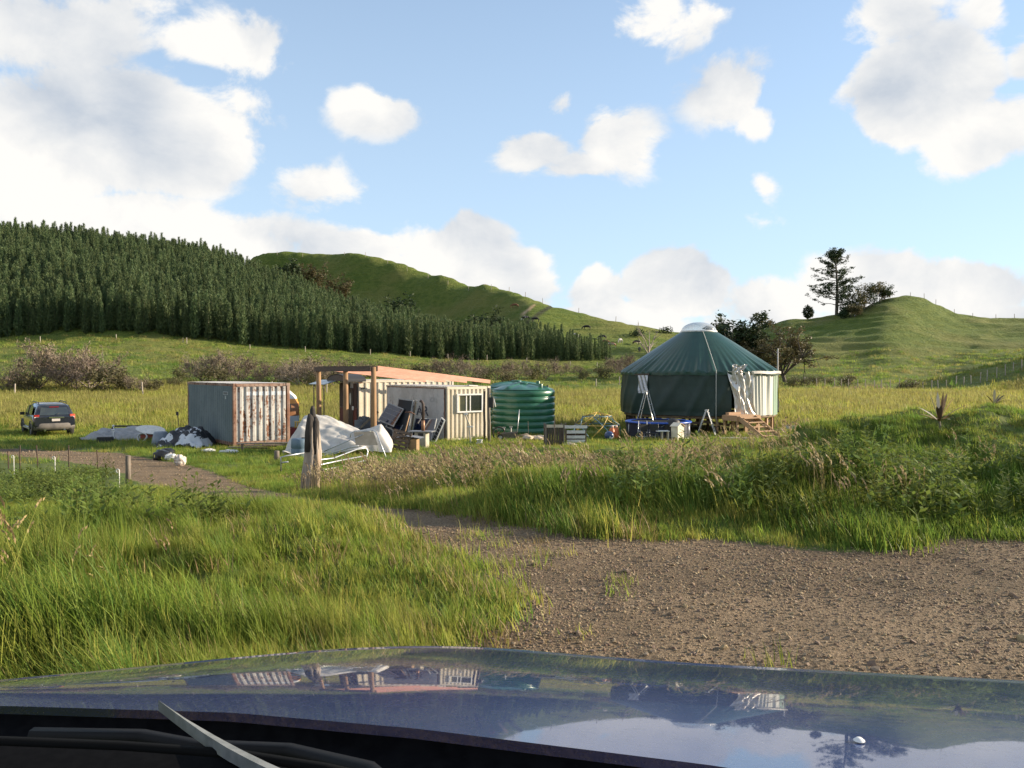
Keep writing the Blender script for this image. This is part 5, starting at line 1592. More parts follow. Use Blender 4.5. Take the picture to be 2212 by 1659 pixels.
# ---- grey sport-utility car parked on the grass
def build_suv():
    paint = mk('dark_metallic_car_paint', (.022, .026, .036), (.028, .032, .042), scale=3, rough=.28, metal=.5, coat=1.0, c3=(.06, .055, .05), s3=2.0, lo3=.6, hi3=.8)
    dirty = mk('dusty_bumper', (.17, .15, .13), (.10, .09, .085), scale=3, rough=.7)
    chrome = mk('chrome_trim', (.75, .75, .74), rough=.15, metal=1.0)
    root = thing('parked_car', 'dark grey muddy sport-utility car parked on the grass', 'car', base(101, 40.6), R(39))
    # body loft: stations along y (rear -2.25 .. front 2.25); each ring half-profile (x, z)
    st = [(-2.27, .70, .46, .86, .84, 1.00), (-2.20, .84, .38, .91, .90, 1.06), (-1.9, .90, .34, .93, .92, 1.10), (-1.0, .92, .32, .93, .925, 1.10), (0.2, .92, .32, .93, .92, 1.08), (1.0, .91, .32, .925, .91, 1.04), (1.7, .88, .34, .90, .86, .98), (2.1, .78, .40, .82, .76, .88), (2.27, .60, .48, .62, .58, .72)]
    rows = []
    for (y, wb, zb, wm, wt_, zt) in st:
        half = [(wb * .85, zb), (wb, zb + .08), (wm, .62), (wm, .80), (wt_, zt - .05), (wt_ - .06, zt)]
        ring = [(x, y, z) for x, z in half] + [(-x, y, z) for x, z in half[::-1]]
        rows.append(ring + [ring[0]])
    mb = MB().grid(np.array(rows))
    for r_ in (rows[0], rows[-1]):
        o = len(mb.v); mb.v += r_[:-1]; mb.f.append(list(range(o, o + len(r_) - 1))); mb.sm.append(False)
    mb.build('body', paint, root)
    # cabin: pillars and roof
    cab = [(-2.16, .80, .985, .80, 1.02), (-2.02, .70, 1.50, .78, 1.04), (-1.75, .66, 1.62, .78, 1.05), (-.6, .68, 1.69, .80, 1.06), (.35, .66, 1.63, .80, 1.05), (1.15, .72, 1.06, .78, 1.03)]
    rows = []
    for (y, wt_, zt, wb, zb) in cab:
        half = [(wb + .06, zb - .04), ((wb * .5 + wt_ * .5) + .05, (zb + zt) / 2), (wt_, zt - .05), (wt_ - .10, zt), (wt_ * .4, zt + .02)]
        ring = [(x, y, z) for x, z in half] + [(-x, y, z) for x, z in half[::-1]]
        rows.append(ring)
    mb = MB().grid(np.array(rows)); mb.build('cabin', paint, root)
    glass = mk('tinted_car_glass', (.018, .022, .020), (.035, .045, .035), scale=2, rough=.05, spec=.8, coat=.8)
    MB().add([(-.64, -2.155, 1.10), (.64, -2.155, 1.10), (.56, -2.065, 1.47), (-.56, -2.065, 1.47)], [[0, 1, 2, 3]]).build('rear_window', glass, root)
    for sx in (-1, 1):
        MB().add([(sx * .905, -1.55, 1.10), (sx * .905, .85, 1.08), (sx * .79, .25, 1.54), (sx * .775, -1.35, 1.55)], [[0, 1, 2, 3]]).build('side_window', glass, root)
        for y in (-.35,):
            MB().bar((sx * .91, y, 1.08), (sx * .79, y, 1.56), .03, .06).build('pillar', paint, root)
        MB().tube([(sx * .60, -1.7, 1.64), (sx * .60, -1.55, 1.72), (sx * .61, .1, 1.74), (sx * .60, .3, 1.67)], .02, 6).build('roof_rail', M_BLACK, root)
        lens = mk('red_tail_lens', (.30, .012, .012), rough=.12, coat=1.0) if sx < 0 else mk('red_tail_lens_painted_glint', (.75, .10, .06), rough=.25, coat=1.0)  # right lens gets a lighter red: the sun glint is painted into its colour
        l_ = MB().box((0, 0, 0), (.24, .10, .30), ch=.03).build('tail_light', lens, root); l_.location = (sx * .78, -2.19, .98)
        MB().box((0, -.052, 0.02), (.18, .012, .05)).build('lens_band', M_WHITE, l_)
        MB().box((sx * 1.02, .70, 1.10), (.20, .12, .15), ch=.03).build('mirror', M_BLACK, root)
        for y in (-1.40, 1.42):
            wheel(root, (sx * .82, y, .35), .36, .24, M_ALU)
            MB().tube([(sx * .925, y + .44 * math.cos(a), .36 + .44 * math.sin(a)) for a in np.linspace(0, PI, 11)], .03, 6).build('arch_trim', dirty, root)
        MB().bar((sx * .94, -1.0, .42), (sx * .94, .95, .42), .04, .08).build('sill', M_ALU, root)
        MB().tube([(sx * .42, -2.30, .37), (sx * .42, -2.15, .37)], .05, 10).build('exhaust', chrome, root)
    pr = []
    for x in np.linspace(-.90, .90, 13):
        f = abs(x) / .9
        yb = -2.33 + .14 * f ** 3
        pr.append([(x, yb + .02, .70), (x, yb, .66), (x, yb - .01, .52), (x, yb + .03, .42), (x, yb + .12, .36)])
    MB().grid(np.array(pr)).build('rear_bumper', dirty, root)
    MB().box((0.08, -2.285, .985), (.66, .05, .06)).build('chrome_bar', chrome, root)
    MB().box((0.05, -2.29, .86), (.36, .02, .12)).build('number_plate', mk('number_plate_white', (.62, .58, .54), (.40, .34, .30), scale=40, rough=.5), root)
    MB().box((0, -2.10, 1.50), (.42, .03, .04)).build('brake_light', mk('dark_red_lens', (.22, .01, .012), rough=.2), root)
    MB().tube([(.05, -2.19, 1.12), (.22, -2.15, 1.20)], .012, 5).build('rear_wiper', M_BLACK, root)
    MB().box((0, 0, .38), (1.5, 3.9, .16)).build('underbody', M_BLACK, root)
build_suv()

# ---- cloth heaps
def heap(name, label, cat, c, rz, w, d, hfun, mat, nx=60, ny=34, thick=None, group=None):
    """a draped sheet over hidden things: w by d metres, height field, hanging rim"""
    P = np.zeros((ny, nx, 3))
    for j in range(ny):
        for i in range(nx):
            u, v = i / (nx - 1), j / (ny - 1)
            x, y = (u - .5) * w, (v - .5) * d
            P[j, i] = (x, y, hfun(u, v))
    o = MB().grid(P).build(name, mat, None)
    o.location = c; o.rotation_euler = (0, 0, rz)
    return tag(o, label, cat, group)
def fold(u, v, seed, s=6, a=.05, o=3):
    return a * 2 * (float(fbm(np.array([u * s]), np.array([v * s]), seed, o)[0]) - .5)
def hump(u, v, cu, cv, ru, rv): return math.exp(-((u - cu) / ru) ** 2 - ((v - cv) / rv) ** 2)

M_TARPW = mk('white_tarpaulin', (.66, .63, .58), (.54, .51, .47), scale=3, rough=.5, trans=.2, c3=(.42, .37, .31), s3=2.2, lo3=.6, hi3=.75)
M_TARPG = mk('grey_tarpaulin', (.30, .30, .30), (.22, .225, .23), scale=3, rough=.55)
M_TARPB = mk('black_white_silage_sheet', (.014, .016, .022), (.55, .57, .60), scale=1.7, lo=.50, hi=.53, rough=.5)

WT = base(735, 29.5)
def white_h(u, v):
    rim = min(1, u * 7, (1 - u) * 9, v * 4.5, (1 - v) * 5)
    z = .86 * hump(u, v, .30, .66, .27, .45) + .62 * hump(u, v, .62, .42, .42, .60) + .50 * hump(u, v, .93, .45, .14, .5) + .50 * hump(u, v, .08, .5, .16, .5)
    return max(0, rim) ** .6 * z + .08 + fold(u, v, 201, 2.6, .22, 2) + .9 * abs(fold(u * .9 + v * 1.3, u * .25, 205, 6, .24, 2)) - .5 * abs(fold(u * 1.1, v * .9, 215, 5, .20, 2)) + .35 * abs(fold(u * 1.2 - v * .8, v * .4, 211, 9, .16, 1))
heap('white_tarpaulin', 'large crumpled white tarpaulin draped over a heap behind the old stump', 'tarpaulin', WT, R(6), 3.9, 2.3, white_h, M_TARPW, 90, 46)
# aluminium tube frame tangled in front of the tarpaulin
fr = thing('tube_frame', 'bent aluminium tube frame leaning on the white tarpaulin', 'frame', base(770, 28.2))
o0 = Vector(fr.location)
def rel(u, y, Y): return at(u, y, Y) - o0
for nm, pts, r_ in (('hoop', [(756, 945, 28.2), (757, 936, 28.2), (765, 932, 28.2), (806, 930, 28.2), (812, 934, 28.0), (834, 990, 27.4)], .022), ('rail', [(700, 975, 28.0), (745, 955, 28.0), (800, 932, 28.3)], .02), ('rail', [(640, 992, 27.5), (700, 984, 27.6), (755, 967, 27.8), (775, 963, 27.8)], .024), ('rail', [(690, 990, 27.9), (740, 975, 28.0), (790, 965, 28.2)], .018)):
    MB().tube([rel(*p) for p in pts], r_, 8).build(nm, M_ALU, fr)
MB().add([rel(*p) for p in ((764, 934, 28.22), (806, 932, 28.22), (816, 962, 28.1), (768, 962, 28.1))], [[0, 1, 2, 3]]).build('plastic_sheet', mk('beige_plastic_sheet', (.42, .36, .29), (.34, .29, .23), scale=4, rough=.5, trans=.3), fr)
for k in range(6):
    MB().bar(rel(672 + k * 9, 985 - k * 3.2, 28.6), rel(770 + k * 4, 957 - k * 2.0, 28.9), .05, .03).build('slat', M_BLACK if k % 2 else M_ALU, fr)
# galvanised farm gate lying against the stump
gt = thing('farm_gate', 'low galvanised pipe gate standing in the grass behind the stump', 'gate', base(640, 20.5))
o0 = Vector(gt.location)
for pts in ([(606, 1018, 20.5), (606, 988, 20.5), (618, 985, 20.5), (660, 978, 21)], [(655, 998, 20.8), (720, 990, 22), (770, 971, 24), (790, 968, 24.5), (794, 975, 24.5), (789, 998, 24.3)], [(655, 1012, 20.8), (735, 995, 23), (788, 985, 24.4)], [(655, 1022, 20.8), (728, 1010, 23), (785, 996, 24.3)], [(607, 1000, 20.5), (622, 998, 20.5)]):
    MB().tube([rel(*p) for p in pts], .021, 7).build('pipe', M_ALU, gt)
# blue-grey drum under the tarpaulin's left end
dr_ = thing('drum', 'blue-grey plastic drum half under the white tarpaulin', 'drum', base(648, 27.6))
MB().lathe([(0, 0), (.30, 0), (.31, .05), (.32, .28), (.30, .31), (.32, .34), (.31, .62), (.28, .66), (0, .66)], 24).build('shell', mk('blue_grey_plastic', (.13, .19, .25), (.10, .15, .20), scale=5, rough=.5), dr_)
MB().lathe([(.0, .69), (.08, .69), (.08, .66)], 12, (.12, 0, 0)).build('bung', M_BLACK, dr_)

# ---- weathered split stump standing by the drive
def build_stump():
    S0 = base(677, 15.9)
    o = thing('tree_stump', 'tall weathered grey stump, split and charred at the top', 'stump', (S0.x, S0.y, S0.z - .15), R(10))
    # outline in picture units relative to the base column: (height, left, right)
    W_ = 1.45
    prof = [(0, -.20, .09), (.25, -.185, .075), (.5, -.165, .09), (.75, -.14, .11), (.95, -.125, .115), (1.10, -.115, .10), (1.25, -.11, .095), (1.38, -.10, .08), (1.50, -.085, .06)]
    rows = []
    g = np.random.default_rng(4)
    for h, l, r_ in prof:
        l, r_ = l * W_, r_ * W_
        ring = []
        cx, rx = (l + r_) / 2, (r_ - l) / 2
        for k in range(28):
            a = 2 * PI * k / 28
            gro = 1 - .22 * max(0, math.sin(a * 5 + h * 1.5)) ** 3 - .16 * max(0, math.sin(a * 9 + 1)) ** 4 + g.normal(0, .02)
            ring.append((cx + rx * math.cos(a) * gro, rx * .85 * math.sin(a) * gro, h))
        rows.append(ring + [ring[0]])
    wood = mk('silvered_stump_wood', (.40, .335, .27), (.26, .21, .17), scale=3, stretch=(7, 7, .5), rough=.9, bump=.8, bscale=5, c3=(.07, .055, .045), s3=3, lo3=.58, hi3=.68)
    MB().grid(np.array(rows)).build('trunk', wood, o)
    char = mk('charred_wood', (.028, .023, .02), (.055, .045, .038), scale=4, stretch=(6, 6, .6), rough=.9, bump=.8, bscale=6)
    # splinters at the broken top, on the charred side
    for pts, rs in (([(-.08, -.02, .95), (-.075, -.03, 1.35), (-.06, -.02, 1.62), (-.075, 0, 1.72)], [.11, .10, .075, .035]), ([(.02, -.02, .9), (.03, -.03, 1.30), (.045, -.01, 1.55), (.035, 0, 1.66)], [.10, .09, .07, .03]),
                    ([(-.02, .03, 1.1), (-.01, .03, 1.5), (-.02, .02, 1.80), (-.015, .02, 1.88)], [.09, .075, .055, .025])):
        MB().tube(pts, rs, 9).build('splinter', char, o)
    MB().tube([(.06, -.09, .0), (.055, -.10, .35), (.075, -.085, .7), (.06, -.07, 1.0), (.02, -.06, 1.2)], [.07, .06, .055, .04, .01], 8).build('bark_strip', mk('pale_stump_wood', (.36, .27, .19), (.27, .20, .14), scale=3, stretch=(7, 7, .5), rough=.85, bump=.5, bscale=6), o)
    for pts in ([(-.105, -.05, 1.0), (-.10, -.075, 1.3), (-.085, -.06, 1.55)], [(-.02, -.10, .95), (-.03, -.095, 1.15), (.0, -.08, 1.3)]):
        MB().tube(pts, [.006, .012, .004], 5).build('silver_edge', mk('bleached_splinter', (.50, .46, .41), rough=.8), o)
build_stump()

# ---- fence posts near the drive
def round_post(name, label, u, ytop, Y, r_, mat, tilt=(0, 0), group=None, cat='post'):
    b_ = base(u, Y); h = at(u, ytop, Y).z - b_.z
    o = MB().tube([(0, 0, -.3), (0, 0, h * .5), (tilt[0], tilt[1], h - .01), (tilt[0], tilt[1], h)], [r_ * 1.06, r_, r_ * .96, r_ * .8], 12).build(name, mat)
    o.location = b_
    return tag(o, label, cat, group)
round_post('wooden_post', 'short round wooden post beside the drive', 275, 984, 17.6, .055, M_GREYWOOD)
round_post('wooden_post', 'short weathered post between the blue container and the stump', 597, 974, 25.5, .085, M_GREYWOOD)
for u, yt, Y in ((41, 962, 21.5), (79, 962, 21.0), (147, 962, 20.5), (209, 972, 22.5), (16, 974, 22.5)):
    round_post('steel_standard', 'thin rusty steel fence standard on the bank at far left', u, yt, Y, .016, mk('rusty_iron', (.05, .035, .027), (.08, .05, .035), scale=8, rough=.9), (random.uniform(-.03, .03), 0), 'steel fence standards')
for u, y, Y, lab in ((28, 982, 20.0, 'leftmost white pigtail fence peg on the bank'), (117, 984, 18.5, 'white pigtail fence peg between the steel standards'), (256, 1011, 15.6, 'white pigtail fence peg beside the short wooden post')):
    b_ = base(u, Y); h = max(.25, at(u, y, Y).z - b_.z)
    pts = [(0, 0, -.2), (0, 0, h - .06)] + [(-.032 + .032 * math.cos(a), 0, h - .06 + .036 * math.sin(a) + .0) for a in np.linspace(0, 4.6, 10)]
    o = MB().tube(pts, .008, 6).build('pigtail_peg', M_WHITE); o.location = b_; tag(o, lab, 'fence peg', 'pigtail fence pegs')

# ---- junk left of the blue container
GT = base(268, 37.0)
def grey_h(u, v):
    rim = min(1, u * 6, (1 - u) * 6, v * 4, (1 - v) * 4)
    return max(0, rim) ** .7 * (.36 * hump(u, v, .62, .65, .3, .4) + .22 * hump(u, v, .2, .45, .2, .5) + .14) + .06 + fold(u, v, 221, 5, .12) + .6 * abs(fold(u * 1.4 + v, v, 223, 9, .16, 2))
heap('grey_tarpaulin', 'grey tarpaulin spread over low junk on the grass near the car', 'tarpaulin', GT, R(4), 3.3, 2.0, grey_h, M_TARPG, 70, 36)
fr = thing('salvaged_joinery', 'empty black window surround lying on the grey tarpaulin', 'joinery', GT + Vector((-.1, .35, .50)), rot=(R(35), 0, R(5)))
for (c, s_) in (((0, .2, 0), (1.35, .06, .05)), ((0, -.2, 0), (1.35, .06, .05)), ((-.65, 0, 0), (.06, .34, .05)), ((.65, 0, 0), (.06, .34, .05)), ((.12, 0, 0), (.05, .34, .05))):
    MB().box(c, s_).build('bar', M_BLACK, fr)
o = MB().tube([(0, 0, 0), (.02, 0, .5)], .022, 8).tube([(-.06, 0, .5), (.08, 0, .5)], .03, 8).build('white_stake', M_WHITE); o.location = base(243, 36.2); tag(o, 'short white stake standing in front of the grey tarpaulin', 'stake')
o = MB().tube([(0, 0, 0), (-.12, 0, .55)], .02, 8).tube([(-.15, 0, .55), (-.08, 0, .57)], .045, 8).build('white_stake', M_WHITE); o.location = base(249, 36.6, .12); tag(o, 'leaning white knobbed stake above the grey tarpaulin', 'stake')
o = MB().box((0, 0, .09), (.62, .35, .22), ch=.03).box((0, 0, .21), (.58, .31, .03)).build('black_box', M_BLACK); o.location = base(226, 35.0); o.rotation_euler = (0, 0, R(8)); tag(o, 'flat black plastic box on the grass before the grey tarpaulin', 'box')
# pale board like a surfboard over red crates
bs = MB()
ring = []
for k in range(24):
    a = 2 * PI * k / 24
    ring.append((.68 * math.cos(a) * (1 - .08 * math.cos(a)), .24 * math.sin(a)))
bs.prism(ring, 'z', -.025, .025)
o = bs.build('white_board', M_WHITE); o.location = base(327, 36.0, .50); o.rotation_euler = (R(50), R(6), R(2)); tag(o, 'oval white board lying across the red crates', 'board')
for k, (u, dz) in enumerate(((316, 0), (330, 0))):
    t_ = thing('red_crate', ('faded red plastic crate under the left end' if k == 0 else 'faded red plastic crate under the right end') + ' of the oval white board', 'crate', base(u, 36.3), R(7))
    mr = mk('faded_red_plastic', (.36, .07, .045), (.26, .055, .04), scale=6, rough=.6)
    MB().box((0, 0, .02), (.44, .34, .04)).build('bottom', mr, t_)
    for (c, s_) in (((0, -.17, .16), (.44, .02, .30)), ((0, .17, .16), (.44, .02, .30)), ((-.22, 0, .16), (.02, .32, .30)), ((.22, 0, .16), (.02, .32, .30))):
        MB().box(c, s_).build('side', mr, t_)
t_ = thing('pipe_coil', 'grey coil of pipe on the ground left of the oval board', 'coil', base(307, 35.6, .16), rot=(R(65), 0, R(10)))
MB().tube([(.20 * math.cos(a), .20 * math.sin(a), .012 * a) for a in np.linspace(0, 4 * PI, 40)], .028, 7).build('coil', mk('pale_grey_pipe', (.50, .50, .48), rough=.5), t_)
# blue-grey lidded bin and black-and-white sheet by the container corner
BN = base(346, 33.4)
t_ = thing('plastic_bin', 'blue-grey tapered plastic bin upside down at the end of the drive', 'bin', BN, R(14))
mg = mk('blue_grey_bin', (.22, .25, .29), (.17, .20, .24), scale=4, rough=.5)
MB().lathe([(.36, .0), (.38, .03), (.33, .30), (.28, .55), (.24, .60), (0, .62)], 28).build('shell', mg, t_)
MB().lathe([(.39, 0), (.41, .02), (.41, .06), (.385, .07)], 28).build('rim', mg, t_)
def bw_h(u, v):
    rim = min(1, u * 6, (1 - u) * 5, v * 4, (1 - v) * 4)
    return max(0, rim) ** .6 * (.62 * hump(u, v, .35, .6, .3, .5) + .48 * hump(u, v, .75, .6, .22, .5) + .1) + .05 + fold(u, v, 231, 7, .20)
heap('silage_sheet', 'crumpled black and white plastic sheet beside the blue-grey container', 'plastic sheet', base(402, 33.0), R(-6), 2.1, 1.8, bw_h, M_TARPB, 60, 36)
t_ = thing('shovel', 'old shovel leaning at the far corner of the blue-grey container', 'shovel', base(388, 39.2))
MB().tube([(0, 0, 0), (-.12, 0, 1.05)], .018, 7).build('handle', M_DARKWOOD, t_)
MB().box((-.13, 0, 1.12), (.13, .03, .18), ch=.01).build('blade', M_BLACK, t_)
for k, (u, Y, s_) in enumerate(((350, 26.6, .30), (359, 27.6, .26))):
    g_ = np.random.default_rng(60 + k)
    bm = bmesh.new(); bmesh.ops.create_icosphere(bm, subdivisions=3, radius=1)
    for v in bm.verts:
        n_ = float(fbm(np.array([v.co.x * 1.7 + k * 9]), np.array([v.co.y * 1.7 + v.co.z * 2]), 240, 3)[0])
        v.co *= .75 + .6 * n_; v.co.z = max(-.1, v.co.z * .75 + .45)
    me = bpy.data.meshes.new('rubbish_bag'); bm.to_mesh(me); bm.free(); me.materials.append(mk('black_bag_plastic', (.010, .010, .011), rough=.35)); me.polygons.foreach_set('use_smooth', [True] * len(me.polygons))
    o = bpy.data.objects.new('rubbish_bag', me); COL.objects.link(o); o.location = base(u, Y); o.scale = (s_,) * 3
    tag(o, ('low black rubbish bag on the drive edge' if k == 0 else 'black rubbish bag slumped behind another one') + ' near the white scrap', 'rubbish bag')
# white scrap and stained white bag
def crumple(name, label, cat, loc, s3, mat, seed, amp=.5):
    bm = bmesh.new(); bmesh.ops.create_icosphere(bm, subdivisions=3, radius=1)
    for v in bm.verts:
        n_ = float(fbm(np.array([v.co.x * 2.2 + seed]), np.array([v.co.y * 2.2 + v.co.z * 2.7]), 250, 3)[0])
        v.co *= 1 - amp / 2 + amp * n_
        v.co.z = max(0, v.co.z * .9 + .8)
    me = bpy.data.meshes.new(name); bm.to_mesh(me); bm.free(); me.materials.append(mat)
    o = bpy.data.objects.new(name, me); COL.objects.link(o); o.location = loc; o.scale = s3
    return tag(o, label, cat)
crumple('stained_bag', 'white sack with rusty stains standing at the edge of the drive', 'sack', base(387, 24.0), (.19, .15, .20), mk('rust_stained_white_sack', (.62, .56, .48), (.56, .47, .38), scale=3, rough=.7, c3=(.20, .09, .05), s3=3, lo3=.57, hi3=.66), 3, .75)
crumple('white_scrap', 'small crumpled white plastic scrap behind the stained sack', 'scrap', base(368, 26.0), (.20, .12, .13), M_WHITE, 7, .9)
for k, (u, Y, s_, lab) in enumerate(((450, 29.8, (.24, .16, .10), 'pale crumpled rag in the grass below the blue-grey container'), (497, 29.6, (.30, .14, .10), 'white plastic scrap at the foot of the rusty container corner'), (480, 29.4, (.16, .12, .08), 'small white scrap in the weeds beside the container corner'))):
    crumple('white_rag', lab, 'rag', base(u, Y), s_, M_WHITE, 20 + k, .9)
# long weathered bench rail and boards under the container end
t_ = thing('low_bench', 'low weathered timber bench along the foot of the rusty container end', 'bench', base(575, 30.6), R(12))
for k in range(3):
    MB().box((0, -.12 + k * .12, .30), (2.2, .10, .04)).build('slat', M_GREYWOOD, t_)
for x in (-.9, .9):
    MB().box((x, 0, .13), (.08, .3, .30)).build('leg', M_GREYWOOD, t_)
for k in range(3):
    o = MB().box((0, 0, 0), (1.5 - .3 * k, .14, .05)).build('old_plank', M_GREYWOOD); o.location = base(535 + k * 28, 31.0, .10 + .06 * k); o.rotation_euler = (0, R(2), R(8 + 9 * k))
    tag(o, ('longest grey plank', 'middle grey plank', 'shortest grey plank')[k] + ' of three lying before the rusty container end', 'plank')
# yellow and red things right of the first container
t_ = thing('yellow_crate', 'yellow slatted crate standing right of the rusty container corner', 'crate', base(649, 38.0, .55), R(15))
my = mk('yellow_plastic', (.62, .40, .06), (.5, .31, .05), scale=6, rough=.5)
for k in range(6): MB().box((-.25 + k * .1, -.17, .14), (.06, .02, .24)).build('slat', my, t_)
for z in (.02, .27): MB().box((0, 0, z), (.58, .36, .035)).build('tray', my, t_)
o = MB().box((0, 0, .27), (.9, .5, .5), ch=.06).box((0, 0, .53), (.7, .4, .05)).build('red_chest', mk('dark_red_paint', (.20, .02, .025), (.15, .02, .02), scale=5, rough=.5)); o.location = base(646, 38.0); o.rotation_euler = (0, 0, R(15)); tag(o, 'dark red chest under the yellow crate', 'chest')

# ---- solar panels and salvage in front of the lettered container side
def framed_panel(label, loc, rot, w, h, face=M_PANEL, frame=M_FRAME, name='solar_panel', cat='solar panel', bars=0):
    t_ = thing(name, label, cat, loc, rot=rot)
    MB().box((0, 0, h / 2), (w - .08, .02, h - .08)).build('glass', face, t_)
    for (c, s_) in (((0, 0, .025), (w, .045, .05)), ((0, 0, h - .025), (w, .045, .05)), ((-w / 2 + .025, 0, h / 2), (.05, .045, h - .1)), ((w / 2 - .025, 0, h / 2), (.05, .045, h - .1))):
        MB().box(c, s_).build('frame', frame, t_)
    for k in range(bars):
        MB().box((0, -.013, h * (k + 1) / (bars + 1)), (w - .1, .006, .012)).build('cell_line', frame, t_)
    return t_
b_ = base(840, 35.4)
framed_panel('blue-black solar panel tilted on top of covered furniture', (b_.x - .15, b_.y, b_.z + .86), (R(-30), R(16), R(-32)), .95, .95, bars=3)
framed_panel('second solar panel leaning under the tilted one', (b_.x + .12, b_.y + .15, b_.z + .55), (R(-22), R(20), R(-28)), .8, 1.2)
b_ = base(862, 35.4)
framed_panel('tall dark glass panel leaning against the lettered container', (b_.x, b_.y, b_.z), (R(-8), R(6), R(-22)), .80, 1.95, face=mk('dark_smoked_glass', (.012, .014, .02), rough=.35, spec=.3))
framed_panel('narrow grey-framed panel leaning beside the tall dark glass', (b_.x + .46, b_.y + .25, b_.z), (R(-8), R(5), R(-72)), .42, 1.9)
b_ = base(928, 35.3)
framed_panel('large blue-black panel leaning low against the container below the lettering', (b_.x - .42, b_.y + .1, b_.z), (R(-22), 0, R(-30)), 1.2, 1.12)
framed_panel('folded white slatted rack leaning beside the large blue-black panel', (b_.x + .18, b_.y - .1, b_.z), (R(-18), R(16), R(-62)), .42, 1.15, face=M_DARK, frame=M_WHITE, name='slatted_rack', cat='rack', bars=6)
# covered furniture
def cov(u, v):
    rim = min(1, u * 6, (1 - u) * 6, v * 4, (1 - v) * 4)
    return max(0, rim) ** .5 * (.80 + .35 * hump(u, v, .2, .5, .2, .6)) + fold(u, v, 261, 6, .12)
heap('covered_furniture', 'dark grey cover over stacked furniture under the rafters', 'covered stack', base(806, 36.6), R(35), 1.7, 1.3, cov, mk('charcoal_cover', (.045, .047, .05), (.075, .077, .08), scale=4, rough=.8), 40, 30)
o = MB().bar((-.45, 0, .7), (.35, 0, 1.42), .07, .10).build('leaning_timber', M_GREYWOOD); o.location = base(800, 35.2); o.rotation_euler = (0, 0, R(10)); tag(o, 'grey timber lying slantwise over the covered furniture', 'timber')
t_ = thing('armchair', 'grey upholstered armchair beside the covered furniture', 'armchair', base(787, 35.8), R(30))
ma = mk('worn_grey_upholstery', (.17, .175, .185), (.12, .125, .135), scale=5, rough=.9)
MB().box((0, 0, .28), (.75, .7, .32), ch=.08).build('seat', ma, t_); MB().box((0, .28, .66), (.75, .18, .62), ch=.06).build('backrest', ma, t_)
for x in (-.36, .36): MB().box((x, 0, .45), (.16, .7, .45), ch=.05).build('armrest', ma, t_)
o = MB()
t_ = thing('pickaxe', 'wooden-handled pickaxe leaning against the tall dark glass panel', 'pickaxe', base(868, 34.6), rot=(R(-6), R(14), 0))
MB().tube([(0, 0, 0), (0, 0, 1.42)], [.03, .024], 8).build('handle', M_TIMBER, t_)
MB().tube([(-.22, 0, 1.40), (0, 0, 1.46), (.24, 0, 1.41)], [.012, .032, .012], 8).build('head', M_RUST, t_)
# pallet leaning, wood box with bent iron lid, burner with tall flue
t_ = thing('wooden_pallet', 'brown wooden pallet leaning at the right end of the white tarpaulin', 'pallet', base(856, 30.2), rot=(R(-20), R(14), R(-8)))
for k in range(6):
    MB().box((0, 0, .06 + k * .155), (.72, .02, .11)).build('slat', M_DARKWOOD, t_)
for x in (-.31, 0, .31): MB().box((x, .055, .45), (.08, .085, .9)).build('bearer', M_DARKWOOD, t_)
t_ = thing('wooden_box', 'open wooden box under a bent iron sheet in front of the burner', 'box', base(890, 30.6), R(-8))
for (c, s_) in (((0, -.22, .26), (.46, .03, .5)), ((0, .22, .26), (.46, .03, .5)), ((-.22, 0, .26), (.03, .41, .5)), ((.22, 0, .26), (.03, .41, .5))):
    MB().box(c, s_).build('side', mk('raw_plywood', (.30, .20, .105), (.24, .155, .08), scale=5, stretch=(1, 1, 4), rough=.8), t_)
P = np.array([[(x, y, .56 + .05 * math.cos(x * 3.4) - .05 * x) for x in np.linspace(-.62, .42, 12)] for y in (-.34, .34)])
MB().grid(P).build('iron_sheet', M_FRAME, t_)
t_ = thing('burner', 'home-made burner box with a tall rusty flue before the lettered wall', 'stove', base(911, 32.2), R(-10))
mc = mk('cream_steel_box', (.42, .38, .30), (.34, .30, .24), scale=4, rough=.6)
MB().box((0, 0, .33), (.50, .50, .64), ch=.03).build('firebox', mc, t_)
MB().box((.02, -.255, .56), (.22, .012, .12)).build('fire_door', M_BLACK, t_)
MB().box((.0, 0, .68), (1.0, .62, .035)).build('top_plate', M_FRAME, t_)
MB().tube([(.03, .08, .70), (.03, .08, 1.12)], .075, 12).build('flue_base', mk('copper_brown_flue', (.34, .18, .10), (.24, .12, .07), scale=6, rough=.5, metal=.4), t_)
MB().tube([(.03, .08, 1.12), (.035, .08, 1.68), (.03, .08, 1.80), (-.02, .08, 1.90), (-.10, .08, 1.93)], .058, 12).build('flue_pipe', mk('rusty_dark_flue', (.075, .045, .033), (.05, .032, .025), scale=6, rough=.7), t_)

# ---- at the windowed end of the container
t_ = thing('post_stand', 'pale leaning timber stand with a small shelf before the windowed wall', 'stand', base(1010, 34.6), R(0))
MB().bar((-.10, 0, 1.28), (.10, 0, .75), .16, .06).build('upright', mk('pale_board', (.62, .54, .42), (.55, .47, .36), scale=5, rough=.7), t_)
MB().bar((.07, 0, .72), (.14, 0, 0), .15, .06).build('upright', mk('pale_board', (.62, .54, .42)), t_)
MB().box((.11, 0, .74), (.28, .18, .05)).build('shelf', M_WHITE, t_)
MB().box((-.08, 0, 1.30), (.18, .14, .06)).build('cap', M_WHITE, t_)
o = MB().box((0, 0, .02), (.30, .22, .04)).lathe([(.10, 0), (.14, .12), (.15, .14)], 16, (0, 0, .04)).build('basin', mk('pale_enamel', (.55, .55, .53), rough=.4)); o.location = base(1036, 34.2, .02); tag(o, 'small pale basin at the foot of the windowed wall', 'basin')
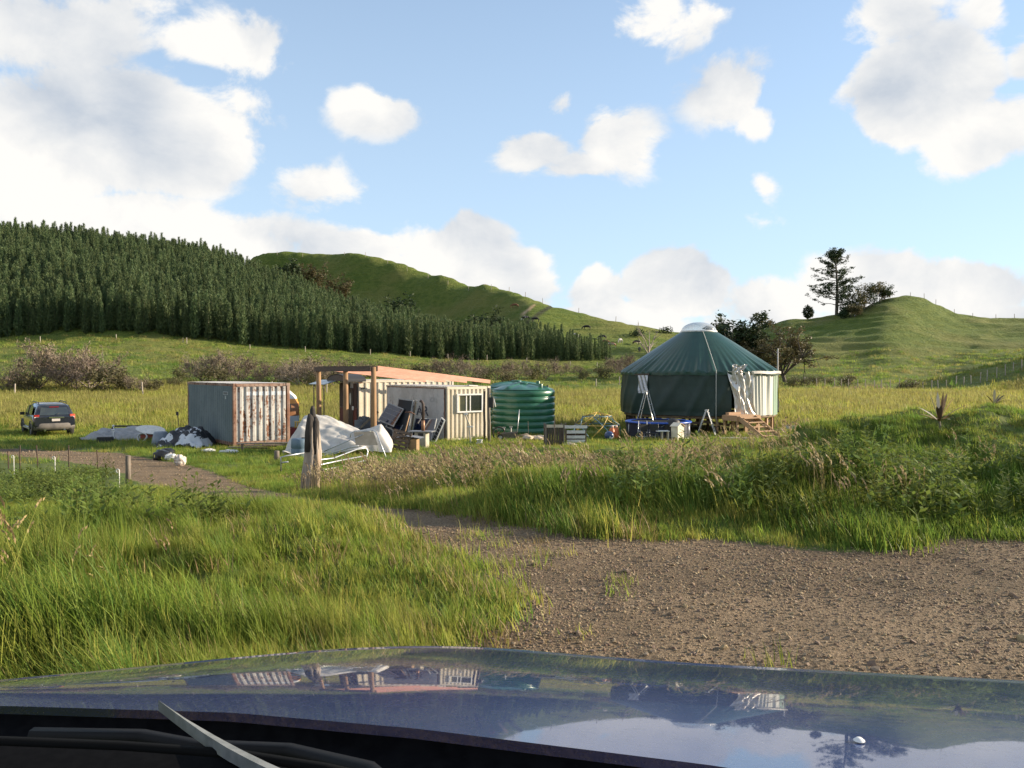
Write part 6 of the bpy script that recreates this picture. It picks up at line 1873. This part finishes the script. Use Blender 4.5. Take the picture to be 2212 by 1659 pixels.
for u, m_, yt, lab in ((1046, M_DARKWOOD, 845, 'dark square fence post at the right corner of the windowed wall'), (1056, M_GREYWOOD, 838, 'pale knotty fence post between the container and the tank')):
    b_ = base(u, 35.0); h = at(u, yt, 35.0).z - b_.z
    o = MB().tube([(0, 0, -.3), (.02, 0, h * .35), (-.015, 0, h * .6), (0.01, 0, h)], [.075, .065, .07, .06] if m_ is M_GREYWOOD else [.05] * 4, 9).build('fence_post', m_); o.location = b_; tag(o, lab, 'post')
t_ = thing('hanging_bag', 'black bag hanging from the knotty post beside the tank', 'bag', (base(1061, 34.7).x, 34.7, at(1061, 880, 34.7).z))
MB().box((0, 0, .22), (.26, .14, .46), ch=.05).build('body', M_BLACK, t_)
MB().tube([(-.08, 0, .44), (-.06, 0, .56), (.05, 0, .56), (.08, 0, .44)], .012, 6).build('strap', M_BLACK, t_)
MB().tube([(.12, -.06, .40), (.16, -.07, .2), (.19, -.07, .02)], [.01, .02, .03], 7).build('tail_strap', M_WHITE, t_)
# small things before the tank
w0 = thing('spoked_wheel', 'old wheel lying against the foot of the green tank', 'wheel', base(1077, 37.0, .30), rot=(R(12), 0, R(20)))
tr_ = []
MB().tube([(.29 * math.cos(a), 0, .29 * math.sin(a)) for a in np.linspace(0, 2 * PI, 25)], .035, 8, cap=False).build('tyre', M_TYRE, w0)
for k in range(6): MB().tube([(0, 0, 0), (.27 * math.cos(k * 1.047), 0, .27 * math.sin(k * 1.047))], .008, 5).build('spoke', M_RUST, w0)
MB().tube([(0, -.05, 0), (0, .05, 0)], .05, 10).build('hub', M_RUST, w0)
o = MB().tube([(0, 0, 0), (.13, .1, 1.42)], .02, 8).build('leaning_pole', M_ALU); o.location = base(1116, 37.2); tag(o, 'thin grey pole leaning on the green tank', 'pole')
o = MB().tube([(0, 0, 0), (-.03, .05, .85)], .012, 6).build('thin_stake', M_GREYWOOD); o.location = base(1142, 37.6); tag(o, 'short thin stake standing before the right side of the tank', 'stake')
for u, lab in ((1089, 'small pale stopcock post at the left of the tank foot'), (1104, 'small pale stopcock post nearer the leaning pole')):
    o = MB().tube([(0, 0, 0), (0, 0, .45)], .028, 8).box((0, 0, .47), (.16, .06, .05)).build('tap_post', mk('pale_post', (.48, .44, .38), rough=.7)); o.location = base(u, 37.4, .08); tag(o, lab, 'tap post')
t_ = thing('wheelbarrow', 'upturned weathered wheelbarrow in front of the green tank', 'wheelbarrow', base(1100, 36.4), R(8))
MB().add([(-.38, -.28, .34), (.38, -.28, .40), (.38, .28, .40), (-.38, .28, .34), (-.26, -.2, .10), (.30, -.2, .12), (.30, .2, .12), (-.26, .2, .10)], [[0, 1, 5, 4], [1, 2, 6, 5], [2, 3, 7, 6], [3, 0, 4, 7], [4, 5, 6, 7]]).build('tray', M_GREYWOOD, t_)
for sx in (-.2, .2): MB().tube([(-.3, sx, .1), (.5, sx, .22), (.9, sx, .30)], .02, 6).build('handle', M_GREYWOOD, t_)
wheel(t_, (-.42, 0, .15), .15, .07, M_WHITE, axis='y')
for k, (u, Y) in enumerate(((1150, 36.8), (1160, 36.4), (1140, 36.2), (1168, 37.0))):
    crumple('rubble_sack', ('left', 'near middle', 'small foremost', 'right')[k] + ' pale torn sack at the foot of the tank', 'sack', base(u, Y), (.30, .22, .13), mk('buff_sack', (.56, .46, .34), (.42, .33, .24), scale=3, rough=.8), 40 + k, .7)

# ---- pallet planter and white crates
t_ = thing('pallet_planter', 'dark plank planter box with a pale top board', 'planter', base(1196, 33.6), R(4))
for k in range(7):
    MB().box((-.30 + k * .105, -.28, .37), (.09, .025, .74)).build('plank', M_DARKWOOD, t_)
for sx in (-.37, .37):
    for k in range(4): MB().box((sx, -.19 + k * .13, .37), (.025, .11, .70)).build('plank', M_DARKWOOD, t_)
for (x, y) in ((-.37, -.30), (.40, -.30), (-.37, .26), (.37, .26)): MB().box((x, y, .42), (.06, .06, .95)).build('corner_post', M_GREYWOOD, t_)
MB().box((.02, -.31, .80), (.82, .035, .12)).build('top_board', mk('pale_board', (.62, .54, .42), (.55, .47, .36), scale=5, rough=.7), t_)
t_ = thing('white_pallet', 'white-painted pallet standing on edge right of the dark planter', 'pallet', base(1244, 34.0), R(3))
for z in (.12, .30, .52, .74):
    MB().box((0, -.04, z), (.98 if z > .6 else .80, .03, .13)).build('slat', M_WHITE, t_)
for x in (-.44, -.02, .44): MB().box((x, .01, .46), (.05, .06, .92)).build('bearer', M_GREYWOOD, t_)
MB().box((0, .1, .25), (.8, .1, .42)).build('dark_backing', M_DARKWOOD, t_)
o = MB().tube([(0, 0, -.1), (0, 0, 1.15)], .018, 7).build('thin_stake', M_DARKWOOD); o.location = base(1198, 33.2); tag(o, 'thin dark stake rising before the planter box', 'stake')
crumple('broken_sack', 'pale torn sack before the white pallet', 'sack', base(1232, 32.8), (.26, .18, .10), mk('buff_sack', (.56, .46, .34)), 51, .8)
# ---- climbing dome
DM = base(1290, 38.2)
dm = thing('climbing_dome', 'geodesic climbing dome of blue and yellow pipes', 'climbing frame', (DM.x, DM.y, DM.z), R(9))
r0, h0 = 1.22, 1.22
lo = [Vector((r0 * math.cos(a), r0 * math.sin(a), 0)) for a in np.arange(6) * PI / 3]
mi = [Vector((r0 * .92 * math.cos(a), r0 * .92 * math.sin(a), h0 * .52)) for a in np.arange(6) * PI / 3 + PI / 6]
up = [Vector((r0 * .60 * math.cos(a), r0 * .60 * math.sin(a), h0 * .86)) for a in np.arange(6) * PI / 3]
tp = Vector((0, 0, h0 * 1.02))
mb_, my_ = mk('blue_painted_pipe', (.07, .17, .24), (.10, .21, .27), scale=6, rough=.4), mk('yellow_painted_pipe', (.58, .38, .07), (.50, .33, .08), scale=6, rough=.4)
for k in range(6):
    for a, b2, m_ in ((lo[k], mi[k], my_), (lo[(k + 1) % 6], mi[k], mb_), (mi[k], up[k], mb_), (mi[k], up[(k + 1) % 6], my_), (mi[k], mi[(k + 1) % 6], my_ if k % 2 else mb_), (up[k], up[(k + 1) % 6], mb_), (up[k], tp, my_)):
        MB().tube([a, b2], .02, 7).build('pipe', m_, dm)
# orange toys
for k, (u, Y, lab) in enumerate(((1331, 37.4, 'orange plastic toy beside the trampoline'), (1322, 36.9, 'orange and white toy beside the blue ball'))):
    t_ = thing('orange_toy', lab, 'toy', base(u, Y), R(20 * k))
    mo = mk('orange_plastic', (.62, .17, .05), (.5, .13, .04), scale=5, rough=.45)
    MB().lathe([(0, 0), (.16, 0), (.17, .1), (.13, .45), (.09, .58), (0, .60)], 16).build('body', mo, t_)
    MB().lathe([(0, .0), (.07, .0), (.06, .12), (0, .14)], 12, (0, -.03, .56)).build('knob', mk('pale_pink_plastic', (.6, .38, .28), rough=.5), t_)
o = MB().lathe([(.22 * math.sin(a), .22 - .22 * math.cos(a)) for a in np.linspace(0.01, PI - .01, 12)], 20).build('toy_ball', mk('blue_white_ball', (.03, .06, .15), (.6, .6, .6), scale=2.2, lo=.55, hi=.57, rough=.3)); o.location = base(1316, 36.4); tag(o, 'dark blue and white ball under the climbing dome', 'ball')

# ---- trampoline with ladder
TP = base(1422, 38.4)
tr_ = thing('trampoline', 'round trampoline with a blue padded rim in front of the yurt', 'trampoline', (TP.x, TP.y, TP.z), 0)
rt, ht = 1.62, .80
MB().lathe([(rt - .30, ht + .02), (rt - .05, ht + .03), (rt, ht), (rt, ht - .05), (rt - .06, ht - .06), (rt - .32, ht - .02)], 60).build('pad', mk('blue_vinyl_pad', (.015, .065, .34), (.02, .085, .42), scale=5, rough=.35), tr_)
MB().lathe([(0, ht - .05), (rt - .25, ht - .02)], 48).build('mat', M_BLACK, tr_)
for k in range(8):
    a = 2 * PI * k / 8 + .25
    MB().tube([(rt * .95 * math.cos(a), rt * .95 * math.sin(a), ht - .04), (rt * .97 * math.cos(a), rt * .97 * math.sin(a), .0)], .022, 7).build('leg', M_ALU, tr_)
for k in range(4):
    a0 = 2 * PI * k / 4 + .25; a1 = a0 + PI / 4
    MB().tube([(rt * .97 * math.cos(a0), rt * .97 * math.sin(a0), .03), (rt * .97 * math.cos(a1), rt * .97 * math.sin(a1), .03)], .02, 6).build('foot_bar', M_ALU, tr_)
ns = []
for f in (0, .5, 1):
    ns.append([((rt - .10 - .03 * math.sin(k * 1.3)) * math.cos(a), (rt - .10 - .03 * math.sin(k * 1.3)) * math.sin(a), .05 + (ht - .1) * f) for k, a in enumerate(np.linspace(0, 2 * PI, 61))])
MB().grid(np.array(ns)).build('skirt', mk('dark_navy_skirt', (.012, .016, .035), (.02, .024, .045), scale=3, rough=.7), tr_)
t_ = thing('trampoline_ladder', 'short metal ladder hooked on the trampoline rim', 'ladder', base(1388, 36.5), rot=(R(-10), 0, R(-14)))
for sx in (-.19, .19): MB().tube([(sx * 1.15, 0, 0), (sx, 0, .92)], .018, 7).build('rail', M_ALU, t_)
for z in (.18, .42, .66): MB().tube([(-.2, 0, z), (.2, 0, z)], .02, 7).build('rung', M_ALU, t_)
# tall A-frame ladder behind the trampoline
def a_ladder(label, loc, rz, H, w0_, w1_, spread, n, mat=M_ALU):
    t_ = thing('step_ladder', label, 'ladder', loc, rz)
    for sgn in (-1, 1):
        for sx in (-1, 1):
            MB().bar((sx * w0_ / 2, sgn * spread / 2, 0), (sx * w1_ / 2, sgn * .04, H), .05, .035).build('rail', mat, t_)
        for k in range(n):
            f = (k + .6) / n
            w_ = w0_ + (w1_ - w0_) * f
            if sgn < 0 or k % 2 == 0:
                MB().box((0, sgn * (spread / 2 * (1 - f) + .04 * f), H * f), (w_, .07 if sgn < 0 else .03, .03)).build('rung', mat, t_)
    MB().box((0, 0, H + .01), (w1_ + .08, .16, .05)).build('top_cap', mat, t_)
    return t_
a_ladder('tall aluminium step ladder against the shaded yurt wall', base(1397, 40.0), R(62), 2.25, .58, .34, 1.25, 8)
a_ladder('aluminium step ladder between the trampoline and the deck steps', base(1527, 39.3), R(70), 1.30, .55, .40, .95, 4)
# beehive, bench and chairs
t_ = thing('beehive', 'white wooden beehive with a small pitched roof', 'beehive', base(1464, 36.0), R(38))
mh = mk('cream_white_hive_paint', (.74, .66, .52), (.68, .60, .46), scale=5, rough=.6)
MB().box((0, 0, .30), (.44, .40, .20), ch=.01).build('lower_box', mh, t_); MB().box((0, 0, .52), (.44, .40, .235), ch=.01).build('upper_box', mh, t_)
MB().prism([(-.22, .64), (.22, .64), (.22, .70), (0, .84), (-.22, .70)], 'y', -.20, .20).build('gable', mh, t_)
for sx in (-1, 1): MB().box((sx * .125, 0, .785), (.32, .48, .025), Matrix.Rotation(sx * R(33), 3, 'Y')).build('roof_board', M_TIMBER if sx > 0 else mh, t_)
MB().box((0, -.205, .43), (.20, .01, .02)).build('entrance', M_TIMBER, t_)
for x in (-.18, .18):
    for y in (-.16, .16): MB().box((x, y, .10), (.05, .05, .22)).build('leg', mh, t_)
t_ = thing('small_table', 'small pale stool table beside the beehive', 'table', base(1431, 36.0), R(5))
MB().box((0, 0, .48), (.60, .35, .04)).build('top', M_WHITE, t_)
for x in (-.02, .26):
    MB().box((x, 0, .23), (.05, .25, .46)).build('leg', mk('pale_board', (.62, .54, .42)), t_)
t_ = thing('barbecue', 'black lidded barbecue behind the beehive', 'barbecue', base(1452, 37.0), R(0))
MB().box((0, 0, .62), (.75, .42, .26), ch=.06).build('bowl', M_BLACK, t_)
MB().lathe([(0, .30), (.18, .28), (.30, .18), (.36, 0)], 20, (0.05, 0, .74)).build('lid', M_BLACK, t_)
for x in (-.28, .28): MB().box((x, 0, .26), (.05, .3, .52)).build('leg', M_BLACK, t_)
MB().tube([(-.36, -.1, .72), (-.55, -.1, .62)], .02, 6).build('handle', M_FRAME, t_)
for k, (u, lab) in enumerate(((1410, 'tubular grey garden chair in front of the trampoline'), (1396, 'second tubular garden chair beside the trampoline ladder'))):
    t_ = thing('garden_chair', lab, 'chair', base(u, 35.9), R(-30 + 50 * k))
    mf = mk('grey_tube', (.25, .25, .26), rough=.4, metal=.6)
    MB().box((0, 0, .36), (.42, .40, .03)).build('seat', M_BLACK, t_); MB().box((0, .2, .60), (.42, .03, .34)).build('backrest', M_BLACK, t_)
    for x in (-.2, .2):
        MB().tube([(x, -.2, 0), (x, -.18, .36), (x, .18, .38), (x, .22, .80)], .014, 6).build('side_frame', mf, t_); MB().tube([(x, .2, 0), (x, .16, .36)], .014, 6).build('leg', mf, t_)
# timber offcuts by the steps and a stack of light frames further right
for k, (u, Y, L, rz_, lab) in enumerate(((1578, 37.0, .95, 5, 'pale timber offcut lying left of the deck steps'), (1596, 36.6, .8, -4, 'thick pale timber block before the deck steps'), (1690, 38.4, .8, 20, 'short pale offcut on the grass right of the deck steps'), (1728, 37.2, 1.2, 6, 'thin board lying on the grass far right of the steps'))):
    o = MB().box((0, 0, .05), (L, .14, .10 if k == 1 else .05)).build('timber_offcut', mk('pale_board', (.62, .54, .42))); o.location = base(u, Y, .03); o.rotation_euler = (0, 0, R(rz_)); tag(o, lab, 'timber')
t_ = thing('frame_stack', 'stack of long pale metal frames lying on the grass right of the yurt', 'frames', base(1755, 42.5), R(-6))
for k in range(4):
    MB().bar((-1.35, .1 * k, .14 + .05 * k), (1.45, -.2 + .1 * k, .06 + .05 * k), .04, .04).build('rail', M_ALU if k < 3 else mk('pale_board', (.62, .54, .42)), t_)
for k in range(7): MB().bar((-1.2 + k * .42, -.1, .06), (-1.2 + k * .42, .3, .32), .025, .025).build('strut', M_ALU, t_)
crumple('white_scrap', 'white plastic scrap on the grass below the frame stack', 'scrap', base(1728, 35.6), (.30, .16, .08), M_WHITE, 77, .8)
# rubbish around the platform foot
t_ = thing('cable_reel', 'dark coil of hose under the edge of the yurt platform', 'hose', base(1553, 40.0, .22), rot=(R(70), 0, R(15)))
MB().tube([((.22 + .01 * math.sin(a * 3)) * math.cos(a), (.22 + .01 * math.sin(a * 3)) * math.sin(a), .01 * a) for a in np.linspace(0, 6 * PI, 60)], .02, 6).build('coil', mk('brown_hose', (.10, .06, .04), rough=.6), t_)
for u, lab in ((1482, 'dark plastic tub under the yurt platform'), (1448, 'black bucket stored under the yurt platform')):
    o = MB().lathe([(0, 0), (.24, 0), (.30, .5), (.31, .52), (.28, .50), (.23, .04)], 20).build('tub', M_BLACK); o.location = base(u, 42.2); tag(o, lab, 'tub')
# dry flax-like plant on the mound and a smaller one
def dry_plant(label, u, Y, n, L, seed):
    g = np.random.default_rng(seed)
    t_ = thing('cabbage_tree', label, 'plant', base(u, Y, -.05))
    MB().tube([(0, 0, -.1), (.02, 0, .12), (0, 0, .30)], [.04, .035, .02], 8).build('stem', M_GREYWOOD, t_)
    ms = [mk('dry_strap_leaf', (.22, .12, .06), (.32, .20, .10), scale=4, rough=.7), mk('pale_strap_leaf', (.50, .44, .32), rough=.6), mk('dark_strap_leaf', (.07, .05, .03), rough=.7)]
    for k in range(n):
        a = g.random() * 6.28; tilt = g.uniform(.15, 1.15); l_ = L * g.uniform(.6, 1.1); w = g.uniform(.018, .032)
        rows = []
        d = Vector((math.cos(a) * math.sin(tilt), math.sin(a) * math.sin(tilt), math.cos(tilt))); p = Vector((0, 0, .28)); s_ = Vector((-math.sin(a), math.cos(a), 0))
        for i in range(6):
            f = i / 5
            ww = w * (.5 + 1.6 * f) * (1 - f) ** .5 * 1.3 + .002
            rows.append([p - s_ * ww, p + Vector((0, 0, -.006)), p + s_ * ww])
            d = (d + Vector((0, 0, -.10 * tilt))).normalized(); p = p + d * l_ / 5
        MB().grid(np.array(rows)).build('leaf', ms[int(g.integers(0, 3))], t_)
dry_plant('windblown dry strap-leaved plant standing on the grassy mound', 2030, 17.6, 18, .72, 3)
dry_plant('small dry strap-leaved plant near the right end of the mound', 2148, 19.5, 9, .45, 5)
dry_plant('thin dead plant among the grass between the tank and the yurt', 1296, 46.0, 8, 1.1, 8)

# ---- utility pole behind the yurt
b_ = base(1680, 118)
o = MB().tube([(0, 0, -.5), (0, 0, 6.6)], [.12, .09], 10).box((0, 0, 6.0), (.5, .06, .08)).build('utility_pole', mk('bleached_pole', (.50, .48, .45), (.36, .33, .30), scale=2, rough=.8)); o.location = b_; tag(o, 'slim bleached pole in front of the bronze-green tree', 'pole')
# ---- far fences
M_FP = mk('pale_fence_post', (.40, .35, .28), (.30, .25, .20), scale=3, rough=.85)
FPM = {}
def fpost(u, Y, h, label, group, w=.10):
    key = round(w, 2)
    if key not in FPM:
        FPM[key] = MB().tube([(0, 0, -.3), (0, 0, .6), (.01, 0, .97), (.01, 0, 1.0)], [w * .55, w * .5, w * .5, w * .4], 8).mesh('fence_post', M_FP)
    o = bpy.data.objects.new('fence_post', FPM[key]); COL.objects.link(o)
    o.location = base(u, Y); o.scale = (1, 1, h); o.rotation_euler = (random.uniform(-.05, .05), random.uniform(-.05, .05), random.random() * 6)
    return tag(o, label, 'fence post', group)
for u in (88, 252, 396, 404, 540, 660, 800, 886, 968, 1052, 1138, 1232, 1290):
    Y = np.interp(u, [0, 450, 750, 1040, 1240], [194, 200, 207, 216, 224])
    fpost(u, float(Y), random.uniform(1.2, 1.7), 'pale fence post along the foot of the pine plantation', 'plantation fence posts', .20)
for u, Y in ((31, 96), (308, 97), (523, 99), (705, 100), (588, 99), (1288, 140), (1386, 150), (1422, 150), (1716, 150), (1738, 150), (1338, 146)):
    fpost(u, Y, random.uniform(1.3, 1.9), 'weathered fence post along the far edge of the field', 'field edge fence posts', .18)
for k in range(26):
    u = 1765 + k * 17.6 + random.uniform(-3, 3)
    Y = float(np.interp(u, [1765, 1950, 2020, 2110, 2230], [142, 132, 126, 124, 126]))
    fpost(u, Y, random.uniform(1.3, 1.8), 'grey fence post in the row climbing the shaded spur', 'spur fence posts', .14)
for u in (600, 655, 745, 790, 838, 880, 925, 968, 1012, 1062, 1100, 1135, 1172, 1250, 1330, 1378):
    Y = float(np.interp(u, [545, 650, 750, 870, 950, 1040, 1140, 1240, 1340, 1450], [451, 445, 429, 414, 390, 360, 339, 319, 309, 309]))
    fpost(u, Y, random.uniform(1.6, 2.4), 'tiny dark fence post on the skyline of the middle hill', 'ridge fence posts', .22)
for u in (1908, 1965, 1995, 2020, 2060, 2100, 2150, 2190):
    fpost(u, 279, random.uniform(1.4, 2.0), 'tiny fence post on the skyline of the right-hand hill', 'right ridge fence posts', .18)

# ---- cattle grazing on the hill
def cow_mesh():
    """one continuous grazing body grown round a skeleton"""
    J = [(0, 0, 1.15), (.55, 0, 1.20), (1.0, 0, 1.22), (1.35, 0, 1.05), (1.60, 0, .70), (1.72, 0, .38), (1.86, 0, .16), (-.55, 0, 1.18), (-.95, 0, 1.20),
         (.85, .22, .85), (.88, .24, .45), (.86, .24, 0), (.85, -.22, .85), (.92, -.24, .45), (.98, -.24, 0),
         (-.90, .22, .88), (-1.02, .24, .48), (-.95, .24, 0), (-.90, -.22, .88), (-.98, -.24, .48), (-.86, -.24, 0), (-1.16, 0, 1.0), (-1.20, 0, .55)]
    E = [(0, 1), (1, 2), (2, 3), (3, 4), (4, 5), (5, 6), (0, 7), (7, 8), (2, 9), (9, 10), (10, 11), (2, 12), (12, 13), (13, 14), (8, 15), (15, 16), (16, 17), (8, 18), (18, 19), (19, 20), (8, 21), (21, 22)]
    rad = [.40, .40, .34, .20, .16, .16, .10, .38, .30, .14, .075, .06, .14, .075, .06, .17, .08, .06, .17, .08, .06, .04, .03]
    me = bpy.data.meshes.new('cow'); me.from_pydata(J, E, [])
    o = bpy.data.objects.new('cow', me); COL.objects.link(o)
    sk = o.modifiers.new('skin', 'SKIN')
    for v, r_ in zip(me.skin_vertices[0].data, rad): v.radius = (r_, r_)
    me.skin_vertices[0].data[0].use_root = True
    o.modifiers.new('sub', 'SUBSURF').levels = 1
    dg = bpy.context.evaluated_depsgraph_get()
    m2 = bpy.data.meshes.new_from_object(o.evaluated_get(dg))
    bpy.data.objects.remove(o)
    m2.polygons.foreach_set('use_smooth', [True] * len(m2.polygons))
    return m2
CW = cow_mesh()
def hide(name, c1_, c2_=None, lo=.5, hi=.54): return mk(name, c1_, c2_, scale=.9, lo=lo, hi=hi, rough=.8)
HIDES = {'black': hide('black_hide', (.012, .011, .011)), 'white back': hide('black_white_hide', (.012, .011, .011), (.70, .66, .60), .52, .55), 'brown': hide('red_brown_hide', (.16, .065, .03), (.22, .09, .04)), 'patched': hide('brown_white_hide', (.24, .10, .045), (.62, .54, .44), .46, .5), 'grey': hide('dark_grey_hide', (.05, .045, .042)), 'pale': hide('grey_roan_hide', (.30, .29, .28))}
for (u, yu, face, k, lab) in ((1137, 688, 20, 'white back', 'black and white cow grazing beside the pale earth slip'), (1157, 692, 0, 'black', 'dark cow facing downhill just right of the black and white one'), (1268, 708, -15, 'black', 'lone black cow grazing highest on the right slope'),
                              (1126, 732, 0, 'black', 'black cow grazing above the plantation edge, apart from the herd'), (1242, 727, 10, 'pale', 'pale grey animal at the left of the herd'), (1302, 730, -20, 'white back', 'black cow with white shoulder in the middle of the herd'),
                              (1268, 744, 170, 'grey', 'dark grey cow below the pale animal'), (1306, 741, 175, 'brown', 'red-brown cow in the lower herd'), (1322, 747, -10, 'patched', 'brown and white cow next to the red-brown one'), (1340, 738, 60, 'pale', 'grey roan cow standing at the right of the herd'),
                              (1374, 741, 150, 'black', 'black cow at the right end of the herd'), (1381, 757, 80, 'grey', 'dark cow seen end-on below the right end of the herd'), (1418, 795, 20, 'white back', 'dark cow partly hidden by scrub near the yurt'), (1963 - 850, 662, 0, 'brown', 'brown cow near the dark bushy tree')):
    best = None
    for Y in np.arange(225, 345, 1.0):
        x = (u - 1106) / FU * Y; z = gz(x, Y); yy = 800 + (EYE - z) / Y * FU
        if best is None or abs(yy - (yu + 4)) < best[0]: best = (abs(yy - (yu + 4)), x, Y, z)
    o = bpy.data.objects.new('cow', CW.copy()); o.data.materials.clear(); o.data.materials.append(HIDES[k]); COL.objects.link(o)
    o.location = best[1:4]; o.rotation_euler = (0, 0, R(face + 180)); o.scale = (1.15,) * 3
    tag(o, lab, 'cow', 'cattle on the hill pasture')
